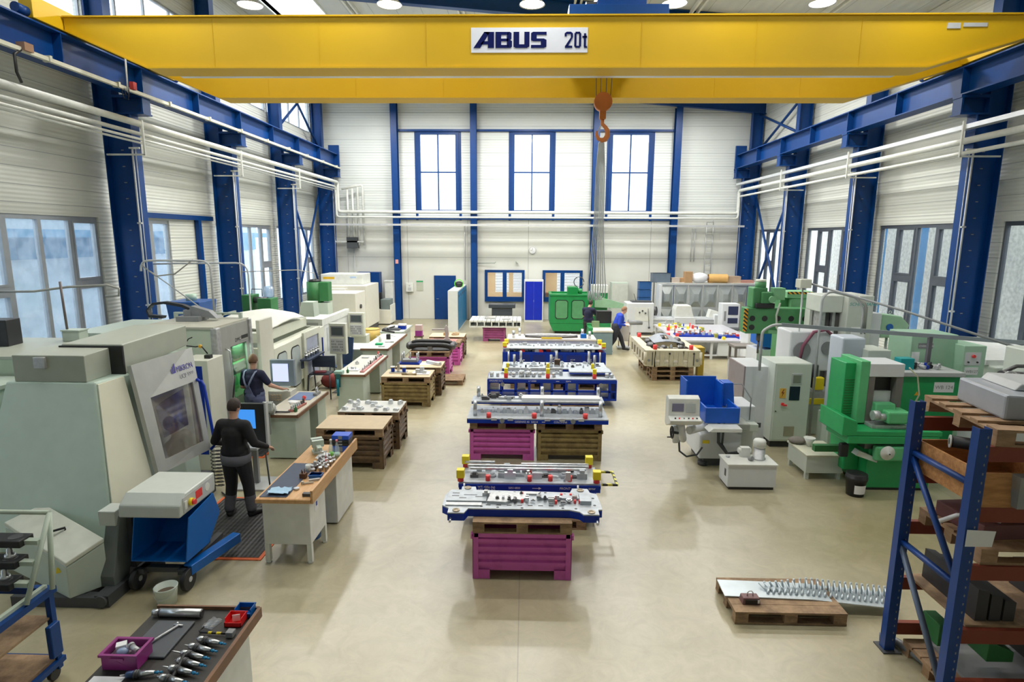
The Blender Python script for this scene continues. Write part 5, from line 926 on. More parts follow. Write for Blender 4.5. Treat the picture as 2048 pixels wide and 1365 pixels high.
# ---- second machine (green lit window)
t=thing('machining_centre','pale machining centre with green lit window and steel door edge','machine',(-6.46,11.3,0)); obj('enclosure',M().box(-.70,.70,-.68,.68,.05,2.42),mat('pale_lime_panel',(.62,.70,.58),.4,var=.02),t,bev=.01); obj('roof',M().box(-.72,.72,-.7,.7,2.42,2.46),mat('roof_beige',(.52,.52,.44),.5),t)
obj('door_post',M().box(.66,.78,-.72,-.55,.05,2.44),STEELM,t,bev=.02); d=obj('door',M().plate((-.52,.60,.1,2.42),[(-.18,.48,.72,2.0)],.705,.745,'x'),SIL,t); obj('door_edge',M().box(.70,.78,.60,.70,.05,2.44),STEELM,t,bev=.01)
GLW=mat('coolant_green',(.06,.62,.16),.3,var=.5,scale=4); cav=obj('chamber',M().box(.62,.70,-.2,.5,.7,2.02),GLW,t,'green lit working chamber'); obj('fixture',M().box(.64,.703,-.1,.42,.95,1.4).box(.64,.704,-.1,.42,1.62,1.66),mat('mint_fixture',(.2,.72,.36),.3),cav); obj('window_pane',M().box(.72,.725,-.18,.48,.72,2.0),glassmat('clear_green_pane',(.8,1,.85),.1,(.5,.9,.6),.4),d)
obj('handle',M().tube([(.75,-.36,2.0),(.82,-.36,1.95),(.83,-.33,1.4),(.82,-.36,.75),(.75,-.36,.7)],.018,8),STEEL,d)
x=text('DMC',.11,'lettering',d,(.747,.02,2.06),(PI/2,0,PI/2),BLK,.001); obj('name_strip',M().box(.745,.748,.28,.56,2.08,2.15),BLK,d); obj('name_strip',M().box(.745,.748,.2,.5,2.03,2.045),GRY,d)
ld=bpy.data.lights.new('machine_work_light','AREA'); ld.energy=9; ld.size=.4; ld.color=(.7,1,.75); lo=bpy.data.objects.new('machine_work_light',ld); COL.objects.link(lo); lo.location=(-5.735,11.45,1.98); lo.rotation_euler=(0,.35,0)
obj('wide_body',M().box(-2.2,-.7,-.5,1.4,.05,2.3),GRN2,t)
t=thing('tool_cabinet','narrow white cabinet with blue front stripe between the first two machines','cabinet',(-5.78,10.05,0)); obj('body',M().box(-.2,.30,-.22,.32,0,2.0),mat('warm_white',(.70,.71,.62),.4,var=.02),t,bev=.01); obj('blue_strip',M().box(.05,.2,-.225,-.22,.3,1.9),CBLUE,t,'blue front strip')
t=thing('gooseneck_lamp','small black and yellow gooseneck lamp on the narrow white cabinet','lamp',(-5.78,10.05,2.0)); obj('foot',M().box(.16,.26,-.05,.05,0,.06).box(-.3,-.2,-.05,.05,0,.06),BLK,t); obj('arm',M().tube([(-.25,0,.05),(-.28,0,.18),(-.2,0,.22),(0,0,.2),(.1,0,.22),(.2,0,.08)],.012,6).tube([(-.2,0,.22),(-.12,0,.34),(-.05,0,.37)],.01,6),BLK,t); obj('joint',M().ball((.08,0,.21),.035,8,6),mat('amber_joint',(.7,.4,.03),.5),t); obj('joint',M().cyl((-.24,0,.2),(-.15,0,.3),.012,6),mat('amber_joint',(.7,.4,.03),.5),t)
t=thing('energy_chain','black energy chain bending over the roof of the green lit machine','cable chain',(-7.0,11.5,2.46)); b=M()
pts=[(.55,0,.12),(.2,0,.27),(-.15,0,.33),(-.4,0,.30),(-.52,0,.18),(-.48,0,.06),(-.2,0,.04)]
for p,q in zip(pts,pts[1:]): b.prism([(p[0],p[2]),(q[0],q[2]),(q[0]+.02,q[2]+.05),(p[0]+.02,p[2]+.05)],-.06,.06,'y')
obj('chain',b,BLK,t); obj('carrier',M().box(.15,.6,-.2,.2,0,.1).box(.25,.4,-.1,.1,.1,.22).prism([(.3,.1),(.9,.05),(.75,.2),(.4,.3)],-.08,.08,'y'),GRY,t,bev=.005)
one('rail_frame',M().box(-.7,.7,-.03,.03,.08,.12).box(-.7,-.64,-.03,.03,0,.08).box(.64,.7,-.03,.03,0,.08).box(.3,.34,-.03,.5,.06,.1),GRN2,'low pale frame on the roof behind the energy chain','frame',(-6.5,11.85,2.46))
t=thing('coolant_tub','deep blue tub standing behind the green lit machine by the column','tub',(-8.0,13.9,0)); obj('tub',M().taper((-.35,.35,-.35,.35),(-.4,.4,-.4,.4),2.0,2.6),mat('tub_blue',(.005,.07,.28),.4),t,bev=.02); obj('stand',M().box(-.35,.35,-.35,.35,0,2.0),GRN2,t); obj('jug',M().vc(.0,0,2.6,2.75,.12,12),mat('mint_jug',(.45,.62,.5),.4),t)
one('blue_trough',M().prism([(-.5,.0),(.6,0),(.75,.22),(-.6,.22)],-.3,.3,'y'),mat('tub_blue2',(.004,.04,.16),.4),'dark blue trough on the machine roof beside the tub','tub',(-6.6,13.4,2.3)) if False else None
# ---- third machine, low enclosure with oval windows
CR=mat('ivory_paint',(.66,.68,.58),.4,var=.03)
t=thing('machining_centre','ivory machining centre with rounded windows and sheet cover, third from the left front','machine',(-6.9,14.4,0))
obj('lower_body',M().box(-.6,1.2,-1.6,1.9,.05,.55),CR,t,bev=.01); b=M(); b.prism([(-1.5,.55),(-1.5,1.62),(1.8,1.66),(1.8,.55)],.95,1.26,'x').box(-.6,.95,-1.55,-1.45,.55,1.64).box(-.6,.95,1.7,1.8,.55,1.66); obj('front_wall',b,CR,t,bev=.01)
obj('open_panel',M().box(1.18,1.26,-2.15,-1.5,.3,2.36),mat('warm_ivory',(.72,.72,.63),.4,var=.02),t,bev=.01)
def oval(x,y0,y1,z0,z1,th=.01,r=.12,ax='x'):
    pts=[]
    for cx,cz,a0 in ((y1-r,z1-r,0),(y0+r,z1-r,PI/2),(y0+r,z0+r,PI),(y1-r,z0+r,1.5*PI)):
        for k in range(5): a=a0+PI/2*k/4; pts.append((cx+r*math.cos(a),cz+r*math.sin(a)))
    return M().prism(pts,x,x+th,ax)
for y0,y1 in ((-1.35,-.85),(-.55,-.05)):
    s=obj('window_seal',oval(1.262,y0-.03,y1+.03,.47,1.48,.006,.14),BLK,t); obj('window_pane',oval(1.27,y0,y1,.5,1.45,.006),mat('grey_pane',(.42,.48,.48),.25),s)
obj('sliding_door',M().plate((.15,1.35,.25,1.72),[(.3,1.2,.5,1.55)],1.26,1.32,'x'),CR,t,bev=.008); obj('door_pane',M().box(1.28,1.285,.3,1.2,.5,1.55),mat('bluish_pane',(.45,.49,.62),.3),t)
obj('handle',M().box(1.33,1.36,1.38,1.42,.6,1.4),CBLUE,t)
obj('roof_frame',M().box(-.6,.9,-1.3,1.5,1.7,1.95).box(.3,.6,-1.0,1.2,1.95,2.02),CR,t,bev=.02); b=M(); vs=[];fs=[];n=10
random.seed(8)
for j in range(n):
    for i in range(n): 
        x=-.6+1.6*i/(n-1); y=-1.1+2.2*j/(n-1); vs.append((x,y,2.06+.24*math.exp(-((x-.2)**2*1.6+(y-.2)**2*.8))+random.uniform(-.015,.015)-.08*(j in(0,n-1) or i in(0,n-1))))
for j in range(n-1):
    for i in range(n-1): fs.append((j*n+i,j*n+i+1,(j+1)*n+i+1,(j+1)*n+i))
k=len(vs); vs+=[(v[0],v[1],v[2]-.02) for v in vs]; fs+=[tuple(a+k for a in f[::-1]) for f in fs[:]]
b.add(vs,fs,0,True); obj('dust_sheet',b,mat('cloth_ivory',(.66,.67,.60),.8,var=.04),t,'loose ivory dust sheet on the roof')
for x,y in ((.9,1.7),): obj('motor_hood',M().taper((x-.22,x+.22,y-.2,y+.2),(x-.12,x+.2,y-.2,y+.2),1.95,2.35),GRN2,t)
t=thing('machining_centre','grey and white machining centre behind the ivory one, with steel side','machine',(-6.9,17.8,0)); obj('enclosure',M().box(-.4,1.1,-1.3,1.3,.0,1.6),CW,t,bev=.01); obj('steel_side',M().box(-.38,1.0,-1.32,-1.3,.3,1.7),SIL,t); obj('rail',M().box(.98,1.12,-1.3,1.3,1.6,1.8).box(-.4,.98,-1.3,-1.18,1.6,1.8),CW,t,bev=.01); obj('window_pane',M().box(1.10,1.11,-.9,.3,.8,1.5),mat('grey_pane2',(.5,.53,.55),.3),t); obj('warning_lamp',M().vc(1.15,.1,1.0,1.08,.05,10),mat('amber_lens',(.85,.5,.1),.3),t)
# control pendants
def pendant(label,loc,w,h,zc,rz=0,split=True,post=True):
    t=thing('control_console',label,'control panel',loc,rz); obj('housing',M().box(-w/2,w/2,-.06,.08,zc-h/2,zc+h/2),CR,t,bev=.01)
    f=obj('screen_bezel',M().box(-w*.4,w*.4,-.068,-.06,zc+h*.08,zc+h*.42),GRY,t); obj('screen',M().box(-w*.33,w*.33,-.072,-.068,zc+h*.12,zc+h*.38),mat('screen_off',(.05,.07,.08),.2),f)
    k=obj('keypad',M().box(-w*.4,w*.4,-.068,-.06,zc-h*.42,zc+h*.0),LGRY,t); b=M()
    for j in range(4):
        for i in range(7):
            if (i+j)%5: b.box(-w*.36+i*w*.1,-w*.36+i*w*.1+w*.07,-.073,-.068,zc-h*.38+j*h*.09,zc-h*.38+j*h*.09+h*.05)
    obj('keys',b,GRY,k)
    if post: obj('post',M().box(-.06,.06,-.04,.06,.02,zc-h/2),CR,t); obj('foot',M().box(-.18,.18,-.15,.2,0,.02),DKG,t)
    return t
pendant('ivory control panel on a post with dark screen and rows of keys',(-4.95,15.3,0),.46,.82,1.46,-.1)
pendant('dark grey faced control panel beside the large white machine',(-5.5,18.95,0),.52,.78,1.3,-.1,post=False)
one('panel_support',M().box(-.25,.25,-.2,.25,0,.91),CR,'ivory pedestal under the dark grey faced control panel','pedestal',(-5.5,19.3,0),bev=.01)
# folding seat, chair, bag
t=thing('folding_chair','dark slatted folding chair beside the ivory machine','chair',(-5.27,14.8,0),.0); DN=mat('dark_navy_metal',(.02,.025,.04),.4)
obj('seat',M().box(-.26,.26,-.2,.2,.62,.65),DN,t); obj('backrest',M().box(-.3,.3,.18,.22,.75,1.05).box(-.3,.3,.17,.18,.9,.92),mat('navy_board',(.03,.045,.09),.4),t,bev=.005)
for x,y,x2,y2 in ((-.27,-.18,-.3,-.25),(.27,-.18,.3,-.25),(-.27,.2,-.27,.3),(.27,.2,.3,.3)): obj('leg',M().cyl((x2,y2,0),(x,y,.75 if y>0 else .62),.018,8),DN,t)
one('red_folder',M().box(-.14,.14,-.1,.1,0,.03),mat('dark_red',(.22,.05,.06),.6),'dark red folder lying on the folding chair','folder',(-5.30,14.8,.652),.2)
t=thing('blue_chair','dark blue plastic chair behind the control panel on the post','chair',(-5.3,16.45,0),-.5); NB=mat('chair_blue',(.01,.04,.12),.45)
obj('seat',M().box(-.22,.22,-.22,.22,.44,.47),NB,t,bev=.01); obj('backrest',M().prism([(.20,.47),(.25,.47),(.36,1.25),(.31,1.27)],-.22,.22,'x'),NB,t,bev=.01)
for x in(-.2,.2):
    for y in(-.2,.2): obj('leg',M().cyl((x*1.15,y*1.15,0),(x,y,.45),.015,8),NB,t)
one('red_bag',M().ball((0,0,.2),.24,14,10,sc=(1.2,.8,.85)),mat('maroon_cloth',(.25,.04,.04),.8),'dark red bag standing between the folding chair and the blue chair','bag',(-5.35,15.75,0))
one('black_case',M().box(-.25,.25,-.2,.2,0,.25).ring((0,0,.27),.08,.012,'x',arc=.5),BLK,'black case on the floor by the blue chair','case',(-4.95,16.3,0),bev=.01)
# ---- machines towards the back
t=thing('machining_centre','large white machining centre with yellow stripe in the far left corner','machine',(-7.9,26.2,0)); WM=mat('warm_machine_white',(.70,.69,.61),.4,var=.02)
obj('enclosure',M().box(-1.0,1.1,-1.2,.95,.25,2.05),WM,t,bev=.01); obj('front_case',M().box(-1.0,.3,-1.6,-1.2,.8,1.95),WM,t,bev=.01); obj('upper_case',M().box(-1.1,.75,-.4,.9,2.05,2.5),CW,t,bev=.02); obj('yellow_stripe',M().box(-1.0,-.5,-.406,-.4,2.28,2.38),mat('stripe_yellow',(.75,.45,.02),.5),t,'yellow stripe'); obj('name_plate',M().box(.2,.45,-.405,-.4,2.33,2.4),mat('plate_blue',(.4,.55,.75),.5),t); obj('plinth',M().box(-.95,1.05,-1.15,.9,0,.25),DKG,t)
t=thing('machine_cabinet','ivory machine housing in front of the large white machining centre','cabinet',(-6.75,21.9,0)); obj('body',M().box(-.75,.55,-.6,.7,.9,2.08),WM,t,bev=.01); obj('base',M().box(-.5,.55,-.5,.7,.0,.9),WM,t); obj('wall_phone',M().cyl((.55,0,1.55),(.6,0,1.55),.08,12),DKG,t)
one('blue_panel',M().box(-.55,.55,-.05,.05,0,1.5),BLUE,'blue panel standing against the back wall behind the large white machine','panel',(-7.2,29.3,1.25)) if False else one('blue_cabinet',M().box(-.5,.6,-.25,.25,0,2.42),BLUE,'blue cabinet against the back wall behind the large white machine','cabinet',(-7.75,29.0,0),bev=.01)
t=thing('lathe_block','low white machine with two dark grey blocks near the back wall','machine',(-6.85,28.1,0)); obj('base',M().box(-.75,.45,-.5,.5,.05,.72),WM,t,bev=.01); obj('block',M().box(-.62,-.18,-.4,.3,.72,1.2),mat('block_grey',(.16,.20,.20),.5),t,bev=.02); obj('block',M().box(-.02,.42,-.4,.3,.72,1.2),MC['block_grey'],t,bev=.02); obj('side_bar',M().box(.45,.5,-.5,.4,.1,.95),WHT,t); obj('plinth',M().box(-.7,.4,-.45,.45,0,.05),BLK,t); obj('lever',M().box(-.16,-.04,-.1,0,.72,1.5),BLK,t)
t=thing('white_cabinet','narrow white cabinet between the large white machine and the grey blocks','cabinet',(-6.75,29.15,0)); obj('body',M().box(-.2,.2,-.2,.2,0,1.95),CW,t,bev=.01); obj('cover',M().box(-.22,.22,-.22,.22,1.95,2.0),WHT,t)
t=thing('barrel','yellow and black barrel beside the ivory pedestal','barrel',(-5.45,20.6,0)); obj('lower_shell',M().vc(0,0,.0,.45,.27,24),mat('charcoal_blue',(.04,.045,.075),.6),t); obj('upper_shell',M().vc(0,0,.45,.9,.275,24),mat('ochre_yellow',(.62,.44,.12),.55),t,'yellow upper half'); obj('rim',M().ring((0,0,.9),.275,.012,'z',24),mat('ochre2',(.5,.36,.1),.5),t)
t=thing('coolant_tank','dark green round tank with side box above the ivory machine','tank',(-7.2,20.0,0)); obj('drum',M().vc(0,0,1.9,2.6,.27,24),DGREEN,t); obj('side_box',M().box(.2,.52,-.2,.2,1.95,2.6),DGREEN,t,bev=.02); obj('top_coil',M().ring((0,0,2.63),.17,.035,'z').ring((0,0,2.66),.12,.03,'z'),BLK,t); obj('stand',M().box(-.25,.5,-.25,.25,0,1.9),GRN2,t)
t=thing('hydraulic_unit','green hydraulic unit with dark motor behind the sheet covered machine','pump',(-7.78,17.0,0)); obj('tank_body',M().box(-.4,-.1,-.25,.25,1.9,2.45).box(.05,.45,-.25,.25,1.9,2.35),DGREEN,t,bev=.015); obj('motor',M().cyl((-.15,-.1,2.3),(.3,-.1,2.3),.09,14),DSTEEL,t); obj('handle',M().tube([(-.2,0,2.45),(-.2,0,2.6),(.1,0,2.6),(.1,0,2.4)],.012,6),BLK,t); obj('stand',M().box(-.35,.4,-.25,.25,0,1.9),GRN2,t)
one('clear_jug',M().lathe(0,0,[(.11,0),(.13,.04),(.13,.3),(.09,.33),(.0,.33)],18),glassmat('jug_blue',(.8,.88,.98),.5,(.6,.72,.88),.3),'clear bluish jug standing on the green hydraulic unit','jug',(-7.5,17.05,2.36))
# ---- hoses and thin arcs over the machines
THIN=mat('thin_pipe_grey',(.34,.34,.31),.45)
def hose(label,pts,r=.012,m=None,name='hose'): return one(name,M().tube(pts,r,8),m or THIN,label,'hose')
hose('thin white post with curved top holding hoses beside the second column',bend([(-6.45,12.0,2.46),(-6.45,12.0,3.62),(-7.9,12.0,3.62),(-7.9,12.0,3.4)],.2),.022,LGRY,'hose_post'); hose('grey hose sagging from the white post over the machine roof',[(-6.8,12.0,3.64),(-7.2,12.0,3.35),(-7.6,12.0,3.3),(-7.85,12.0,3.5)],.014)
hose('thin horizontal pipe along the left windows ending at a post',[(-9.4,10,3.14),(-8.5,10,3.16),(-7.9,10,3.24),(-7.2,10,3.28),(-7.0,10,3.22),(-7.02,10,3.1),(-7.25,10,3.08)],.02); hose('thin brown post standing on the cabinet before the first column',[(-7.32,9.15,2.64),(-7.33,9.15,3.0),(-7.34,9.15,3.4)],.018,mat('brown_post',(.16,.13,.12),.5),'pipe_post')
hose('thin curved pipe post between the second and third columns',bend([(-7.1,15.0,1.96),(-7.1,15.0,3.45),(-9.0,15.0,3.42),(-9.9,15.0,3.4)],.3),.022,LGRY,'hose_post'); hose('thin pipe crossing the third column towards the green tank',[(-9.42,19.35,2.96),(-7.6,19.6,3.02),(-7.15,19.9,2.9),(-7.1,19.9,2.62)],.014)
hose('slanting thin rod leaning from the white post to the roof',[(-7.75,12.05,3.4),(-6.5,12.05,2.46)],.012,LGRY,'rod'); hose('black coiled air hose hanging beside the man in black',[(-5.0+.09*math.cos(i*.9),9.0+.06*math.sin(i*.9),.75-.0085*i) for i in range(80)],.008,BLK); hose('black cable looping on the floor behind the man in black',[(-4.9,8.9,.02),(-4.6,8.6,.02),(-4.0,8.75,.02),(-3.8,8.4,.02),(-3.82,8.3,.3),(-3.86,8.3,.95)],.012,DKG)
hose('short black hose hanging on the side of the green lit machine',[(-5.3,10.4,1.6),(-5.32,10.35,1.35),(-5.4,10.4,1.0),(-5.32,10.4,.8),(-5.4,10.5,.72)],.014,BLK)
# ---- operator panels of the two men
t=thing('operator_panel','black framed operator panel with bright blue screen before the man in black','control panel',(-4.5,9.25,0)); obj('housing',M().box(-.2,.24,-.03,.05,.68,1.42),BLK,t,bev=.01); obj('screen',M().box(-.2,.08,-.035,-.03,1.0,1.32),emi('screen_blue',(.05,.28,.8),1.1),t,'bright blue screen'); obj('side_trim',M().box(.24,.27,-.04,.05,.66,1.44),LGRY,t); obj('stand',M().box(-.03,.05,0,.06,.03,.68),GRY,t); obj('base_ring',M().box(-.3,.3,-.25,.3,0,.03),LGRY,t,bev=.01); obj('keyboard',M().box(-.25,.2,-.3,-.03,.72,.76),LGRY,t)
t=thing('operator_panel','grey operator panel with glowing white screen before the man in dungarees','control panel',(-5.08,11.95,0)); obj('housing',M().box(-.25,.25,-.02,.08,1.02,1.58),mat('panel_blue_grey',(.22,.27,.33),.4),t,bev=.01); obj('screen',M().box(-.2,.13,-.025,-.02,1.12,1.5),emi('screen_white',(.62,.68,1.0),1.2),t,'glowing white screen'); obj('key_box',M().box(-.2,.27,-.3,.02,.62,.98),mat('panel_cream',(.66,.64,.55),.4),t,bev=.01); b=M()
for i in range(4):
    for j in range(3): b.box(-.15+i*.06,-.15+i*.06+.04,-.306,-.3,.78+j*.05,.78+j*.05+.03)
obj('keys',b,mat('orange_keys',(.8,.6,.4),.5),t); [obj('knob',M().cyl((q_,-.3,.68),(q_,-.33,.68),.02,10),BLK,t) for q_ in (.02,.1,.18)]; obj('stand',M().box(-.04,.04,-.1,0,.02,.62),GRY,t); obj('foot',M().box(-.2,.2,-.25,.1,0,.02),DKG,t)
# ---- tool holder rack cart (left bottom)
t=thing('tool_cart','blue and pale green tool holder trolley at the left bottom edge','trolley',(-4.95,4.6,0)); TG=mat('cart_green',(.48,.56,.46),.45); 
for x in (-.55,.58):
    for y in (-.55,.25): obj('post',M().box(x-.025,x+.025,y-.025,y+.025,.1,.88),BLUE,t)
obj('top_frame',M().box(-.6,.62,-.6,-.54,.86,.92).box(-.6,.62,.24,.30,.86,.92).box(-.6,-.54,-.54,.24,.86,.92).box(.56,.62,-.54,.24,.86,.92),BLUE,t); obj('shelf',M().box(-.55,.58,-.55,.25,.62,.64),WOOD,t); obj('shelf',M().box(-.55,.58,-.55,.25,.2,.23),WOOD,t); obj('low_frame',M().box(-.6,.62,-.6,-.55,.15,.2).box(.58,.62,-.55,.25,.15,.2).box(-.6,.62,.25,.3,.15,.2),BLUE,t)
for x in (-.5,.55):
    for y in (-.5,.22): obj('caster',M().cyl((x-.02,y,.06),(x+.02,y,.06),.06,14).box(x-.03,x+.03,y-.03,y+.03,.1,.15),BLK,t)
obj('side_handle',M().box(.63,.68,.1,.22,.3,.62),BLUE,t,bev=.01)
b=M()
for x in (-.55,.55):
    b.box(x-.02,x+.02,-.5,.26,.92,.95); b.cyl((x+.1,.22,.93),(x+.03,.38,1.60),.022,6).cyl((x+.06,-.02,.93),(x+.03,.38,1.60),.022,6)
b.cyl((-.52,.38,1.60),(.58,.38,1.60),.022,6); obj('rack_frame',b,TG,t)
for k,(yy,zz) in enumerate(((.24,1.36),(.16,1.20),(.08,1.04))):
    tr=obj('holder_tray',M().box(-.5,.46,yy-.08,yy+.08,zz,zz+.07),BLK,t,bev=.01); 
    for i in range(4):
        x=-.36+i*.24; c=obj('socket',M().vc(x,yy,zz+.06,zz+.075,.055,16),DSTEEL,tr)
        if (i+k)%4!=3: obj('collet_chuck',M().lathe(x,yy,[(.045,zz+.075),(.04,zz+.11),(.025,zz+.11),(.022,zz+.16),(.01,zz+.17)],14),STEEL,tr)
    obj('tray_bracket',M().box(.46,.58,yy-.03,yy+.03,zz+.01,zz+.05),TG,t)
t=thing('petrol_blue_vise','petrol blue bench vise on the tool trolley at the left edge','vise',(-4.72,4.28,.92)); PB=mat('petrol_blue',(.01,.13,.22),.4); obj('body',M().box(-.1,.1,-.15,.15,0,.14),PB,t,bev=.02); obj('jaw',M().box(-.14,.14,-.05,.0,.14,.22).box(-.14,.14,.03,.08,.14,.22),STEEL,t,bev=.004); obj('spindle_tube',M().cyl((.18,-.08,-.5),(.18,-.08,.02),.06,16),PB,t)

# ---- small things on ledges and benches
one('tool_ledge',M().box(-.12,.12,-.55,.55,0,.04).box(-.12,-.08,-.5,-.4,-.2,0).box(-.12,-.08,.4,.5,-.2,0),mat('navy_board',(.03,.045,.09),.4),'dark ledge holding six upright tools beside the folding chair','ledge',(-5.44,14.7,1.08))
for i in range(6): holder('upright steel tool, %s from the near end of the dark ledge'%NW[i],(-5.44,14.25+i*.17,1.12),.035,.17,WHT if i%2 else STEEL,.06,'tools on the dark ledge')
random.seed(77)
CL=[('steel_square','flat steel square',M().box(-.12,.12,-.012,.012,0,.01).box(-.12,-.10,-.012,.14,0,.01),STEELM),('file_tool','slim file with dark handle',M().cyl((-.12,0,.012),(.05,0,.012),.008,8).cyl((.05,0,.014),(.15,0,.014),.013,8),DSTEEL),('parts_tray','shallow grey tray',M().box(-.09,.09,-.06,.06,0,.025),LGRY),('clamp_block','small steel clamping block',M().box(-.04,.04,-.03,.03,0,.06).vc(0,0,.06,.09,.012,8),STEEL),('oil_can','small oil can',M().lathe(0,0,[(.03,0),(.032,.06),(.01,.09),(.005,.15)],12),DGREEN),('paper_sheet','white work sheet',M().box(-.1,.1,-.07,.07,0,.002),PAPER)]
PL=[('second bench','in the middle',-4.5,11.15,.87),('second bench','near the knob',-4.62,11.3,.87),('second bench','near the front edge',-4.3,10.6,.87),('third bench','near the vise',-4.25,13.72,.9),('third bench','in the middle',-4.3,14.7,.9),('third bench','at the far end',-4.3,15.5,.9),('fourth bench','at the near end',-4.2,16.9,.95),('fourth bench','in the middle',-4.15,17.6,.95),('fourth bench','behind the black holder',-4.3,18.75,.95),('farthest left bench','at the near end',-4.6,19.85,.95),('farthest left bench','at the far end',-4.5,20.9,.95)]
for i,(bn,wh,x,y,z_) in enumerate(PL):
    nm,lb,bm_,m_=CL[(i*5+i//3)%6]; one(nm,bm_,m_,lb+' on the '+bn+' '+wh,nm.split('_')[-1],(x,y,z_+.001),random.uniform(-.8,.8))
# ================================================================ RIGHT SIDE
MW=mat('cool_machine_white',(.68,.71,.74),.38,var=.02); MG=mat('mint_white',(.60,.66,.60),.4,var=.02); CLR=mat('cream_casting',(.60,.55,.42),.5,var=.1,scale=4)
# ---- cream die on pallets
for i in range(3):
    pallet('wooden pallet under the front of the cream casting, %s'%('lowest','middle one','top one')[i],(4.33,17.36,.144*i)); pallet('wooden pallet under the rear of the cream casting, %s'%('lowest','middle one','top one')[i],(4.33,18.7,.144*i))
t=thing('press_die','cream casting with four red springs and cutouts in its front, on stacked pallets','die',(4.31,18.2,.432))
b=M(); b.plate((-.80,.80,.0,.46),[(-.52,-.38,.10,.19),(-.24,-.10,.10,.19),(.02,.16,.10,.19),(.30,.44,.10,.19)],-1.25,-1.20,'y'); b.box(-.80,.80,1.2,1.25,0,.46)
for s in (-1,1): b.plate((-1.2,1.2,0,.46),[(-1.0+i*.45,-.75+i*.45,.08,.32) for i in range(5)],min(s*.80,s*.75),max(s*.80,s*.75),'x')
b.box(-.75,.75,-1.2,1.2,.02,.08).box(-.80,.80,-1.25,1.25,.44,.47) if False else b.box(-.75,.75,-1.2,1.2,.02,.08)
b.box(-.80,.80,-1.25,-1.0,.44,.48).box(-.80,.80,1.0,1.25,.44,.48).box(-.80,-.55,-1.0,1.0,.44,.48).box(.55,.80,-1.0,1.0,.44,.48); obj('casting',b,CLR,t,bev=.02)
for s in (-1,1):
    obj('rounded_corner',M().cyl((s*.80,-1.23,.06),(s*.80,-1.23,.42),.045,12),CLR,t); obj('boss',M().cyl((s*.70,-1.25,.18),(s*.70,-1.27,.18),.04,12),GRY,t); obj('rib',M().box(s*.6-.012,s*.6+.012,-1.27,-1.25,.03,.42),DSTEEL,t)
for x,y in ((-.5,-1.1),(.55,-1.1),(-.55,1.1),(.4,1.1)): redb(t,x,y,.48,.13,.06)
for p in (((-.55,-.7,.5),(-.2,.6,.62),.25),((.35,.5,.5),(.1,-.6,.58),.22)):
    pass
b=M(); vs=[];fs=[];n=9
for j in range(n):
    for i in range(n): u,v=i/(n-1),j/(n-1); vs.append((-.45+.8*u+.1*v,-.7+1.3*v,.60+.10*math.sin(u*PI)*(.5+v)-.05*v))
for j in range(n-1):
    for i in range(n-1):
        if (3<=i<=4 and 2<=j<=5): continue
        fs.append((j*n+i,j*n+i+1,(j+1)*n+i+1,(j+1)*n+i))
k=len(vs); vs+=[(v[0],v[1],v[2]-.015) for v in vs]; fs+=[tuple(a+k for a in f[::-1]) for f in fs[:]]
b.add(vs,fs,0,True); obj('sheet_panel',b,mat('pale_sheet_panel',(.52,.56,.64),.25,.6),t,'shaped pale metal panel'); 
for x,y,r in ((-.5,-.5,.14),(-.45,.2,.12),(.45,-.3,.13),(.5,.4,.14),(.1,.8,.14),(-.2,-.85,.1),(.3,-.85,.1)): obj('tool_insert',M().ball((x,y,.5),r,12,8,sc=(1,1.2,.7)),DSTEEL,t)
inserts(t,-.45,.5,-1.05,-.8,.48,9,.08); obj('drain_hole',M().cyl((-.1,-1.25,.38),(-.1,-1.262,.38),.03,12).cyl((.6,-1.25,.38),(.6,-1.262,.38),.03,12),BLK,t)
one('yellow_ochre_panel',M().box(-.15,.15,-.02,.02,0,.45).box(-.5,.15,-.02,.3,.43,.45),mat('ochre_panel',(.50,.33,.03),.5),'ochre folded metal panel standing at the right of the cream casting','panel',(5.32,17.6,.3)) if False else None
t=thing('ochre_bracket','ochre folded metal part standing right of the cream casting','bracket',(5.25,17.7,0)); obj('plate',M().box(-.02,.16,-.1,.1,0,.85),mat('ochre_panel',(.48,.32,.03),.5),t); obj('flange',M().box(-.1,.16,-.12,.35,.85,.88),MC['ochre_panel'],t)
# ---- low assembly table with colourful fixtures
t=thing('assembly_table','low white assembly table loaded with colourful fixtures in the right background','table',(6.65,22.1,0)); obj('tabletop',M().box(-1.4,1.4,-1.95,1.95,.60,.66),mat('table_grey',(.52,.52,.56),.3),t); obj('skirt',M().box(.0,1.38,-1.9,-1.8,.12,.58),MW,t)
for x in (-1.3,-.2,1.3):
    for y in (-1.85,1.85): obj('leg',M().box(x-.04,x+.04,y-.04,y+.04,0,.60),MW,t)
obj('cross_bar',M().box(-1.3,1.3,-1.87,-1.83,.1,.16).box(-1.32,-1.28,-1.85,1.85,.1,.16),MW,t)
pallet('wooden pallet on the floor under the low assembly table',(5.95,20.9,.0),w=1.1) ; bx=one('white_box',M().box(-.45,.45,-.3,.3,0,.38),MW,'white box on the pallet under the low assembly table','box',(5.95,20.95,.144),bev=.01)
random.seed(31)
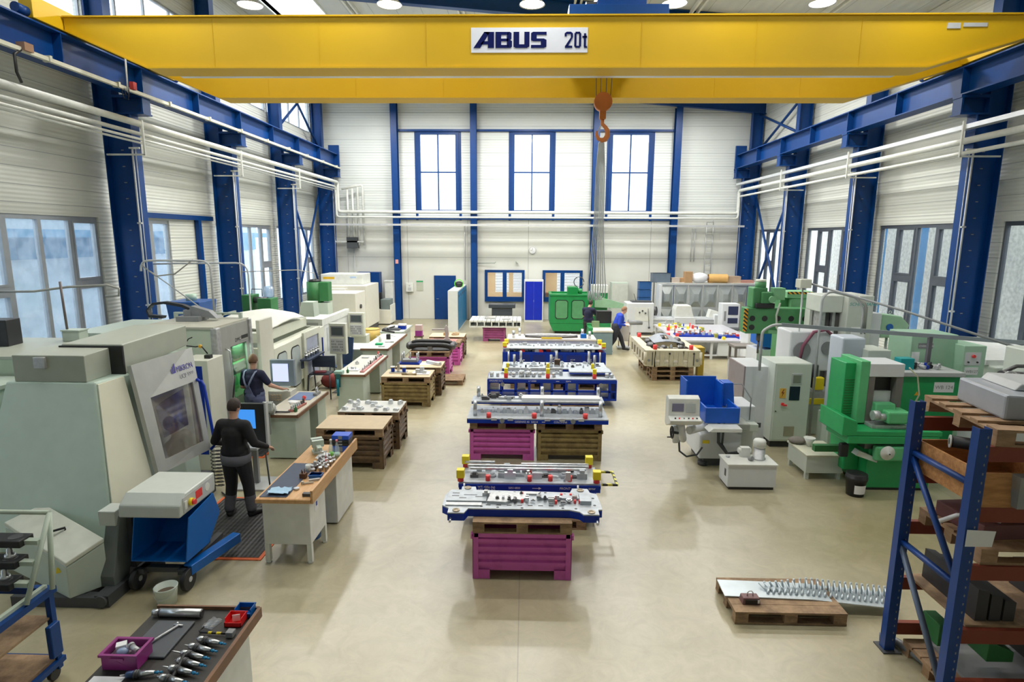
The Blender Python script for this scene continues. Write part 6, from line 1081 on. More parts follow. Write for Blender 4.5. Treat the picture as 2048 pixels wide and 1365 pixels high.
def fixture(label,x,y,w,d,base,extra,seed):
    random.seed(seed); t=thing('assembly_fixture',label,'fixture',(x,y,.66)); obj('base_plate',M().box(-w/2,w/2,-d/2,d/2,0,.05),base,t)
    n=int(w/.07)
    for i in range(n):
        xx=-w/2+w*(i+.5)/n; yy=random.uniform(-d/2+.04,d/2-.04); h=random.uniform(.05,.2); m=random.choice(extra); b=M()
        if i%3==0: b.vc(xx,yy,.05,.05+h,.022,10)
        elif i%3==1: b.box(xx-.04,xx+.04,yy-.04,yy+.04,.05,.05+h*.7)
        else: b.box(xx-.07,xx+.07,yy-.02,yy+.02,.05+h*.3,.05+h*.55)
        obj('clamp',b,m,t)
    for s in (-1,1): obj('corner_block',M().box(s*w/2-.05,s*w/2+.05,-d/2-.02,-d/2+.08,.0,.12),random.choice([YELB,mat('olive_yellow',(.35,.35,.05),.5),RED]),t)
    return t
COP=mat('copper_part',(.50,.22,.15),.4,.4); LIME=mat('lime_bar',(.55,.7,.1),.5)
fixture('large fixture with lime bar and red clamps on the assembly table',6.1,22.6,1.3,.5,WHT,[RED,LM,COP,YELB,CBLUE],1); one('lime_bar',M().box(-.45,.45,-.04,.04,0,.07),LIME,'long lime green bar on the assembly table','bar',(5.95,23.0,.66)) 
fixture('wide fixture with copper parts and olive blocks at the front of the assembly table',6.1,21.2,1.35,.6,CBLUE,[COP,COP,RED,LM,DSTEEL],2); fixture('fixture with tall posts and copper parts on the assembly table',7.15,21.0,.75,.4,CBLUE,[COP,STEEL,WHT],3)
fixture('white fixture at the back left of the assembly table',5.75,23.6,.8,.4,WHT,[LM,WHT,STEELM,YELB],4)
t=thing('blue_fixture','deep blue flat fixture with lifted plate on the right of the assembly table','fixture',(7.85,20.6,.66)); obj('base_plate',M().box(-.38,.38,-.2,.2,0,.05),CBLUE,t); obj('upper_plate',M().box(-.15,.2,-.1,.15,.12,.2).vc(0,0,.05,.12,.05,8),CBLUE,t)
for i,(x,y,m,lb) in enumerate(((6.9,20.4,YELB,'small yellow block in the middle front of the assembly table'),(7.5,20.3,RED,'small red block right of the copper posts on the assembly table'),(6.82,20.6,CBLUE,'rounded blue piece beside the olive blocks on the assembly table'))): one('spacer_block',M().box(-.05,.05,-.05,.05,0,.1),m,lb,'block',(x,y,.66),bev=.01)
# ---- big white lathe and control
t=thing('lathe','large white centre lathe in front of the silver partition','lathe',(4.9,25.7,0)); obj('headstock',M().box(-.55,.62,-.4,.45,.1,1.38),MW,t,bev=.03); obj('top_tray',M().box(-.3,.55,-.2,.3,1.38,1.44),DKG,t,bev=.01); obj('gear_panel',M().box(-.2,.45,-.41,-.4,.6,1.2),WHT,t)
for x,z in ((-.4,.5),(-.25,.5),(-.1,.5),(.0,.98),(.12,1.05),(.25,.95)): obj('knob',M().cyl((x,-.40,z),(x,-.45,z),.035,12),DKG,t)
obj('chuck',M().cyl((.62,-.05,1.0),(.8,-.05,1.0),.2,24),DSTEEL,t); obj('bed',M().box(.6,3.6,-.35,.3,.15,.62).box(.6,3.6,-.32,-.22,.62,.74).box(.6,3.6,.15,.25,.62,.74),MW,t,bev=.01)
for z in (.40,.52,.66): obj('lead_screw',M().cyl((.6,-.38,z),(3.3,-.38,z),.022,10),STEELM,t)
obj('carriage',M().prism([(1.55,.74),(2.35,.74),(2.25,1.1),(2.2,1.28),(1.6,1.28),(1.55,1.1)],-.35,.3,'y'),WHT,t,bev=.02); obj('apron',M().box(1.5,2.4,-.45,-.35,.3,.78),MW,t,bev=.01); obj('tailstock',M().prism([(3.0,.74),(3.5,.74),(3.6,.9),(3.45,1.0),(3.1,1.1)],-.2,.2,'y'),WHT,t,bev=.02); obj('end_foot',M().box(3.2,3.7,-.45,.3,0,.9),MW,t,bev=.02); obj('lever',M().tube([(.35,-.45,1.15),(.4,-.46,.6),(.42,-.47,.35)],.012,6).ball((.42,-.47,.33),.05,8,6),DKG,t); obj('foot',M().box(-.5,.55,-.35,.4,0,.1),DKG,t)
obj('lamp_arm',M().tube([(-.1,0,1.44),(-.2,0,1.75)],.012,6),DKG,t)
t=thing('cnc_console','white console with two dark displays beside the assembly table','control panel',(8.4,24.4,0)); 
t['category']='console'; obj('cabinet',M().box(-.35,.35,-.25,.3,0,1.5),MW,t,bev=.01); obj('display',M().box(-.12,.28,-.26,-.25,1.05,1.4),mat('display_navy',(.03,.04,.1),.3),t); obj('display',M().box(-.12,.28,-.26,-.25,.7,.92),MC['display_navy'],t); obj('side_slot',M().box(-.28,-.2,-.26,-.25,.8,1.2),GRY,t); obj('worktop',M().box(-.7,1.1,-.8,-.25,.5,.53),DKG,t)
# ---- silver partition made of vacuum formed covers
t=thing('silver_partition','row of silver pressed panels forming a partition behind the lathe','partition',(5.95,26.9,0)); SV=mat('pressed_silver',(.62,.65,.66),.22,.55,var=.05); SV2=mat('pressed_silver_dark',(.46,.50,.50),.25,.55,var=.1,scale=3)
for i in range(7):
    x0=.12+i*.66; p=obj('panel',M().box(x0,x0+.62,-.02,.02,0,2.05),SV,t); b=M()
    for (za,zb) in ((1.05,1.95),(.12,.95)):
        o_=[(x0+.05,-.02,za),(x0+.57,-.02,za),(x0+.57,-.02,zb),(x0+.05,-.02,zb)]; q_=[(x0+.2,-.14,za+.25),(x0+.42,-.14,za+.25),(x0+.42,-.14,zb-.3),(x0+.2,-.14,zb-.3)]
        b.add(o_+q_,[(4,5,6,7),(0,1,5,4),(1,2,6,5),(2,3,7,6),(3,0,4,7)]); b.box(x0+.24,x0+.38,-.16,-.14,za+.3,zb-.4)
    obj('raised_cover',b,SV2,p)
obj('top_rail',M().box(.0,4.75,-.08,.08,2.05,2.1),ALU,t); obj('end_board',M().box(-.02,.1,-.6,.1,0,2.1),MW,t,'flat white end board')
sh=thing('storage_deck','flat white deck on top of the silver partition carrying boxes','shelf',(5.95,27.3,0)); obj('deck',M().box(.05,4.7,-.2,.8,2.1,2.13),WHT,sh)
for x in (.1,4.6): obj('support',M().box(x-.03,x+.03,.7,.76,0,2.1),LGRY,sh)
crate('grey_crate','large dark grey plastic crate on top of the silver partition',(6.2,27.45,2.13),.8,.55,.42,mat('crate_slate',(.13,.17,.22),.5)); one('cardboard_box',M().box(-.18,.18,-.15,.15,0,.22).box(-.07,.07,-.152,-.15,.03,.13),mat('box_pinkgrey',(.50,.42,.36),.7),'small greyish box beside the dark crate on the silver partition','box',(6.85,27.35,2.13)); one('cardboard_box',M().box(-.2,.2,-.2,.2,0,.2),CARD,'low brown cardboard box next to the greyish box on the partition','box',(7.2,27.5,2.13)); one('cardboard_box',M().box(-.16,.16,-.2,.2,0,.5),CARD,'tall brown cardboard box on the silver partition','box',(7.42,27.3,2.13))
one('foam_bag',M().ball((0,0,.22),.34,14,10,sc=(1.2,.8,.7)),mat('white_foam',(.78,.79,.82),.8),'white bulging bag of packing on the silver partition','bag',(7.95,27.3,2.13)); t=thing('paper_roll','orange brown roll of paper lying on the silver partition','roll',(8.75,27.3,2.33),.35); obj('roll',M().x if False else M().cyl((-.4,.1,0),(.35,-.25,0),.2,24,caps=False).cyl((-.4,.1,0),(.35,-.25,0),.12,24,caps=False),mat('kraft_orange',(.68,.40,.13),.6),t); obj('loose_end',M().box(-.45,.3,-.05,.0,-.2,-.17),MC['kraft_orange'],t)
one('cardboard_box',M().box(-.35,.35,-.2,.2,0,.3),mat('box_tan',(.5,.36,.25),.7),'wide tan box right of the paper roll on the partition','box',(9.45,27.4,2.13)); one('crate_small',M().box(-.3,.3,-.2,.2,0,.12),mat('box_rose',(.45,.22,.18),.7),'flat reddish box at the right end of the partition top','box',(10.1,27.4,2.13))
for k in range(6): crate('blue_crate','blue plastic crate stacked beside the silver partition, %s'%('lowest of the stack','second from below','third from below','fourth from below','fifth from below','topmost of the stack')[k],(5.5,27.5,.36*k),.55,.5,.34,mat('crate_blue',(.02,.10,.30),.45),t=.03)
t=thing('yellow_stepladder','small yellow and white stepladder beside the blue crates','ladder',(5.55,26.85,0)); obj('ladder_side',M().cyl((-.15,0,0),(-.12,.2,1.3),.02,8).cyl((.15,0,0),(.12,.2,1.3),.02,8),mat('yellow_rail',(.75,.6,.2),.5),t)
for z in (.3,.6,.9,1.2): obj('step',M().box(-.15,.15,z*.15-.02,z*.15+.08,z,z+.03),LGRY,t)
t=thing('locker','tall pale grey locker against the back wall behind the green machine','locker',(4.62,29.3,0)); obj('body',M().box(-.42,.42,-.3,.3,0,1.98),GRN2,t,bev=.01); obj('door',M().box(-.38,.38,-.32,-.3,.08,1.92),mat('pale_locker',(.60,.62,.56),.45),t)
# ---- green machine by the back wall
t=thing('green_milling_machine','bright green enclosed milling machine with two rounded windows near the back wall','machine',(2.0,26.1,0)); obj('enclosure',M().box(-.95,.95,-.7,.8,.45,1.65),GREEN,t,bev=.02); obj('chip_tray',M().prism([(-.95,.45),(-.8,.12),(.8,.12),(.95,.45)],-.7,.8,'y'),GREEN,t); obj('plinth',M().box(-.7,.7,-.6,.7,0,.14),BLK,t)
for x0 in (-.72,-.02):
    s=obj('window_seal',oval(0,0,0,0,0) if False else M().prism([(x0+p[0],p[1]) for p in ((.08,.65),(.0,.73),(.0,1.4),(.08,1.48),(.48,1.48),(.56,1.4),(.56,.73),(.48,.65))],-.712,-.7,'y'),BLK,t); obj('window_pane',M().prism([(x0+p[0],p[1]) for p in ((.10,.68),(.03,.75),(.03,1.38),(.10,1.45),(.46,1.45),(.53,1.38),(.53,.75),(.46,.68))],-.718,-.712,'y'),mat('green_pane',(.10,.30,.14),.25),s)
obj('top_rail',M().plate((-.97,.97,-.72,.82),[(-.85,.85,-.6,.7)],1.65,1.72,'z'),GREEN,t); obj('spindle_head',M().box(-.15,.3,-.1,.4,1.65,2.0).cyl((.3,.1,1.8),(.5,.1,1.8),.12,12),GREEN,t,bev=.02); obj('top_hose',M().ring((.35,.1,2.2),.22,.02,'y',arc=.95),DKG,t)
t=thing('green_column','green machine column with white top behind the person in dark blue','machine',(3.25,27.3,0)); obj('body',M().box(-.4,.5,-.3,.5,0,1.65),GREEN,t,bev=.01); obj('white_case',M().box(-.2,.5,-.32,.4,1.65,2.0),WHT,t,bev=.01); obj('sloping_guard',M().prism([(-.1,1.0),(1.5,.95),(1.5,1.1),(.6,1.35),(-.1,1.5)],-.4,-.3,'y'),PGREEN,t)
t=thing('control_console','green and grey control console with black monitor beside the walking person','console',(2.72,21.2,0)); obj('grey_case',M().box(-.30,.40,-.35,.35,.0,.80),mat('teal_grey',(.20,.29,.32),.45),t,bev=.01); obj('sloping_lid',M().prism([(-.38,.80),(.36,.80),(.30,1.0),(-.3,1.0)],-.34,.42,'x') if False else M().box(-.32,.42,-.38,.38,.80,.88),mat('lid_ivory',(.66,.65,.56),.4),t,bev=.02); obj('lid_slot',M().box(-.1,.15,-.15,.05,.88,.885),TOPL,t); obj('green_frame',M().box(-.45,-.30,-.3,.5,.0,.95).box(-.45,.42,.38,.5,.75,1.02),GREEN,t,bev=.01); obj('monitor',M().box(-.1,.45,.4,.7,1.02,1.48),BLK,t,bev=.02); obj('green_screen',M().box(-.28,.0,.3,.36,.88,1.12),mat('olive_glass',(.2,.3,.16),.3),t,bev=.02)
t=thing('cloth_trolley','small trolley draped with a white cloth in front of the walking person','trolley',(3.72,22.1,0)); 
for x in (-.18,.2): obj('leg',M().cyl((x,0,0),(x,0,.85),.02,8),mat('brown_leg',(.35,.25,.22),.5),t)
obj('base',M().box(-.25,.25,-.2,.2,.02,.08),LGRY,t); obj('draped_cloth',M().taper((-.22,.16,-.15,.15),(-.15,.2,-.2,.2),.3,.92).ball((.0,0,.9),.2,12,8,sc=(1.1,1,.4)),mat('offwhite_cloth',(.66,.62,.60),.8),t,bev=.02)
t=thing('drill_press','grey pistol shaped machine head standing before the white lathe','machine head',(4.55,24.6,0)); obj('stand',M().box(-.12,.12,-.1,.1,0,.55),MW,t); obj('head',M().cyl((-.25,0,.65),(.35,0,.62),.12,14,.08),GRY,t)
# ---- lockers, cabinet and dark bench at the back
t=thing('locker_row','row of white lockers with blue doors standing end on near the back wall','locker',(-3.2,27.7,0)); obj('body',M().box(-.22,.22,-1.9,1.9,0,1.8),mat('locker_white',(.66,.69,.68),.4,var=.02),t)
for i in range(5): d_=obj('door',M().box(.22,.235,-1.88+i*.755,-1.16+i*.755,.05,1.75),mat('locker_blue',(.0,.16,.36),.4),t); obj('vent',M().box(.235,.238,-1.65+i*.755,-1.4+i*.755,1.5,1.6),DKG,d_)
t=thing('helmet','black rounded bag with green rim lying on the lockers','bag',(-3.15,27.9,1.8)); obj('body',M().ball((0,0,.13),.2,14,10,sc=(1,1.2,.7)),BLK,t); obj('rim',M().ring((0,-.1,.16),.2,.02,'y'),mat('neon_green',(.2,.8,.1),.5),t)
t=thing('steel_cupboard','blue doored white steel cupboard between the two office windows','cupboard',(.4,29.25,0)); obj('body',M().box(-.47,.47,-.25,.25,0,2.08),WHT,t,bev=.008); 
for s in (-1,1): obj('door',M().box(min(s*.003,s*.42),max(s*.003,s*.42),-.265,-.25,.1,2.0),mat('cupboard_blue',(.0,.018,.45),.4),t)
obj('handle',M().box(-.01,.015,-.285,-.265,1.0,1.1),STEEL,t)
t=thing('dark_bench','dark grey bench machine under the left office window','bench',(-1.15,28.9,0)); obj('tabletop',M().box(-.65,.65,-.3,.3,.72,.9),mat('anthracite',(.045,.055,.07),.5),t,bev=.02); obj('body',M().box(-.5,.5,-.25,.25,.35,.72),MC['anthracite'],t); 
for x in (-.45,.45): obj('leg',M().box(x-.04,x+.04,-.2,.2,0,.4),WHT,t)
# ---- blue guarded surface grinder
GB=mat('guard_blue',(.003,.10,.55),.38); 
t=thing('surface_grinder','white surface grinder with bright blue splash guards and hand wheel','grinder',(3.7,10.8,0)); b=M()
b.prism([(-.5,.14),(.25,.14),(.25,.62),(-.05,.72),(-.5,.60)],-.45,.5,'y'); obj('base_casting',b,MW,t,bev=.03); obj('column',M().box(.1,.6,-.1,.6,.1,1.05),MW,t,bev=.02); obj('foot',M().box(-.4,.2,-.4,.4,0,.14).vc(-.4,-.35,0,.07,.09,14),DKG,t); obj('saddle',M().box(-.45,.35,-.55,.45,.72,.84),mat('worn_casting',(.35,.38,.34),.5,var=.2),t,bev=.01)
obj('work_table',M().box(-.45,.15,-.5,.5,.84,.90),mat('pale_table',(.62,.60,.68),.4),t)
b=M(); b.box(-.68,.0,.40,.43,.9,1.5).box(-.68,-.65,-.0,.43,.95,1.5).box(-.68,.0,-.0,.43,.90,.93).box(-.02,.02,-.0,.43,.9,1.45); obj('rear_guard',b,GB,t,bev=.006); obj('rear_guard_head',M().taper((.02,.26,.05,.40),(.04,.22,.08,.36),1.0,1.45),GB,t,bev=.01); obj('front_guard',M().box(-.48,.12,-.62,-.59,.88,1.16).box(-.48,-.45,-.59,-.2,.88,1.16).box(.09,.12,-.59,.0,.88,1.16),GB,t,bev=.004); obj('side_rod',M().cyl((.02,.05,.95),(.12,-.55,1.15),.015,8),GB,t)
obj('drip_tray',M().prism([(-.50,.80),(.08,.80),(.08,.87),(-.42,.87)],-.9,-.62,'y'),WHT,t,bev=.01); obj('side_shelf',M().box(.2,.6,-.3,.0,.62,.76),MG,t,bev=.01)
pn=obj('control_box',M().prism([(-1.0,.98),(-.70,.86),(-.62,.9),(-.62,1.38),(-.72,1.42),(-.84,1.38),(-.86,1.08),(-1.02,1.04)],-1.2,-.66,'x'),WHT,t,bev=.01); obj('display_panel',M().box(-1.14,-.94,-.862,-.856,1.16,1.3),mat('display_violet',(.2,.2,.3),.3),pn); obj('key_field',M().box(-.9,-.74,-.862,-.856,1.14,1.3),mat('key_grey',(.5,.55,.55),.4),pn)
for i,(x,m) in enumerate(((-1.1,BLK),(-1.03,RED),(-.95,GRY),(-.87,BLK),(-.8,RED),(-.73,BLK))): obj('button',M().vc(x,-.95,1.02,1.075,.014,8),m,pn)
obj('neck',M().cyl((-.95,-.75,.9),(-.8,-.4,.5),.07,12).cyl((-.8,-.75,.78),(-.3,-.4,.78),.07,12).cyl((-1.05,-.7,.85),(-1.0,-.7,.55),.06,12),MW,t); hw=obj('hand_wheel',M().ring((-1.12,-.85,.78),.1,.014,'x').cyl((-1.12,-.95,.78),(-1.12,-.75,.78),.008,6).cyl((-1.12,-.85,.68),(-1.12,-.85,.88),.008,6),BLK,t); obj('crank',M().cyl((-1.12,-.85,.69),(-1.2,-.85,.69),.012,8).cyl((-1.12,-.85,.78),(-1.0,-.8,.75),.025,8),BLK,hw)
obj('hose_loop',M().tube([(-.95,-.7,.58),(-.93,-.7,.38),(-.8,-.7,.28),(-.6,-.65,.30),(-.5,-.6,.42)],.018,8).tube([(-.2,-.5,.85),(-.2,-.55,.5),(-.05,-.6,.3),(.25,-.6,.34)],.03,8).tube([(-.1,-.5,.85),(-.12,-.52,.45),(.0,-.6,.25),(.3,-.62,.3)],.02,8),DKG,t)
obj('yellow_sticker',M().box(-.32,-.2,-.47,-.45,.42,.47) if False else M().box(-.45,-.33,-.455,-.449,.44,.50),YELB,t)
obj('cable',M().tube([(.1,.2,1.4),(.35,.0,1.45),(.5,-.1,1.2),(.48,-.15,.8)],.012,8),GRY,t)
# ---- grey cabinets
t=thing('narrow_cabinet','narrow white electrical cabinet with grey edge behind the blue guarded grinder','cabinet',(4.72,12.2,0)); obj('body',M().box(-.26,.22,-.45,.45,0,1.58),MW,t,bev=.01); obj('edge_strip',M().box(-.29,-.26,-.45,.45,0,1.58),mat('taupe_edge',(.30,.26,.26),.5),t); obj('vent',M().box(.05,.13,-.456,-.45,.30,.40),DKG,t)
one('green_slatted_box',M().plate((-.25,.25,0,.5),[(-.2,.0,.06,.44),(.05,.2,.06,.44)],-.03,.03,'y').box(-.25,.25,.03,.3,0,.5),PGREEN,'pale green framed box standing behind the narrow cabinet','box',(5.2,15.6,0),bev=.01) if False else None
t=thing('electrical_cabinet','tall pale electrical cabinet with yellow lightning sign and dark windows','cabinet',(5.27,11.75,0)); obj('body',M().box(-.36,.36,-.32,.4,.12,1.72),MG,t,bev=.01); obj('plinth',M().box(-.34,.34,-.3,.38,0,.12),BLK,t); d_=obj('door',M().box(-.33,.34,-.335,-.32,.16,1.70),mat('mint_door',(.62,.68,.61),.4,var=.02),t)
obj('display_window',M().box(-.03,.17,-.345,-.335,1.30,1.52),LGRY,d_); obj('display_glass',M().box(-.005,.145,-.35,-.345,1.33,1.49),mat('sage_grey',(.22,.25,.2),.4),d_); obj('black_window',M().box(-.05,.15,-.345,-.335,.98,1.26),mat('navy_black',(.02,.03,.05),.2),d_); sg=obj('warning_sign',M().box(-.24,-.12,-.342,-.335,1.02,1.22),mat('warning_amber',(.75,.45,.08),.5),d_); obj('lightning_bolt',M().prism([(-.17,1.20),(-.21,1.12),(-.18,1.12),(-.20,1.04),(-.15,1.14),(-.18,1.14),(-.155,1.20)],-.345,-.342,'y'),mat('sign_red_brown',(.25,.05,.02),.5),sg); obj('main_switch',M().cyl((-.17,-.335,.9),(-.17,-.37,.9),.03,12).box(-.17,-.1,-.39,-.37,.87,.9),RED,d_); obj('vent_grille',M().box(-.10,.10,-.345,-.335,.24,.44),mat('sand_grille',(.35,.33,.24),.5),d_)
for z in(.5,): obj('lock',M().cyl((-.29,-.335,.75),(-.29,-.35,.75),.012,8),BLK,d_)
# ---- coolant tanks
t=thing('coolant_tank','square white coolant tank with silver pump motor in front of the blue guarded grinder','tank',(3.77,9.55,0)); obj('tank_box',M().box(-.39,.40,-.22,.22,.05,.43),MW,t,bev=.006); obj('lid',M().box(-.41,.42,-.24,.24,.43,.45),WHT,t); obj('plinth',M().box(-.36,.38,-.2,.2,0,.05),BLK,t)
mo=obj('motor',M().lathe(.2,.05,[(.11,.45),(.11,.47),(.095,.47),(.095,.66)],24),STEELM,t); obj('motor_cap',M().lathe(.2,.05,[(.103,.66),(.103,.76),(.085,.79),(.0,.795)],24),WHT,mo); obj('filler_cap',M().vc(-.3,.1,.45,.48,.03,14),LGRY,t); obj('pump_block',M().box(-.08,.08,.1,.2,.45,.62).cyl((-.12,.15,.56),(.1,.15,.56),.045,12),WHT,t,bev=.01); obj('pipe_elbow',M().cyl((.02,-.02,.47),(.05,-.08,.50),.035,12),GRY,t); obj('tap',M().box(.40,.44,.0,.03,.28,.32),LGRY,t); obj('level_gauge',M().box(-.396,-.39,-.12,-.06,.2,.32),DKG,t)
t=thing('coolant_tank','low white tank on short feet beside the green grinder','tank',(5.20,10.15,0)); obj('tank_box',M().box(-.32,.30,-.35,.38,.12,.42),MG,t,bev=.006); obj('lid',M().box(-.34,.32,-.37,.40,.42,.45),mat('stained_cream',(.62,.62,.50),.5,var=.08),t)
for x in (-.28,.26):
    for y in (-.3,.33): obj('foot',M().box(x-.03,x+.03,y-.03,y+.03,0,.12),MG,t)
one('white_funnel',M().lathe(0,0,[(.03,0),(.05,.06),(.10,.16)],16),WHT,'white funnel on the low tank beside the green grinder','funnel',(5.12,10.25,.45)); one('rag_heap',M().ball((0,0,.05),.13,12,8,sc=(1.2,1,.5)),mat('oily_rag',(.2,.18,.16),.8),'oily rag heap on the back of the low tank','rag',(4.98,10.42,.45)); 
# ---- SCHARMANN column
t=thing('boring_machine','tall pale boring machine with open column and maker lettering by the right windows','machine',(7.1,13.6,0)); SP=mat('pale_stone_paint',(.58,.62,.57),.42,var=.03)
obj('column',M().box(.0,.56,-.5,.45,0,2.9),SP,t,bev=.02); obj('side_column',M().box(.56,.82,-.4,.45,0,2.5),MW,t,bev=.01); obj('top_bridge',M().box(-.48,.0,-.3,.45,2.5,2.88),SP,t,bev=.02); obj('back_frame',M().box(-.48,-.42,.2,.45,0,2.5),SP,t); obj('guide_way',M().box(-.40,-.32,-.2,.3,.2,2.5).box(-.16,-.10,-.2,.3,.2,2.5),STEELM,t); obj('dark_bellows',M().box(-.32,-.18,-.1,.4,.2,2.5).box(-.1,-.01,-.2,.4,.2,2.45),mat('bellows',(.10,.095,.095),.5),t); obj('notice_sheet',M().box(.12,.42,-.51,-.5,1.85,2.2),PAPER,t)
text('SCHARMANN',.10,'lettering',t,(.03,-.502,2.68),(PI/2,0,0),mat('teal_letters',(.05,.35,.33),.5),.001,shear=.25)
t=thing('twin_door_cabinet','white ventilated twin cabinet in front of the tall boring machine','cabinet',(6.40,11.25,0)); obj('left_body',M().box(-.38,.05,-.1,.4,.55,2.28),mat('lavender_white',(.58,.64,.73),.4,var=.02),t,bev=.03); obj('right_body',M().box(.0,.42,-.3,.3,.75,2.08),MG,t,bev=.01); b=M()
for i in range(22): b.box(.06,.19,-.305,-.30,.95+i*.045,.97+i*.045).box(.24,.37,-.305,-.30,.95+i*.045,.97+i*.045)
obj('vent_slots',b,DKG,t); obj('lower_body',M().box(-.5,.42,-.1,.35,0,.75),GRN2,t,bev=.02)
t=thing('boring_unit','white machine head with yellow block between the electrical cabinet and the twin cabinet','machine',(6.15,12.72,0)); obj('head_case',M().box(-.55,.35,-.3,.4,1.35,2.2),MW,t,bev=.03); obj('round_cover',M().cyl((-.3,-.30,1.8),(-.3,-.34,1.8),.18,24),GRY,t); obj('round_cover',M().cyl((.25,-.30,1.85),(.25,-.34,1.85),.14,24),GRY,t); obj('spindle_group',M().box(-.35,-.1,-.45,-.1,.95,1.4).cyl((.0,-.35,1.0),(.0,-.35,1.5),.07,12),DKG,t,bev=.02); obj('yellow_block',M().box(-.05,.15,-.5,-.35,.98,1.25),YELB,t,'yellow block',bev=.02); obj('bed_slide',M().box(-.5,.4,-.5,.3,.8,.95),STEELM,t); obj('yellow_bar',M().box(-.5,.3,-.52,-.5,.68,.80),YELB,t,'yellow bar'); obj('machine_bed',M().box(-.5,.4,-.5,.4,0,.68),GRN2,t,bev=.03); obj('red_hose',M().tube([(-.35,-.3,1.4),(-.3,-.35,1.9),(-.1,-.35,2.2),(.15,-.35,2.25),(.35,-.3,2.1)],.035,10),mat('maroon_hose',(.25,.08,.13),.45),t)
# ---- green radial drill
MDG=mat('drill_green',(.07,.26,.10),.42); LDG=mat('drill_green_light',(.20,.46,.24),.42)
t=thing('radial_drill','green radial drill with long arm, round holes and hazard stripes','drill',(6.85,15.2,0)); obj('base',M().box(-.6,.5,-.7,.5,0,.35),LDG,t,bev=.02); obj('column',M().box(-.17,.40,-.25,.3,.35,2.66),LDG,t,bev=.02); obj('column_cover',M().box(-.38,-.17,-.1,.25,.35,2.65),MDG,t,bev=.01); cp=obj('column_cap',M().box(-.30,.38,-.30,.3,2.66,2.82),LDG,t,bev=.01); obj('hazard_band',M().box(-.30,.38,-.305,-.30,2.76,2.82),HAZ,cp)
ar=obj('arm',M().prism([(-1.45,1.82),(-.5,1.82),(-.1,1.95),(.05,2.05),(.05,2.45),(-1.45,2.45)],-.75,-.35,'y'),MDG,t,bev=.02)
for x,z in ((-1.30,2.2),(-1.0,2.2),(-.68,2.2),(-.36,2.2),(-.02,2.2),(-1.30,1.98)): obj('round_hole',M().cyl((x,-.755,z),(x,-.75,z),.07,18),BLK,ar)
obj('hazard_strip',M().box(-1.51,-1.42,-.77,-.74,1.88,2.44),HAZ,ar); obj('lower_rail',M().box(-.9,.0,-.80,-.75,1.84,1.92),LDG,ar)
hd=obj('drill_head',M().box(-1.30,-.95,-.7,-.3,2.45,2.95).box(-1.12,-.86,-.8,-.4,2.5,2.85),MDG,t,bev=.03); obj('motor',M().cyl((-1.08,-.55,2.9),(-1.08,-.55,3.08),.13,18),MDG,hd); obj('motor_cap',M().cyl((-1.08,-.55,3.08),(-1.08,-.55,3.14),.12,18),CR,hd); obj('switch_box',M().box(-.84,-.56,-.78,-.55,2.66,2.95),LDG,hd,bev=.01); obj('dark_guard',M().box(-1.25,-.8,-.82,-.7,2.46,2.58),BLK,hd,bev=.02); obj('feed_wheel',M().cyl((-.9,-.82,2.68),(-.9,-.9,2.68),.08,16),LDG,hd); obj('spindle',M().cyl((-1.03,-.55,1.82),(-1.03,-.55,1.62),.06,14).cyl((-1.03,-.55,1.62),(-1.03,-.55,1.3),.025,10),DSTEEL,hd)
obj('arm_gear',M().cyl((.0,-.6,1.85),(.0,-.6,1.5),.2,18).cyl((.05,-.6,1.72),(.05,-.9,1.72),.11,16).box(-.15,.2,-.7,-.4,1.3,1.55),MDG,t,bev=.01); obj('spiral_hose',M().tube([(.08,-.62,2.0),(.03,-.65,1.5),(.10,-.65,1.15),(.28,-.65,1.05),(.42,-.65,1.2),(.40,-.62,1.9)],.035,10),mat('corrugated_pale',(.55,.60,.52),.4),t); obj('spiral_hose',M().tube([(-.7,-.85,2.6),(-.78,-.88,2.3),(-.75,-.88,2.0),(-.68,-.86,1.92)],.025,8),mat('corrugated_pale',(.55,.60,.52),.4),t)
t=thing('green_cabinet','tall pale green cabinet right behind the radial drill column','cabinet',(7.95,16.6,0)); obj('body',M().box(-.35,.35,-.3,.3,0,2.5),LDG,t,bev=.01); obj('cover',M().box(-.37,.37,-.32,.32,2.5,2.58),PAPER,t)
t=thing('blue_hopper','bright blue plastic hopper on a white stand under the drill arm','container',(6.75,16.5,0)); obj('tub',M().prism([(-.28,1.2),(.35,1.08),(.35,1.45),(.1,1.58),(-.28,1.66)],-.3,.4,'y'),mat('hopper_blue',(.0,.12,.55),.35),t,bev=.03); obj('tub_rim',M().prism([(-.32,1.60),(.12,1.52),(.38,1.40),(.38,1.44),(.12,1.57),(-.32,1.67)],-.34,.44,'y'),MC['hopper_blue'],t); obj('stand',M().box(-.35,.45,-.35,.45,.0,1.1),MW,t)
t=thing('iron_box_stand','dark cast iron box stand in front of the blue hopper','stand',(6.45,17.4,0)); b=M(); b.box(-.32,.32,-.3,.3,.95,1.02)
for x in(-.3,.24):
    for y in (-.28,.22): b.box(x,x+.06,y,y+.06,.6,.95)
b.box(-.32,.32,-.3,.3,.55,.6); obj('box_frame',b,mat('cast_brown_grey',(.20,.18,.16),.6),t); obj('pedestal',M().box(-.3,.3,-.28,.28,0,.55),LGRY,t)
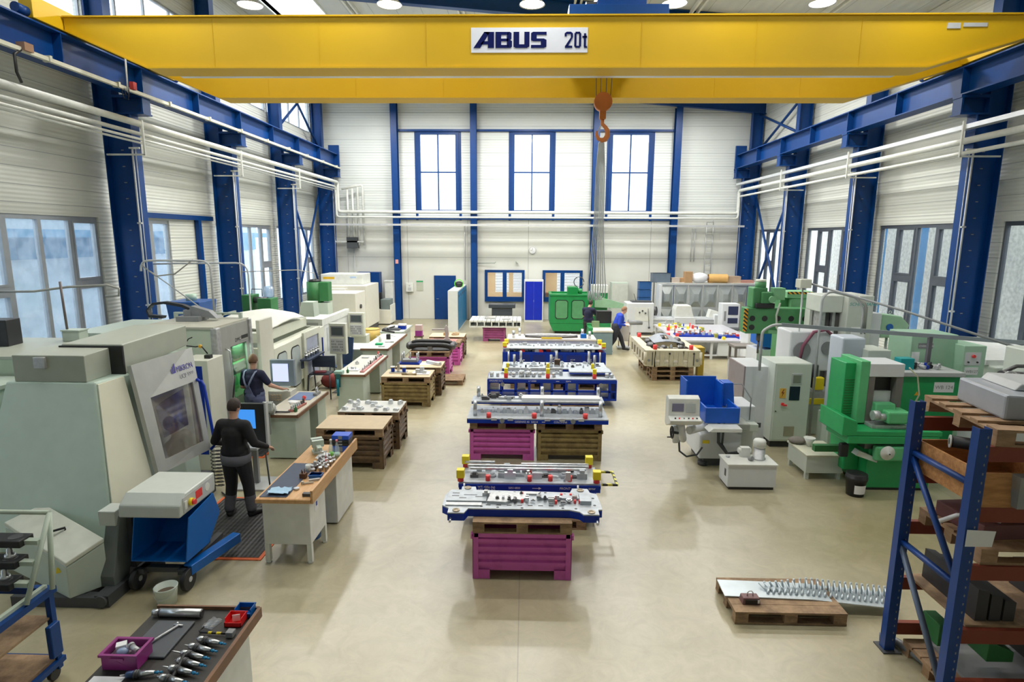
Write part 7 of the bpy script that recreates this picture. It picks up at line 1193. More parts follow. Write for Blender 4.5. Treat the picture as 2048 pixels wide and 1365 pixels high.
t=thing('milling_machine','white milling machine with small display before the third column','machine',(7.9,19.9,0)); obj('body',M().box(-.5,.5,-.4,.4,0,1.2),MW,t,bev=.03); obj('head',M().box(-.1,.35,-.35,.3,1.2,2.0).cyl((.1,-.35,1.5),(.5,-.5,1.3),.14,14),WHT,t,bev=.05); obj('display',M().box(-.55,-.2,-.3,-.22,1.45,1.7),LGRY,t,bev=.01); obj('display_glass',M().box(-.51,-.24,-.305,-.3,1.49,1.66),mat('lcd_blue',(.15,.28,.38),.3),t); obj('display_arm',M().cyl((-.38,-.26,1.2),(-.38,-.26,1.45),.02,8),LGRY,t)
GGR=mat('grinder_green',(.02,.36,.11),.38); GGL=mat('grinder_green_light',(.12,.50,.22),.4)
# ---- green grinder
t=thing('green_surface_grinder','bright green surface grinder with white hand wheels beside the blue rack','grinder',(6.0,9.7,0)); obj('base_casting',M().box(-.32,.72,-.3,.45,.04,.72),GGR,t,bev=.02); obj('plinth',M().box(-.30,.70,-.28,.43,0,.04),BLK,t); obj('side_case',M().box(-.58,-.32,-.05,.45,.25,.78),GGR,t,bev=.02); b=M(); b.prism([(-.85,.98),(-.85,1.30),(-.62,1.22),(-.62,1.06),(.75,1.06),(.75,.98)],-.42,.35,'y'); obj('splash_table',b,GGR,t,bev=.01); obj('lower_table',M().box(-.75,.72,-.42,.3,.84,.98),GGR,t,bev=.02); obj('slide_way',M().box(-.4,.72,-.3,.3,.72,.84),DSTEEL,t); obj('magnet_table',M().box(-.3,.72,-.28,.25,1.06,1.12),STEELM,t,bev=.005); obj('bellows',M().box(-.55,-.1,.0,.3,1.06,1.12),BLK,t)
obj('column_side',M().box(-.62,-.38,.1,.6,1.12,2.08),GGR,t,bev=.01); b=M()
for i in range(14): b.box(-.60,-.45,.094,.1,1.2+i*.045,1.215+i*.045)
obj('vent_slots',b,DGREEN,t); obj('column_side',M().box(-.45,-.30,-.05,.6,1.08,2.14),GGL,t,bev=.01); obj('column_frame',M().box(-.30,-.20,-.05,.5,1.12,1.9).box(.15,.26,-.05,.5,1.12,1.9),mat('dark_taupe',(.17,.16,.15),.5),t); obj('head_cover',M().box(-.30,.26,-.06,.5,1.88,2.1),MW,t,bev=.01); obj('black_slot',M().box(-.20,.15,.1,.2,1.4,1.88),BLK,t); obj('hazard_strip',M().box(-.19,-.12,.09,.1,1.55,1.87),stripes('yellow_black_thin',(.75,.7,.05),(.02,.02,.02),22,(1,0,1)),t); obj('white_cover',M().box(-.19,.14,.05,.1,1.35,1.62),MW,t)
obj('wheel_guard',M().box(-.1,.28,-.35,.0,1.16,1.36),GGL,t,bev=.03); obj('green_block',M().taper((-.22,.14,-.2,.0),(-.2,.12,-.15,.0),1.2,1.45),GGL,t,bev=.02); obj('spindle_nose',M().cyl((-.25,-.25,1.25),(-.05,-.25,1.25),.06,14).cyl((-.3,-.25,1.28),(-.2,-.25,1.28),.08,14),STEELM,t)
obj('apron',M().box(-.28,.72,-.42,-.3,.55,.80),GGL,t,bev=.03); 
for x,z in ((-.10,.78-.08),(.48,.62)): hw=obj('hand_wheel',M().lathe(0,0,[(.0,0),(.11,.0),(.12,.015),(.11,.03),(.03,.035),(.03,.07),(0,.07)],24),WHT,t); hw.location=(x,-.42,z); hw.rotation_euler=(PI/2,0,0); obj('hub',M().vc(0,0,.07,.08,.012,10),BLK,hw)
obj('lever_group',M().cyl((.18,-.42,.68),(.18,-.5,.72),.015,8).cyl((.3,-.42,.66),(.3,-.5,.68),.02,8).tube([(.2,-.44,.66),(.2,-.46,.5),(.18,-.46,.4)],.025,8),BLK,t); obj('name_strip',M().box(-.1,.4,-.31,-.3,.81,.835),PAPER,t); obj('side_pedal',M().box(-.75,-.62,-.25,-.15,.55,.78),BLK,t,bev=.02); obj('white_chute',M().prism([(-.55,.62),(-.2,.5),(-.2,.58),(-.5,.70)],-.35,-.2,'y'),MG,t)
obj('hose',M().tube([(.3,-.1,2.05),(.45,-.1,1.9),(.5,-.12,1.6),(.4,-.15,1.4)],.012,8),mat('tan_tube',(.5,.5,.35),.5),t); obj('oil_tray',M().box(-1.05,-.60,-.0,.1,.55,.66),DGREEN,t)
t=thing('black_bucket','black plastic bucket with white label at the foot of the green grinder','bucket',(5.42,9.22,0)); obj('shell',M().lathe(0,0,[(.105,0),(.125,.22),(.135,.225),(.135,.26),(.125,.265),(.13,.30),(.12,.305),(.0,.305)],24),BLK,t); b=M()
for k in range(6):
    a=math.radians(-125+k*12); a2=math.radians(-125+(k+1)*12); b.add([(.121*math.cos(a),.121*math.sin(a),.05),(.121*math.cos(a2),.121*math.sin(a2),.05),(.128*math.cos(a2),.128*math.sin(a2),.17),(.128*math.cos(a),.128*math.sin(a),.17)],[(0,1,2,3)])
obj('label_sticker',b,PAPER,t); t.scale=(1.22,1.22,1.22)
t=thing('machine_housing','green machine housing with white WB 124 plate, behind the rack','machine',(7.0,10.45,0)); obj('body',M().box(-.50,.55,-.3,.35,.0,1.78),GGR,t,bev=.01); obj('grey_top',M().box(-.6,.60,-.35,.4,1.78,1.86),LGRY,t,bev=.01); s=obj('number_plate',M().box(.12,.46,-.305,-.30,1.5,1.68),PAPER,t); text('WB 124',.09,'lettering',s,(.14,-.3065,1.56),(PI/2,0,0),GRY,.0005); obj('warning_triangle',M().prism([(-.2,1.44),(-.12,1.44),(-.16,1.51)],-.304,-.3,'y'),mat('warning_amber2',(.8,.4,.03),.5),t); obj('white_plate',M().box(-.18,.06,-.305,-.3,1.15,1.34).box(.2,.42,-.305,-.3,1.28,1.44),MW,t)
one('teal_box',M().box(-.12,.12,-.1,.1,0,.2),mat('teal_plastic',(.0,.30,.32),.4),'teal box on top of the green machine housing','box',(6.72,10.4,1.86),bev=.01); random.seed(9)
for i in range(7): one('metal_fitting',M().cyl((-.05,0,.04),(.05,.02,.05),.035,10).vc(.02,0,.05,.11,.025,8),random.choice([DKG,STEELM,CBLUE,BLK,LGRY]),'small metal fitting in the heap beside the teal box, number %s from the left'%ORD[i],'fitting',(6.92+i*.06,10.38+random.uniform(-.08,.08),1.86),random.uniform(0,3),'fittings beside the teal box')
t=thing('mint_machine','mint green machine cabinet with red stop button and WB 127 plate','machine',(7.95,11.2,0)); obj('main_body',M().box(-.75,.1,-.2,.5,0,2.38),mat('mint_green',(.36,.58,.42),.42,var=.03),t,bev=.01); obj('front_body',M().box(.05,.45,-.45,.3,0,2.22),mat('mint_green2',(.40,.62,.46),.42,var=.03),t,bev=.01); pl=obj('switch_plate',M().box(.08,.36,-.458,-.45,1.86,2.1),MW,t); obj('stop_button',M().cyl((.22,-.458,2.03),(.22,-.49,2.03),.03,14),RED,pl,'red stop button'); obj('knob',M().cyl((.14,-.458,1.92),(.14,-.48,1.92),.015,10),BLK,pl); obj('knob',M().cyl((.3,-.458,1.92),(.3,-.48,1.92),.015,10),BLK,pl); s=obj('number_plate',M().box(.10,.34,-.456,-.45,1.68,1.82),PAPER,t); text('WB127',.07,'lettering',s,(.12,-.4575,1.72),(PI/2,0,0),GRY,.0005); s=obj('name_plate',M().box(-.62,-.35,-.208,-.2,2.12,2.22),GRY,t); text('OVERMACH',.05,'lettering',s,(-.61,-.2095,2.15),(PI/2,0,0),PAPER,.0005); obj('notice_sheet',M().box(-.72,-.58,-.205,-.2,1.8,2.05),PAPER,t); obj('cable_gland',M().cyl((.1,-.45,1.55),(.1,-.55,1.52),.04,10).cyl((.25,-.45,1.55),(.25,-.56,1.52),.05,10),DKG,t)
t=thing('white_machine_bed','long pale machine bed under the windows behind the mint cabinet','machine',(9.95,12.6,0)); obj('bed',M().box(-1.05,1.0,-1.5,1.6,0,1.75),MG,t,bev=.03); obj('cover',M().box(-1.1,.9,-1.3,1.5,1.75,1.85),WHT,t)
t=thing('pale_green_drill','pale green pillar drill with blue badge by the right windows','drill',(8.45,13.7,0)); obj('head',M().prism([(-.35,1.9),(.2,1.9),(.3,2.2),(.1,2.4),(-.35,2.45)],-.2,.2,'y'),PGREEN,t,bev=.03); obj('blue_badge',M().cyl((-.15,-.2,2.15),(-.15,-.21,2.15),.08,16),BLUE2,t); obj('column',M().cyl((.15,.1,0),(.15,.1,1.95),.08,14),PGREEN,t); obj('table',M().box(-.4,.35,-.25,.3,1.35,1.4),STEELM,t); obj('spindle',M().cyl((-.1,-.05,1.9),(-.1,-.05,1.6),.03,10),STEEL,t); obj('eye_bolt',M().ring((-.05,0,2.47),.03,.008,'y'),STEEL,t); obj('foot_plate',M().box(-.35,.35,-.3,.35,0,.05),PGREEN,t)
t=thing('grey_lathe_head','grey white machine top with five spoke hand wheel behind the rack','machine',(7.9,9.1,0)); obj('body',M().box(-.7,.9,-.3,.5,0,1.9),mat('grey_white_machine',(.45,.48,.47),.4),t,bev=.02); obj('upper_case',M().box(-.15,.9,-.1,.45,1.9,2.45),MG,t,bev=.02); obj('stub',M().vc(.25,.1,2.45,2.58,.04,12),BLK,t); hw=obj('hand_wheel',M().ring((-.62,-.3,2.06),.12,.012,'y').cyl((-.62,-.32,2.06),(-.62,-.1,2.06),.03,10),STEEL,t); b=M()
for k in range(5): a=k*2*PI/5; b.cyl((-.62,-.3,2.06),(-.62+.12*math.cos(a),-.3,2.06+.12*math.sin(a)),.008,6)
obj('spoke',b,STEEL,hw); obj('drive_tube',M().cyl((-.6,-.1,2.06),(.3,-.05,2.0),.09,16).cyl((-.35,-.2,2.02),(-.2,-.2,2.02),.12,18).tube([(-.5,0,2.1),(-.3,0,2.2),(-.15,0,2.2)],.03,8),DSTEEL,t); obj('badge',M().box(.0,.15,-.105,-.1,2.2,2.28),mat('badge_red',(.45,.2,.2),.5),t)
# ---- booms and poles over the right machines
def rod(name,label,pts,r,m,cat='boom'): return one(name,M().tube(pts,r,8),m,label,cat)
t=thing('strut_rail','long perforated grey strut rail spanning above the right machines','rail',(4.9,11.3,0)); b=M(); p0,p1=Vector((.0,0,2.50)),Vector((3.6,-1.2,2.40)); dv=(p1-p0); n_s=60
for k in range(1): 
    u=dv.normalized(); w=Vector((0,0,.035)); s=u.cross(Vector((0,0,1))).normalized()*.02
    b.add([p0-w-s,p1-w-s,p1-w+s,p0-w+s,p0+w-s,p1+w-s,p1+w+s,p0+w+s],[(3,2,1,0),(4,5,6,7),(0,1,5,4),(1,2,6,5),(2,3,7,6),(3,0,4,7)])
for k in range(60): q=p0.lerp(p1,.35+.0108*k)-s*1.03; b.add([q+Vector((0,0,-.008))-u*.008,q+Vector((0,0,-.008))+u*.008,q+Vector((0,0,.008))+u*.008,q+Vector((0,0,.008))-u*.008],[(0,1,2,3)],1)
obj('rail',b,[mat('galvanised_blue_grey',(.33,.38,.42),.4,.4),BLK],t); obj('support_post',M().tube(bend([(-.35,.0,1.6),(-.35,0,2.38),(-.15,0,2.5),(.05,0,2.5)],.08),.028,8),LGRY,t); obj('hanger_post',M().box(2.28,2.34,-.80,-.74,1.86,2.42),mat('dark_post',(.12,.12,.14),.5),t)
t=thing('cable_boom','pale swivelling cable boom with box, high over the radial drill and machines','boom',(5.80,12.45,0)); obj('terminal_box',M().box(-.13,.10,-.12,.12,3.12,3.30),CR,t,bev=.01); obj('arm',M().tube([(.08,0,3.22),(1.2,-1.45,2.82),(2.4,-3.0,2.32)],.022,8),mat('boom_grey',(.30,.32,.33),.4),t); obj('mast',M().cyl((-.02,0,0),(-.02,0,3.12),.018,8),LGRY,t)
t=thing('white_hose_arch','white arched pole carrying grey hoses between the drill and the boring machine','pole',(6.05,12.15,0)); obj('pole',M().tube(bend([(0,0,0),(0,0,2.95),(.15,0,3.08),(.70,0,2.95),(.86,0,2.7),(.86,0,2.2)],.1),.025,8),LGRY,t); obj('hose_bundle',M().tube([(.72,-.02,2.97),(.87,-.03,2.8),(.90,-.03,2.3)],.03,8).tube([(.76,.02,2.95),(.93,.02,2.75),(.94,.02,2.2)],.02,8),THIN,t)
# ================================================================ RACK, FRONT RIGHT
RB2=mat('rack_blue',(.005,.05,.24),.4); t=thing('pallet_rack','blue and red brown pallet rack at the right picture edge','rack',(3.72,5.0,0))
def upright(y):
    b=M(); b.box(-.05,.05,y-.035,y-.03,0,2.62).box(-.05,-.045,y-.03,y+.05,0,2.62).box(.045,.05,y-.03,y+.05,0,2.62); return b
for y,nm in ((-.32,'front'),(.48,'rear')):
    b=upright(y)
    for k in range(32): b.box(.018,.028,y-.0365,y-.035,.12+k*.078,.14+k*.078,1)
    p=obj('upright',b,[RB2,GRY],t); obj('foot_plate',M().box(-.08,.1,y-.08,y+.1,0,.012),DKG,p)
def bar(a,c,w=.02):
    b=M(); b.cyl(a,c,w,4); return b
obj('brace',bar((0,-.30,2.12),(0,.46,2.12),.03),RB2,t); obj('brace',bar((0,.46,2.08),(0,-.28,1.22),.028),RB2,t); obj('brace',bar((0,-.30,1.2),(0,.46,1.2),.03),RB2,t); obj('brace',bar((0,.46,1.15),(0,-.28,.2),.028),mat('worn_grey_blue',(.10,.14,.22),.45),t)
LV=[2.46,1.93,1.40,.80,.30]
for z in LV:
    for y in (-.30,.50): obj('beam',M().box(.05,2.8,y-.025,y+.025,z-.13,z).box(.04,.06,y-.04,y+.05,z-.18,z+.04),RUST,t)
for y in (-.30,.5): obj('upright',M().box(2.8,2.9,y-.05,y+.05,0,2.62),RB2,t)
# goods in the rack (x from 3.8)
pallet('wooden pallet on top of the rack carrying grey castings',(4.55,5.15,2.46),-.12,w=1.3,d=1.1,wood=worn('light_pallet_wood',(.42,.27,.16),(.28,.17,.09),.5,.7,scale=5,stretch=(1,1,3)))
LPW=MC['light_pallet_wood']
t=thing('grey_casting','long pale grey machined casting lying on the top pallet of the rack','casting',(4.75,5.25,2.604),-.12); obj('body',M().prism([(-.62,0),(.7,0),(.75,.08),(.7,.2),(-.62,.22)],-.38,.3,'y'),mat('casting_grey',(.42,.45,.50),.4,.3),t,bev=.02); obj('step',M().prism([(-.45,.22),(.6,.2),(.55,.26),(-.4,.28)],-.2,.28,'y'),LGRY,t,bev=.01); 
for x in (-.35,.0,.4): obj('bolt_hole',M().cyl((x,-.38,.12),(x,-.383,.12),.018,12),BLK,t)
one('grey_casting',M().ball((0,0,.08),.25,16,8,sc=(1.3,1,.5)).box(-.3,.3,-.2,.2,0,.1),MC['casting_grey'],'rounded grey casting at the right edge on the top pallet','casting',(5.05,4.85,2.604),0) if False else None
t=thing('pine_crate','orange pine crate with a dark roll and white ring, on the second rack level','crate',(4.2,5.1,1.93+.0),.0); z0=.02
b=M(); b.box(-.42,-.40,-.42,.42,z0,.30).box(.40,.42,-.42,.42,z0,.30).box(-.40,.40,-.42,-.40,z0,.30).box(-.40,.40,.40,.42,z0,.30).box(-.42,.42,-.42,.42,0,.02); obj('crate_box',b,PINE,t)
t=thing('cardboard_tube','dark tube with white ring end lying on the pine crate','tube',(4.1,5.15,2.235)); obj('tube',M().cyl((-.2,.1,.07),(.4,-.25,.07),.055,16),BLK,t); obj('end_ring',M().cyl((-.21,.105,.07),(-.2,.1,.07),.06,20),WHT,t); obj('core',M().cyl((-.212,.106,.07),(-.21,.105,.07),.03,16),DKG,t)
pallet('wooden pallet on the third rack level under a red brown block',(4.45,5.1,1.40),0,w=1.15,wood=LPW); one('red_brown_block',M().box(-.35,.3,-.28,.25,0,.14),mat('plum_block',(.16,.06,.06),.6),'dark red brown block on the pallet of the third rack level','block',(4.3,5.15,1.544),.1,bev=.01)
one('white_strap',M().tube([(-.2,.15,.0),(-.1,.05,.12),(.0,-.05,.16),(.15,-.12,.15)],.02,4),PAPER,'white curled strap hanging over the pallet of the third rack level','strap',(4.0,5.0,1.56)) if True else None
pallet('dark wooden pallet on the second rack level right of the post',(5.2,5.1,1.93),0,w=1.0,wood=LPW); one('cardboard_box',M().box(-.4,.4,-.3,.3,0,.2),CARD,'brown box on the second rack level right of the post','box',(5.15,5.1,2.074)); one('plastic_film',M().taper((-.12,.12,-.03,.03),(-.14,.14,-.05,.05),0,.28),glassmat('film_grey',(.75,.82,.88),.5,(.5,.6,.7),.4),'bunched clear plastic film hanging by the brown box in the rack','film',(4.15,4.64,1.95))
one('black_profile',M().prism([(-.4,0),(.35,0),(.35,.12),(.0,.16),(-.2,.3),(-.4,.26)],-.25,.2,'y'),mat('black_iron',(.03,.03,.035),.5),'long black iron profile on the fourth rack level','profile',(4.3,5.1,.80),.25,bev=.01) if False else None
t=thing('black_profile','heap of long black iron profiles on the fourth rack level','profile',(4.35,5.1,.80)); obj('board',M().box(-.5,.6,-.38,.42,0,.02),WOOD,t)
for k in range(3): obj('iron_bar',M().prism([(-.38+k*.12,.02),(-.28+k*.12,.02),(-.28+k*.12,.30-k*.05),(-.38+k*.12,.32-k*.05)],-.32,.38,'y'),mat('black_iron',(.035,.035,.04),.5),t)
t=thing('green_block','upper green machine block lying in the fifth rack level','block',(4.05,5.25,.30)); obj('block',M().prism([(-.1,0),(.1,0),(.1,.12),(.02,.12),(.02,.22),(-.1,.22)],-.12,.12,'y'),DGREEN,t,bev=.006)
t=thing('green_block','second green machine block beside the first in the fifth rack level','block',(4.38,5.05,.30)); obj('block',M().prism([(-.12,0),(.12,0),(.12,.1),(-.05,.18),(-.12,.18)],-.12,.12,'y'),DGREEN,t,bev=.006)
one('steel_plate',M().box(-.1,1.2,-.38,.4,0,.015),mat('sheet_brown_grey',(.22,.20,.19),.5),'brown grey steel sheet on the fourth rack level right of the post','sheet',(4.9,5.1,.80)) ; one('dark_box',M().box(-.45,.45,-.3,.3,0,.35),BLK,'black box on the fifth rack level right of the post','box',(5.1,5.1,.30),bev=.01); one('dark_box',M().box(-.45,.45,-.3,.3,0,.28),mat('anthracite_box',(.05,.05,.06),.5),'anthracite box on the fourth rack level right of the post','box',(5.2,5.1,.815),bev=.01)
one('steel_plate',M().box(-.4,.9,-.38,.4,0,.02),GRY,'grey metal sheet on the third rack level right of the post','sheet',(5.6,5.1,1.40)) if False else pallet('wooden pallet on the third rack level right of the post',(5.65,5.1,1.40),0,w=1.1)
pallet('wooden pallet standing on the floor under the rack',(4.4,5.1,0),0,w=1.1,d=.7,wood=LPW); one('steel_plate',M().box(-.4,.45,-.3,.3,0,.03),GRY,'grey plate lying on the pallet under the rack','plate',(4.45,5.1,.144))
one('floor_guard',M().tube(bend([(3.72,5.62,.04),(3.85,5.55,.05),(4.0,5.0,.05),(4.1,4.2,.05)],.1),.04,10),mat('guard_grey',(.20,.21,.22),.4,.3),'bent grey floor guard tube at the foot of the rack','tube')
one('paper_note',M().add([(-.10,0,0),(.12,0,0),(.12,-.02,.15),(-.10,0,.15),(-.10,.002,0),(.12,.002,0),(.12,-.018,.15),(-.10,.002,.15)],[(0,1,2,3),(7,6,5,4),(0,4,5,1),(1,5,6,2),(2,6,7,3),(3,7,4,0)]).box(-.07,.08,-.006,-.002,.1,.104).box(-.07,.08,-.006,-.002,.07,.074),PAPER,'white note taped to the front post of the rack','paper',(3.78,4.636,1.6))
# floor pallet with spiked rail
pallet('worn wooden pallet on the floor at the lower right, under the spiked rail',(2.9,6.16,0),.0,w=1.2,d=.66)
t=thing('spiked_rail','long pale metal rail with a row of upright spikes, lying across the pallet','rail',(2.28,6.26,.148),-.045); RM=mat('galvanised_pale',(.55,.62,.66),.35,.4)
b=M(); n=14; vs=[];fs=[]
for i in range(n+1):
    u=i/n; x=u*1.9; dz=-.085*max(0,(u-.5))*1.6; vs+=[(x,-.16,dz),(x,.16,dz),(x,.16,dz+.012),(x,-.16,dz+.012)]
for i in range(n): 
    for k in range(4): a=i*4+k; c=i*4+(k+1)%4; fs.append((a,c,c+4,a+4))
fs+=[(3,2,1,0),(n*4,n*4+1,n*4+2,n*4+3)]; b.add(vs,fs); obj('sheet',b,RM,t)
for i in range(22):
    u=.27+i*.033; x=u*1.9; dz=-.085*max(0,(u-.5))*1.6+.012; k=min(1,max(0,(i-1)/6)); lean=.09*(1-k)
    b=M(); b.cyl((x,-.06,dz),(x+.02-lean,.06,dz+.02+.06*k+.02),.011,6).cyl((x+.02,.07,dz),(x+.02-lean*.3,.08,dz+.05+.07*k),.012,6).cyl((x-.02,-.09,dz+.008),(x+.03,.0,dz+.03),.014,6); obj('spike',b,RM,t)
t=thing('magnet_block','small dark red block with a steel carrying loop on the lower right pallet','block',(2.52,6.02,.144)); obj('body',M().taper((-.10,.10,-.06,.06),(-.09,.09,-.05,.05),0,.075),mat('dull_maroon',(.20,.10,.10),.5),t,bev=.008); obj('dark_face',M().box(-.07,.06,-.064,-.056,.012,.06),BLK,t); obj('label_sticker',M().box(.065,.085,-.062,-.056,.02,.055),PAPER,t); obj('carry_loop',M().tube([(-.03,0,.07),(-.03,0,.11),(-.015,0,.13),(.015,0,.13),(.03,0,.11),(.03,0,.07)],.006,8),STEEL,t)
# ================================================================ PEOPLE
def skinmesh(name,chains,voxel=.012,extra=None,smooth=3):
    """chains: list of [(point,radius),...]; each is a tapered limb of spheres-and-cones, fused by a voxel remesh into one surface"""
    b=M()
    for ch in chains:
        pts=[p for p,r in ch]; rad=[r for p,r in ch]; P=[];R=[]
        for i in range(len(pts)-1):
            for k in range(4): s=k/4; P.append(tuple(Vector(pts[i]).lerp(Vector(pts[i+1]),s))); R.append(rad[i]*(1-s)+rad[i+1]*s)
        P.append(tuple(pts[-1])); R.append(rad[-1]); b.tube(P,.01,12,rad=R); b.ball(P[0],R[0]*.98,12,8); b.ball(P[-1],R[-1]*.98,12,8)
        for p,r in ch[1:-1]: b.ball(p,r*.99,12,8)
    if extra: extra(b)
    me=bpy.data.meshes.new('t'); me.from_pydata(b.v,[],b.f); o=bpy.data.objects.new('t',me); COL.objects.link(o)
    bm=bmesh.new(); bm.from_mesh(me); bmesh.ops.remove_doubles(bm,verts=bm.verts,dist=1e-6); bmesh.ops.recalc_face_normals(bm,faces=bm.faces); bm.to_mesh(me); bm.free()
    r=o.modifiers.new('r','REMESH'); r.mode='VOXEL'; r.voxel_size=voxel; r.use_smooth_shade=True
    s=o.modifiers.new('s','SMOOTH'); s.iterations=smooth; s.factor=.6
    bpy.context.view_layer.update(); m2=bpy.data.meshes.new_from_object(o.evaluated_get(bpy.context.evaluated_depsgraph_get())); bpy.data.objects.remove(o); m2.name=name; return m2
def place(me,name,par,m):
    me.materials.clear(); me.materials.append(m)
    for p in me.polygons: p.use_smooth=True; p.material_index=0
    o=bpy.data.objects.new(name,me); COL.objects.link(o); o.parent=par; return o
SKIN=mat('skin_tone',(.62,.36,.26),.55)
def person(label,loc,rz,J,top,bottom,hair,shoe,sleeve='long',extras=None,face_dir=0,vox=.012):
    t=thing('person',label,'person',loc,rz); V=Vector; g=lambda k:V(J[k])
    hd=g('head'); nk=g('neck'); fd=V((math.sin(face_dir),math.cos(face_dir),J.get('look',-.15))).normalized(); sd=fd.cross(V((0,0,1))).normalized(); ud=sd.cross(fd)
    ch=[]
    ch.append([(g('pelvis'),.15),(g('waist'),.125),(g('chest'),.155),(g('chest')+V((0,0,.10)),.12),(nk,.058),(hd-ud*.05,.062)])
    ch.append([(g('pelvis')+V((-.08,0,0)),.13),(g('pelvis')+V((.08,0,0)),.13)]); ch.append([(g('sl'),.075),(g('chest')+V((0,0,.08)),.10),(g('sr'),.075)])
    for s in 'lr':
        ch.append([(g('s'+s),.068),(g('e'+s),.046),(g('w'+s),.030)]); ch.append([(g('h'+s),.098),(g('k'+s),.062),(g('a'+s),.043)])
        ft=V(J['toe'+s]); ch.append([(g('a'+s)+V((0,0,-.02)),.045),(g('a'+s)+(ft-g('a'+s))*.5+V((0,0,-.02)),.042),(ft,.034)])
        w=g('w'+s); d=(w-g('e'+s)).normalized(); hf=V(J.get('hd'+s,d)).normalized(); side=hf.cross(V((0,0,1))).normalized(); dn=side.cross(hf); k=1 if s=='r' else -1
        palm=w+hf*.07; ch.append([(w,.026),(palm+side*.018,.020)]); ch.append([(w,.024),(palm-side*.018,.019)])
        for i,(o_,L_) in enumerate(((-.030,.062),(-.010,.075),(.010,.07),(.030,.055))):
            q=palm+side*o_+hf*.012; a=q+hf*L_*.5-dn*L_*.1; c=a+hf*L_*.32-dn*L_*.42; ch.append([(q,.0095),(a,.0085),(c,.0075)])
        q=w+hf*.025-side*.03*k; a=q+hf*.03-side*.028*k-dn*.005; c=a+hf*.028-side*.004*k-dn*.012; ch.append([(q,.012),(a,.010),(c,.0085)])
    def head(b):
        b.x=None
        mw=Matrix((sd,fd,ud)).transposed().to_4x4(); mw.translation=hd; b.x=mw
        b.ball((0,-.005,.02),.1,20,14,sc=(.78,.98,1.15)); b.ball((0,.035,-.055),.06,14,10,sc=(.85,.9,.95)); b.ball((0,.095,-.012),.016,8,6,sc=(.7,1,1.5)); b.ball((0,.09,-.055),.02,8,6,sc=(1.2,.5,.35))
        for q in (-1,1): b.ball((q*.078,-.01,-.005),.024,8,6,sc=(.35,.7,1.15)); b.ball((q*.03,.078,.028),.016,8,6,sc=(1.3,.5,.5))
        b.x=None
    body=place(skinmesh('body',ch,.0085,head),'body',t,SKIN)
    mw=Matrix((sd,fd,ud)).transposed().to_4x4(); mw.translation=hd
    b=M(); b.x=mw; b.ball((0,-.014,.032),.106,20,14,sc=(.82,1.0,1.14)); hb_=[f for f in b.f]; vs=b.v; keep=[]
    inv=mw.inverted()
    for f,mi,sm in zip(b.f,b.mi,b.sm):
        c=sum((inv@V(vs[i]) for i in f),V((0,0,0)))/len(f)
        if c.z>.062 or (c.y<.03 and c.z>.0) or (c.y<-.03 and c.z>-.05): keep.append(f)
    b.f=keep; b.mi=[0]*len(keep); b.sm=[True]*len(keep); h=obj('hair',b,hair,t); sl=h.modifiers.new('thick','SOLIDIFY'); sl.thickness=.012
    b=M(); b.x=mw
    for q in (-1,1): b.ball((q*.032,.088,.016),.011,8,6)
    obj('eyes',b,mat('eye_dark',(.08,.06,.05),.3),body)
    # shirt or jacket
    ch=[[(g('waist')-V((0,0,.07)),.172),(g('waist'),.166),(g('chest'),.180),(g('chest')+V((0,0,.10)),.135),(nk-V((0,0,.035)),.07)],[(g('sl'),.09),(g('chest')+V((0,0,.085)),.12),(g('sr'),.09)]]
    ch.append([(g('waist')+V((-.055,0,-.07)),.160),(g('waist')+V((.055,0,-.07)),.160)])
    for s in 'lr':
        if sleeve=='long': ch.append([(g('s'+s),.086),(g('e'+s),.064),(g('w'+s)-(g('w'+s)-g('e'+s)).normalized()*.02,.042)])
        else: ch.append([(g('s'+s),.086),(g('s'+s).lerp(g('e'+s),.75),.068)])
    place(skinmesh('shirt',ch,vox,smooth=12),'shirt' if sleeve!='jacket' else 'jacket',t,top)
    ch=[[(g('pelvis')+V((-.075,0,.06)),.145),(g('pelvis')+V((.075,0,.06)),.145)],[(g('pelvis')+V((-.07,0,-.02)),.15),(g('pelvis')+V((.07,0,-.02)),.15)]]
    for s in 'lr': ch.append([(g('h'+s),.122),(g('k'+s),.086),(g('k'+s).lerp(g('a'+s),.5),.078),(g('a'+s)+V((0,0,.02)),.07)])
    place(skinmesh('trousers',ch,vox,smooth=8),'trousers',t,bottom)
    for s in 'lr':
        a=g('a'+s); ft=V(J['toe'+s]); hb=a-(ft-a).normalized()*.02; hb.z=a.z-.03
        place(skinmesh('shoe',[[(hb,.052),(a.lerp(ft,.5)+V((0,0,-.01)),.05),(ft,.042)]],.012),'shoe',t,shoe)
    if extras: extras(t,g)
    return t
DH=mat('dark_hair',(.035,.022,.018),.7,var=.3,scale=60); BH=mat('brown_hair',(.14,.07,.035),.7,var=.3,scale=60); SHO=mat('black_shoe',(.02,.02,.022),.5)
BKK=mat('black_sweater',(.012,.012,.014),.85); NVY=mat('navy_shirt',(.010,.013,.045),.8); WRK=mat('work_trousers_black',(.028,.028,.033),.8); DUN=mat('dungaree_blue_grey',(.13,.15,.28),.8); RBL=mat('royal_jacket',(.01,.05,.48),.7)
def J0(**k):
    d=dict(pelvis=(0,0,.95),waist=(0,.0,1.10),chest=(0,.01,1.30),neck=(0,.01,1.49),head=(0,.03,1.66),sl=(-.18,0,1.42),sr=(.18,0,1.42),el=(-.26,-.02,1.14),er=(.26,-.02,1.14),wl=(-.2,.2,1.02),wr=(.2,.2,1.02),hl=(-.10,0,.92),hr=(.10,0,.92),kl=(-.12,.03,.50),kr=(.12,.03,.50),al=(-.14,-.02,.09),ar=(.14,-.02,.09),toel=(-.16,.14,.035),toer=(.16,.14,.035)); d.update(k); return d
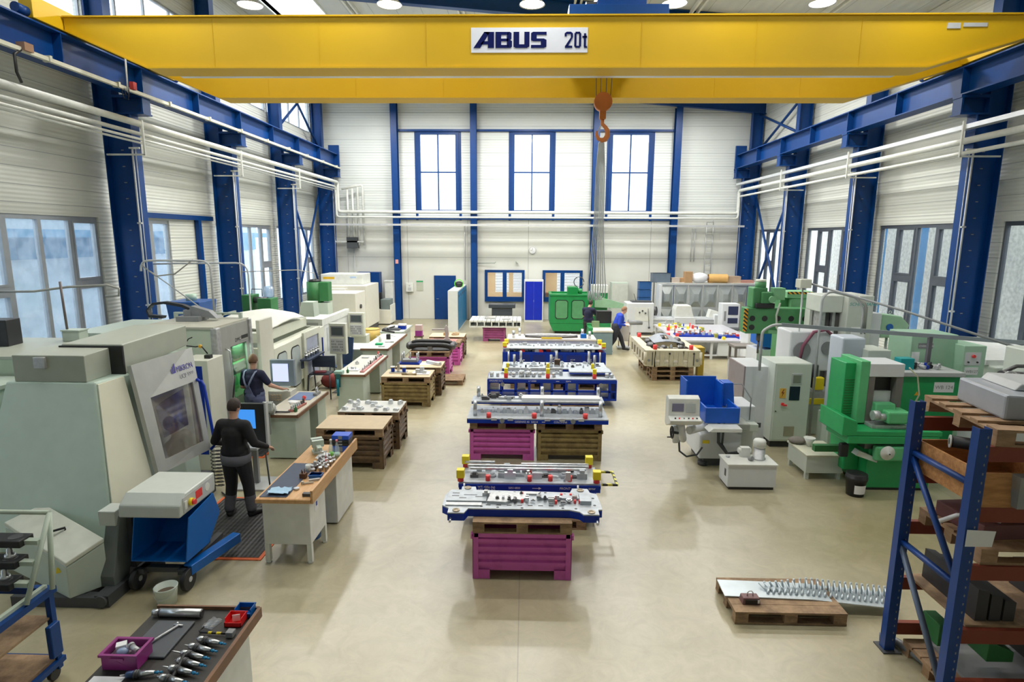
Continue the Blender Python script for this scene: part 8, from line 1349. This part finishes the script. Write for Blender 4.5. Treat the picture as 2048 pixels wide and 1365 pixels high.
def ex1(t,g):
    V=Vector
    for s in 'lr': place(skinmesh('gaiter',[[(g('k'+s).lerp(g('a'+s),.42),.083),(g('a'+s)+V((0,0,.05)),.077)]],.014),'trouser_leg_panel',t,mat('grey_panel',(.13,.13,.15),.8))
    w_=obj('waist_panel',M().lathe(0,0,[(.205,.84),(.222,.88),(.225,.99)],28),mat('grey_panel',(.13,.13,.15),.8),t); w_.scale=(1,.74,1)
person('man in a black sweater and dark work trousers, seen from behind at a screen',(-4.22,8.12,0),-.12,J0(al=(-.15,-.02,.09),ar=(.17,.03,.09),toel=(-.19,.13,.035),toer=(.24,.17,.035),kr=(.14,.04,.5),er=(.31,.0,1.16),wr=(.36,.25,1.02),el=(-.31,-.01,1.16),wl=(-.30,.24,1.03),look=-.3,head=(0,.05,1.66)),BKK,WRK,DH,SHO,extras=ex1,face_dir=.05)
def ex2(t,g):
    V=Vector; z=g('chest')
    b=M(); back=lambda x,z_: (x,-.155-.01*(z_<1.25),z_)
    ch=[[(g('waist')+V((0,-.015,-.12)),.172),(g('waist')+V((0,-.012,-.02)),.156)]]; place(skinmesh('bib',ch,.014),'bib',t,DUN)
    b=M(); b.add([(-.09,-.175,1.06),(.09,-.175,1.06),(.035,-.196,1.22),(-.035,-.196,1.22),(-.09,-.165,1.06),(.09,-.165,1.06),(.035,-.186,1.22),(-.035,-.186,1.22)],[(0,1,2,3),(7,6,5,4),(0,4,5,1),(1,5,6,2),(2,6,7,3),(3,7,4,0)]); obj('back_panel',b,DUN,t)
    for sx in (-1,1): obj('strap',M().tube([(sx*.02,-.19,1.18),(sx*.055,-.198,1.27),(sx*.10,-.165,1.38),(sx*.12,-.09,1.475),(sx*.12,.03,1.49),(sx*.11,.14,1.40),(sx*.1,.17,1.2)],.018,6),mat('strap_grey',(.22,.25,.38),.8),t)
person('man in grey blue dungarees over a navy T-shirt, seen from behind at a panel',(-5.42,11.35,0),-.22,J0(er=(.30,.10,1.18),wr=(.42,.33,1.05),el=(-.27,.0,1.14),wl=(-.2,.18,1.05),look=-.35,hdr=(.3,.9,-.1)),NVY,DUN,BH,SHO,'short',ex2,face_dir=-.45)
person('person in navy T-shirt working at the bright green machine, seen from behind',(2.42,22.5,0),-.5,J0(er=(.26,.2,1.2),wr=(.24,.42,1.2),el=(-.24,.12,1.15),wl=(-.05,.38,1.15),look=-.3,head=(.03,.1,1.64)),NVY,WRK,DH,SHO,'short',face_dir=-.1)
person('person in a royal blue jacket striding to the right beside the grey console',(3.36,21.4,0),-PI/2+.15,J0(pelvis=(0,-.05,.90),waist=(0,.0,1.04),chest=(0,.08,1.22),neck=(0,.16,1.39),head=(0,.24,1.53),sl=(-.17,.08,1.33),sr=(.17,.08,1.33),el=(-.24,.10,1.06),er=(.24,.0,1.06),wl=(-.12,.34,1.06),wr=(.14,.25,1.0),hl=(-.09,-.05,.88),hr=(.09,-.05,.88),kl=(-.09,.17,.52),kr=(.09,-.12,.48),al=(-.09,.30,.12),ar=(.09,-.38,.10),toel=(-.09,.48,.06),toer=(.09,-.22,.035),look=-.35),RBL,mat('dark_jeans',(.03,.032,.045),.8),mat('light_brown_hair',(.30,.16,.09),.7),SHO,face_dir=0)
# ================================================================ OUTSIDE
OB=panelmat('outside_blue_cladding',(.10,.30,.52),(.05,.18,.36),'Y',1.1,0,0,.5,.06); OG=mat('outside_wall_grey',(.66,.74,.84),.8,var=.15,scale=1.2)
t=thing('neighbour_building','pale neighbouring hall with a blue upper band, seen through the left windows','building',(-17,15,0)); obj('wall',M().box(-.5,0,-22,22,-1,3.3),OG,t); obj('blue_band',M().box(-.6,.1,-22,22,3.3,4.3),OB,t); obj('roof_edge',M().box(-.7,.2,-22,22,4.3,4.7),LGRY,t); obj('canopy',M().box(.1,2.0,-6,20,4.05,4.3),OB,t)
t=thing('retaining_wall','pale pebbled retaining wall seen through the right windows','wall',(14.5,15,0)); obj('wall_face',M().box(0,.6,-22,22,-1,6.5),mat('pebble_concrete',(.78,.76,.70),.9,var=.2,scale=9,bump=.6,bscale=30),t)
for k,y in enumerate((12.2,14.1,16.6,19.0,21.4,23.8)): one('rain_pipe',M().box(13.9,14.1,y-.05,y+.05,-.5,6),mat('downpipe_blue',(.05,.28,.62),.5),'blue upright post outside the right windows, %s from the camera'%ORD[k],'post')
gm=mat('yard_concrete',(.45,.46,.45),.9,var=.1); g_=M().box(-40,XL-.3,-20,50,-.3,-.2).box(XR+.3,40,-20,50,-.3,-.2); struct('trim_1',g_,gm)
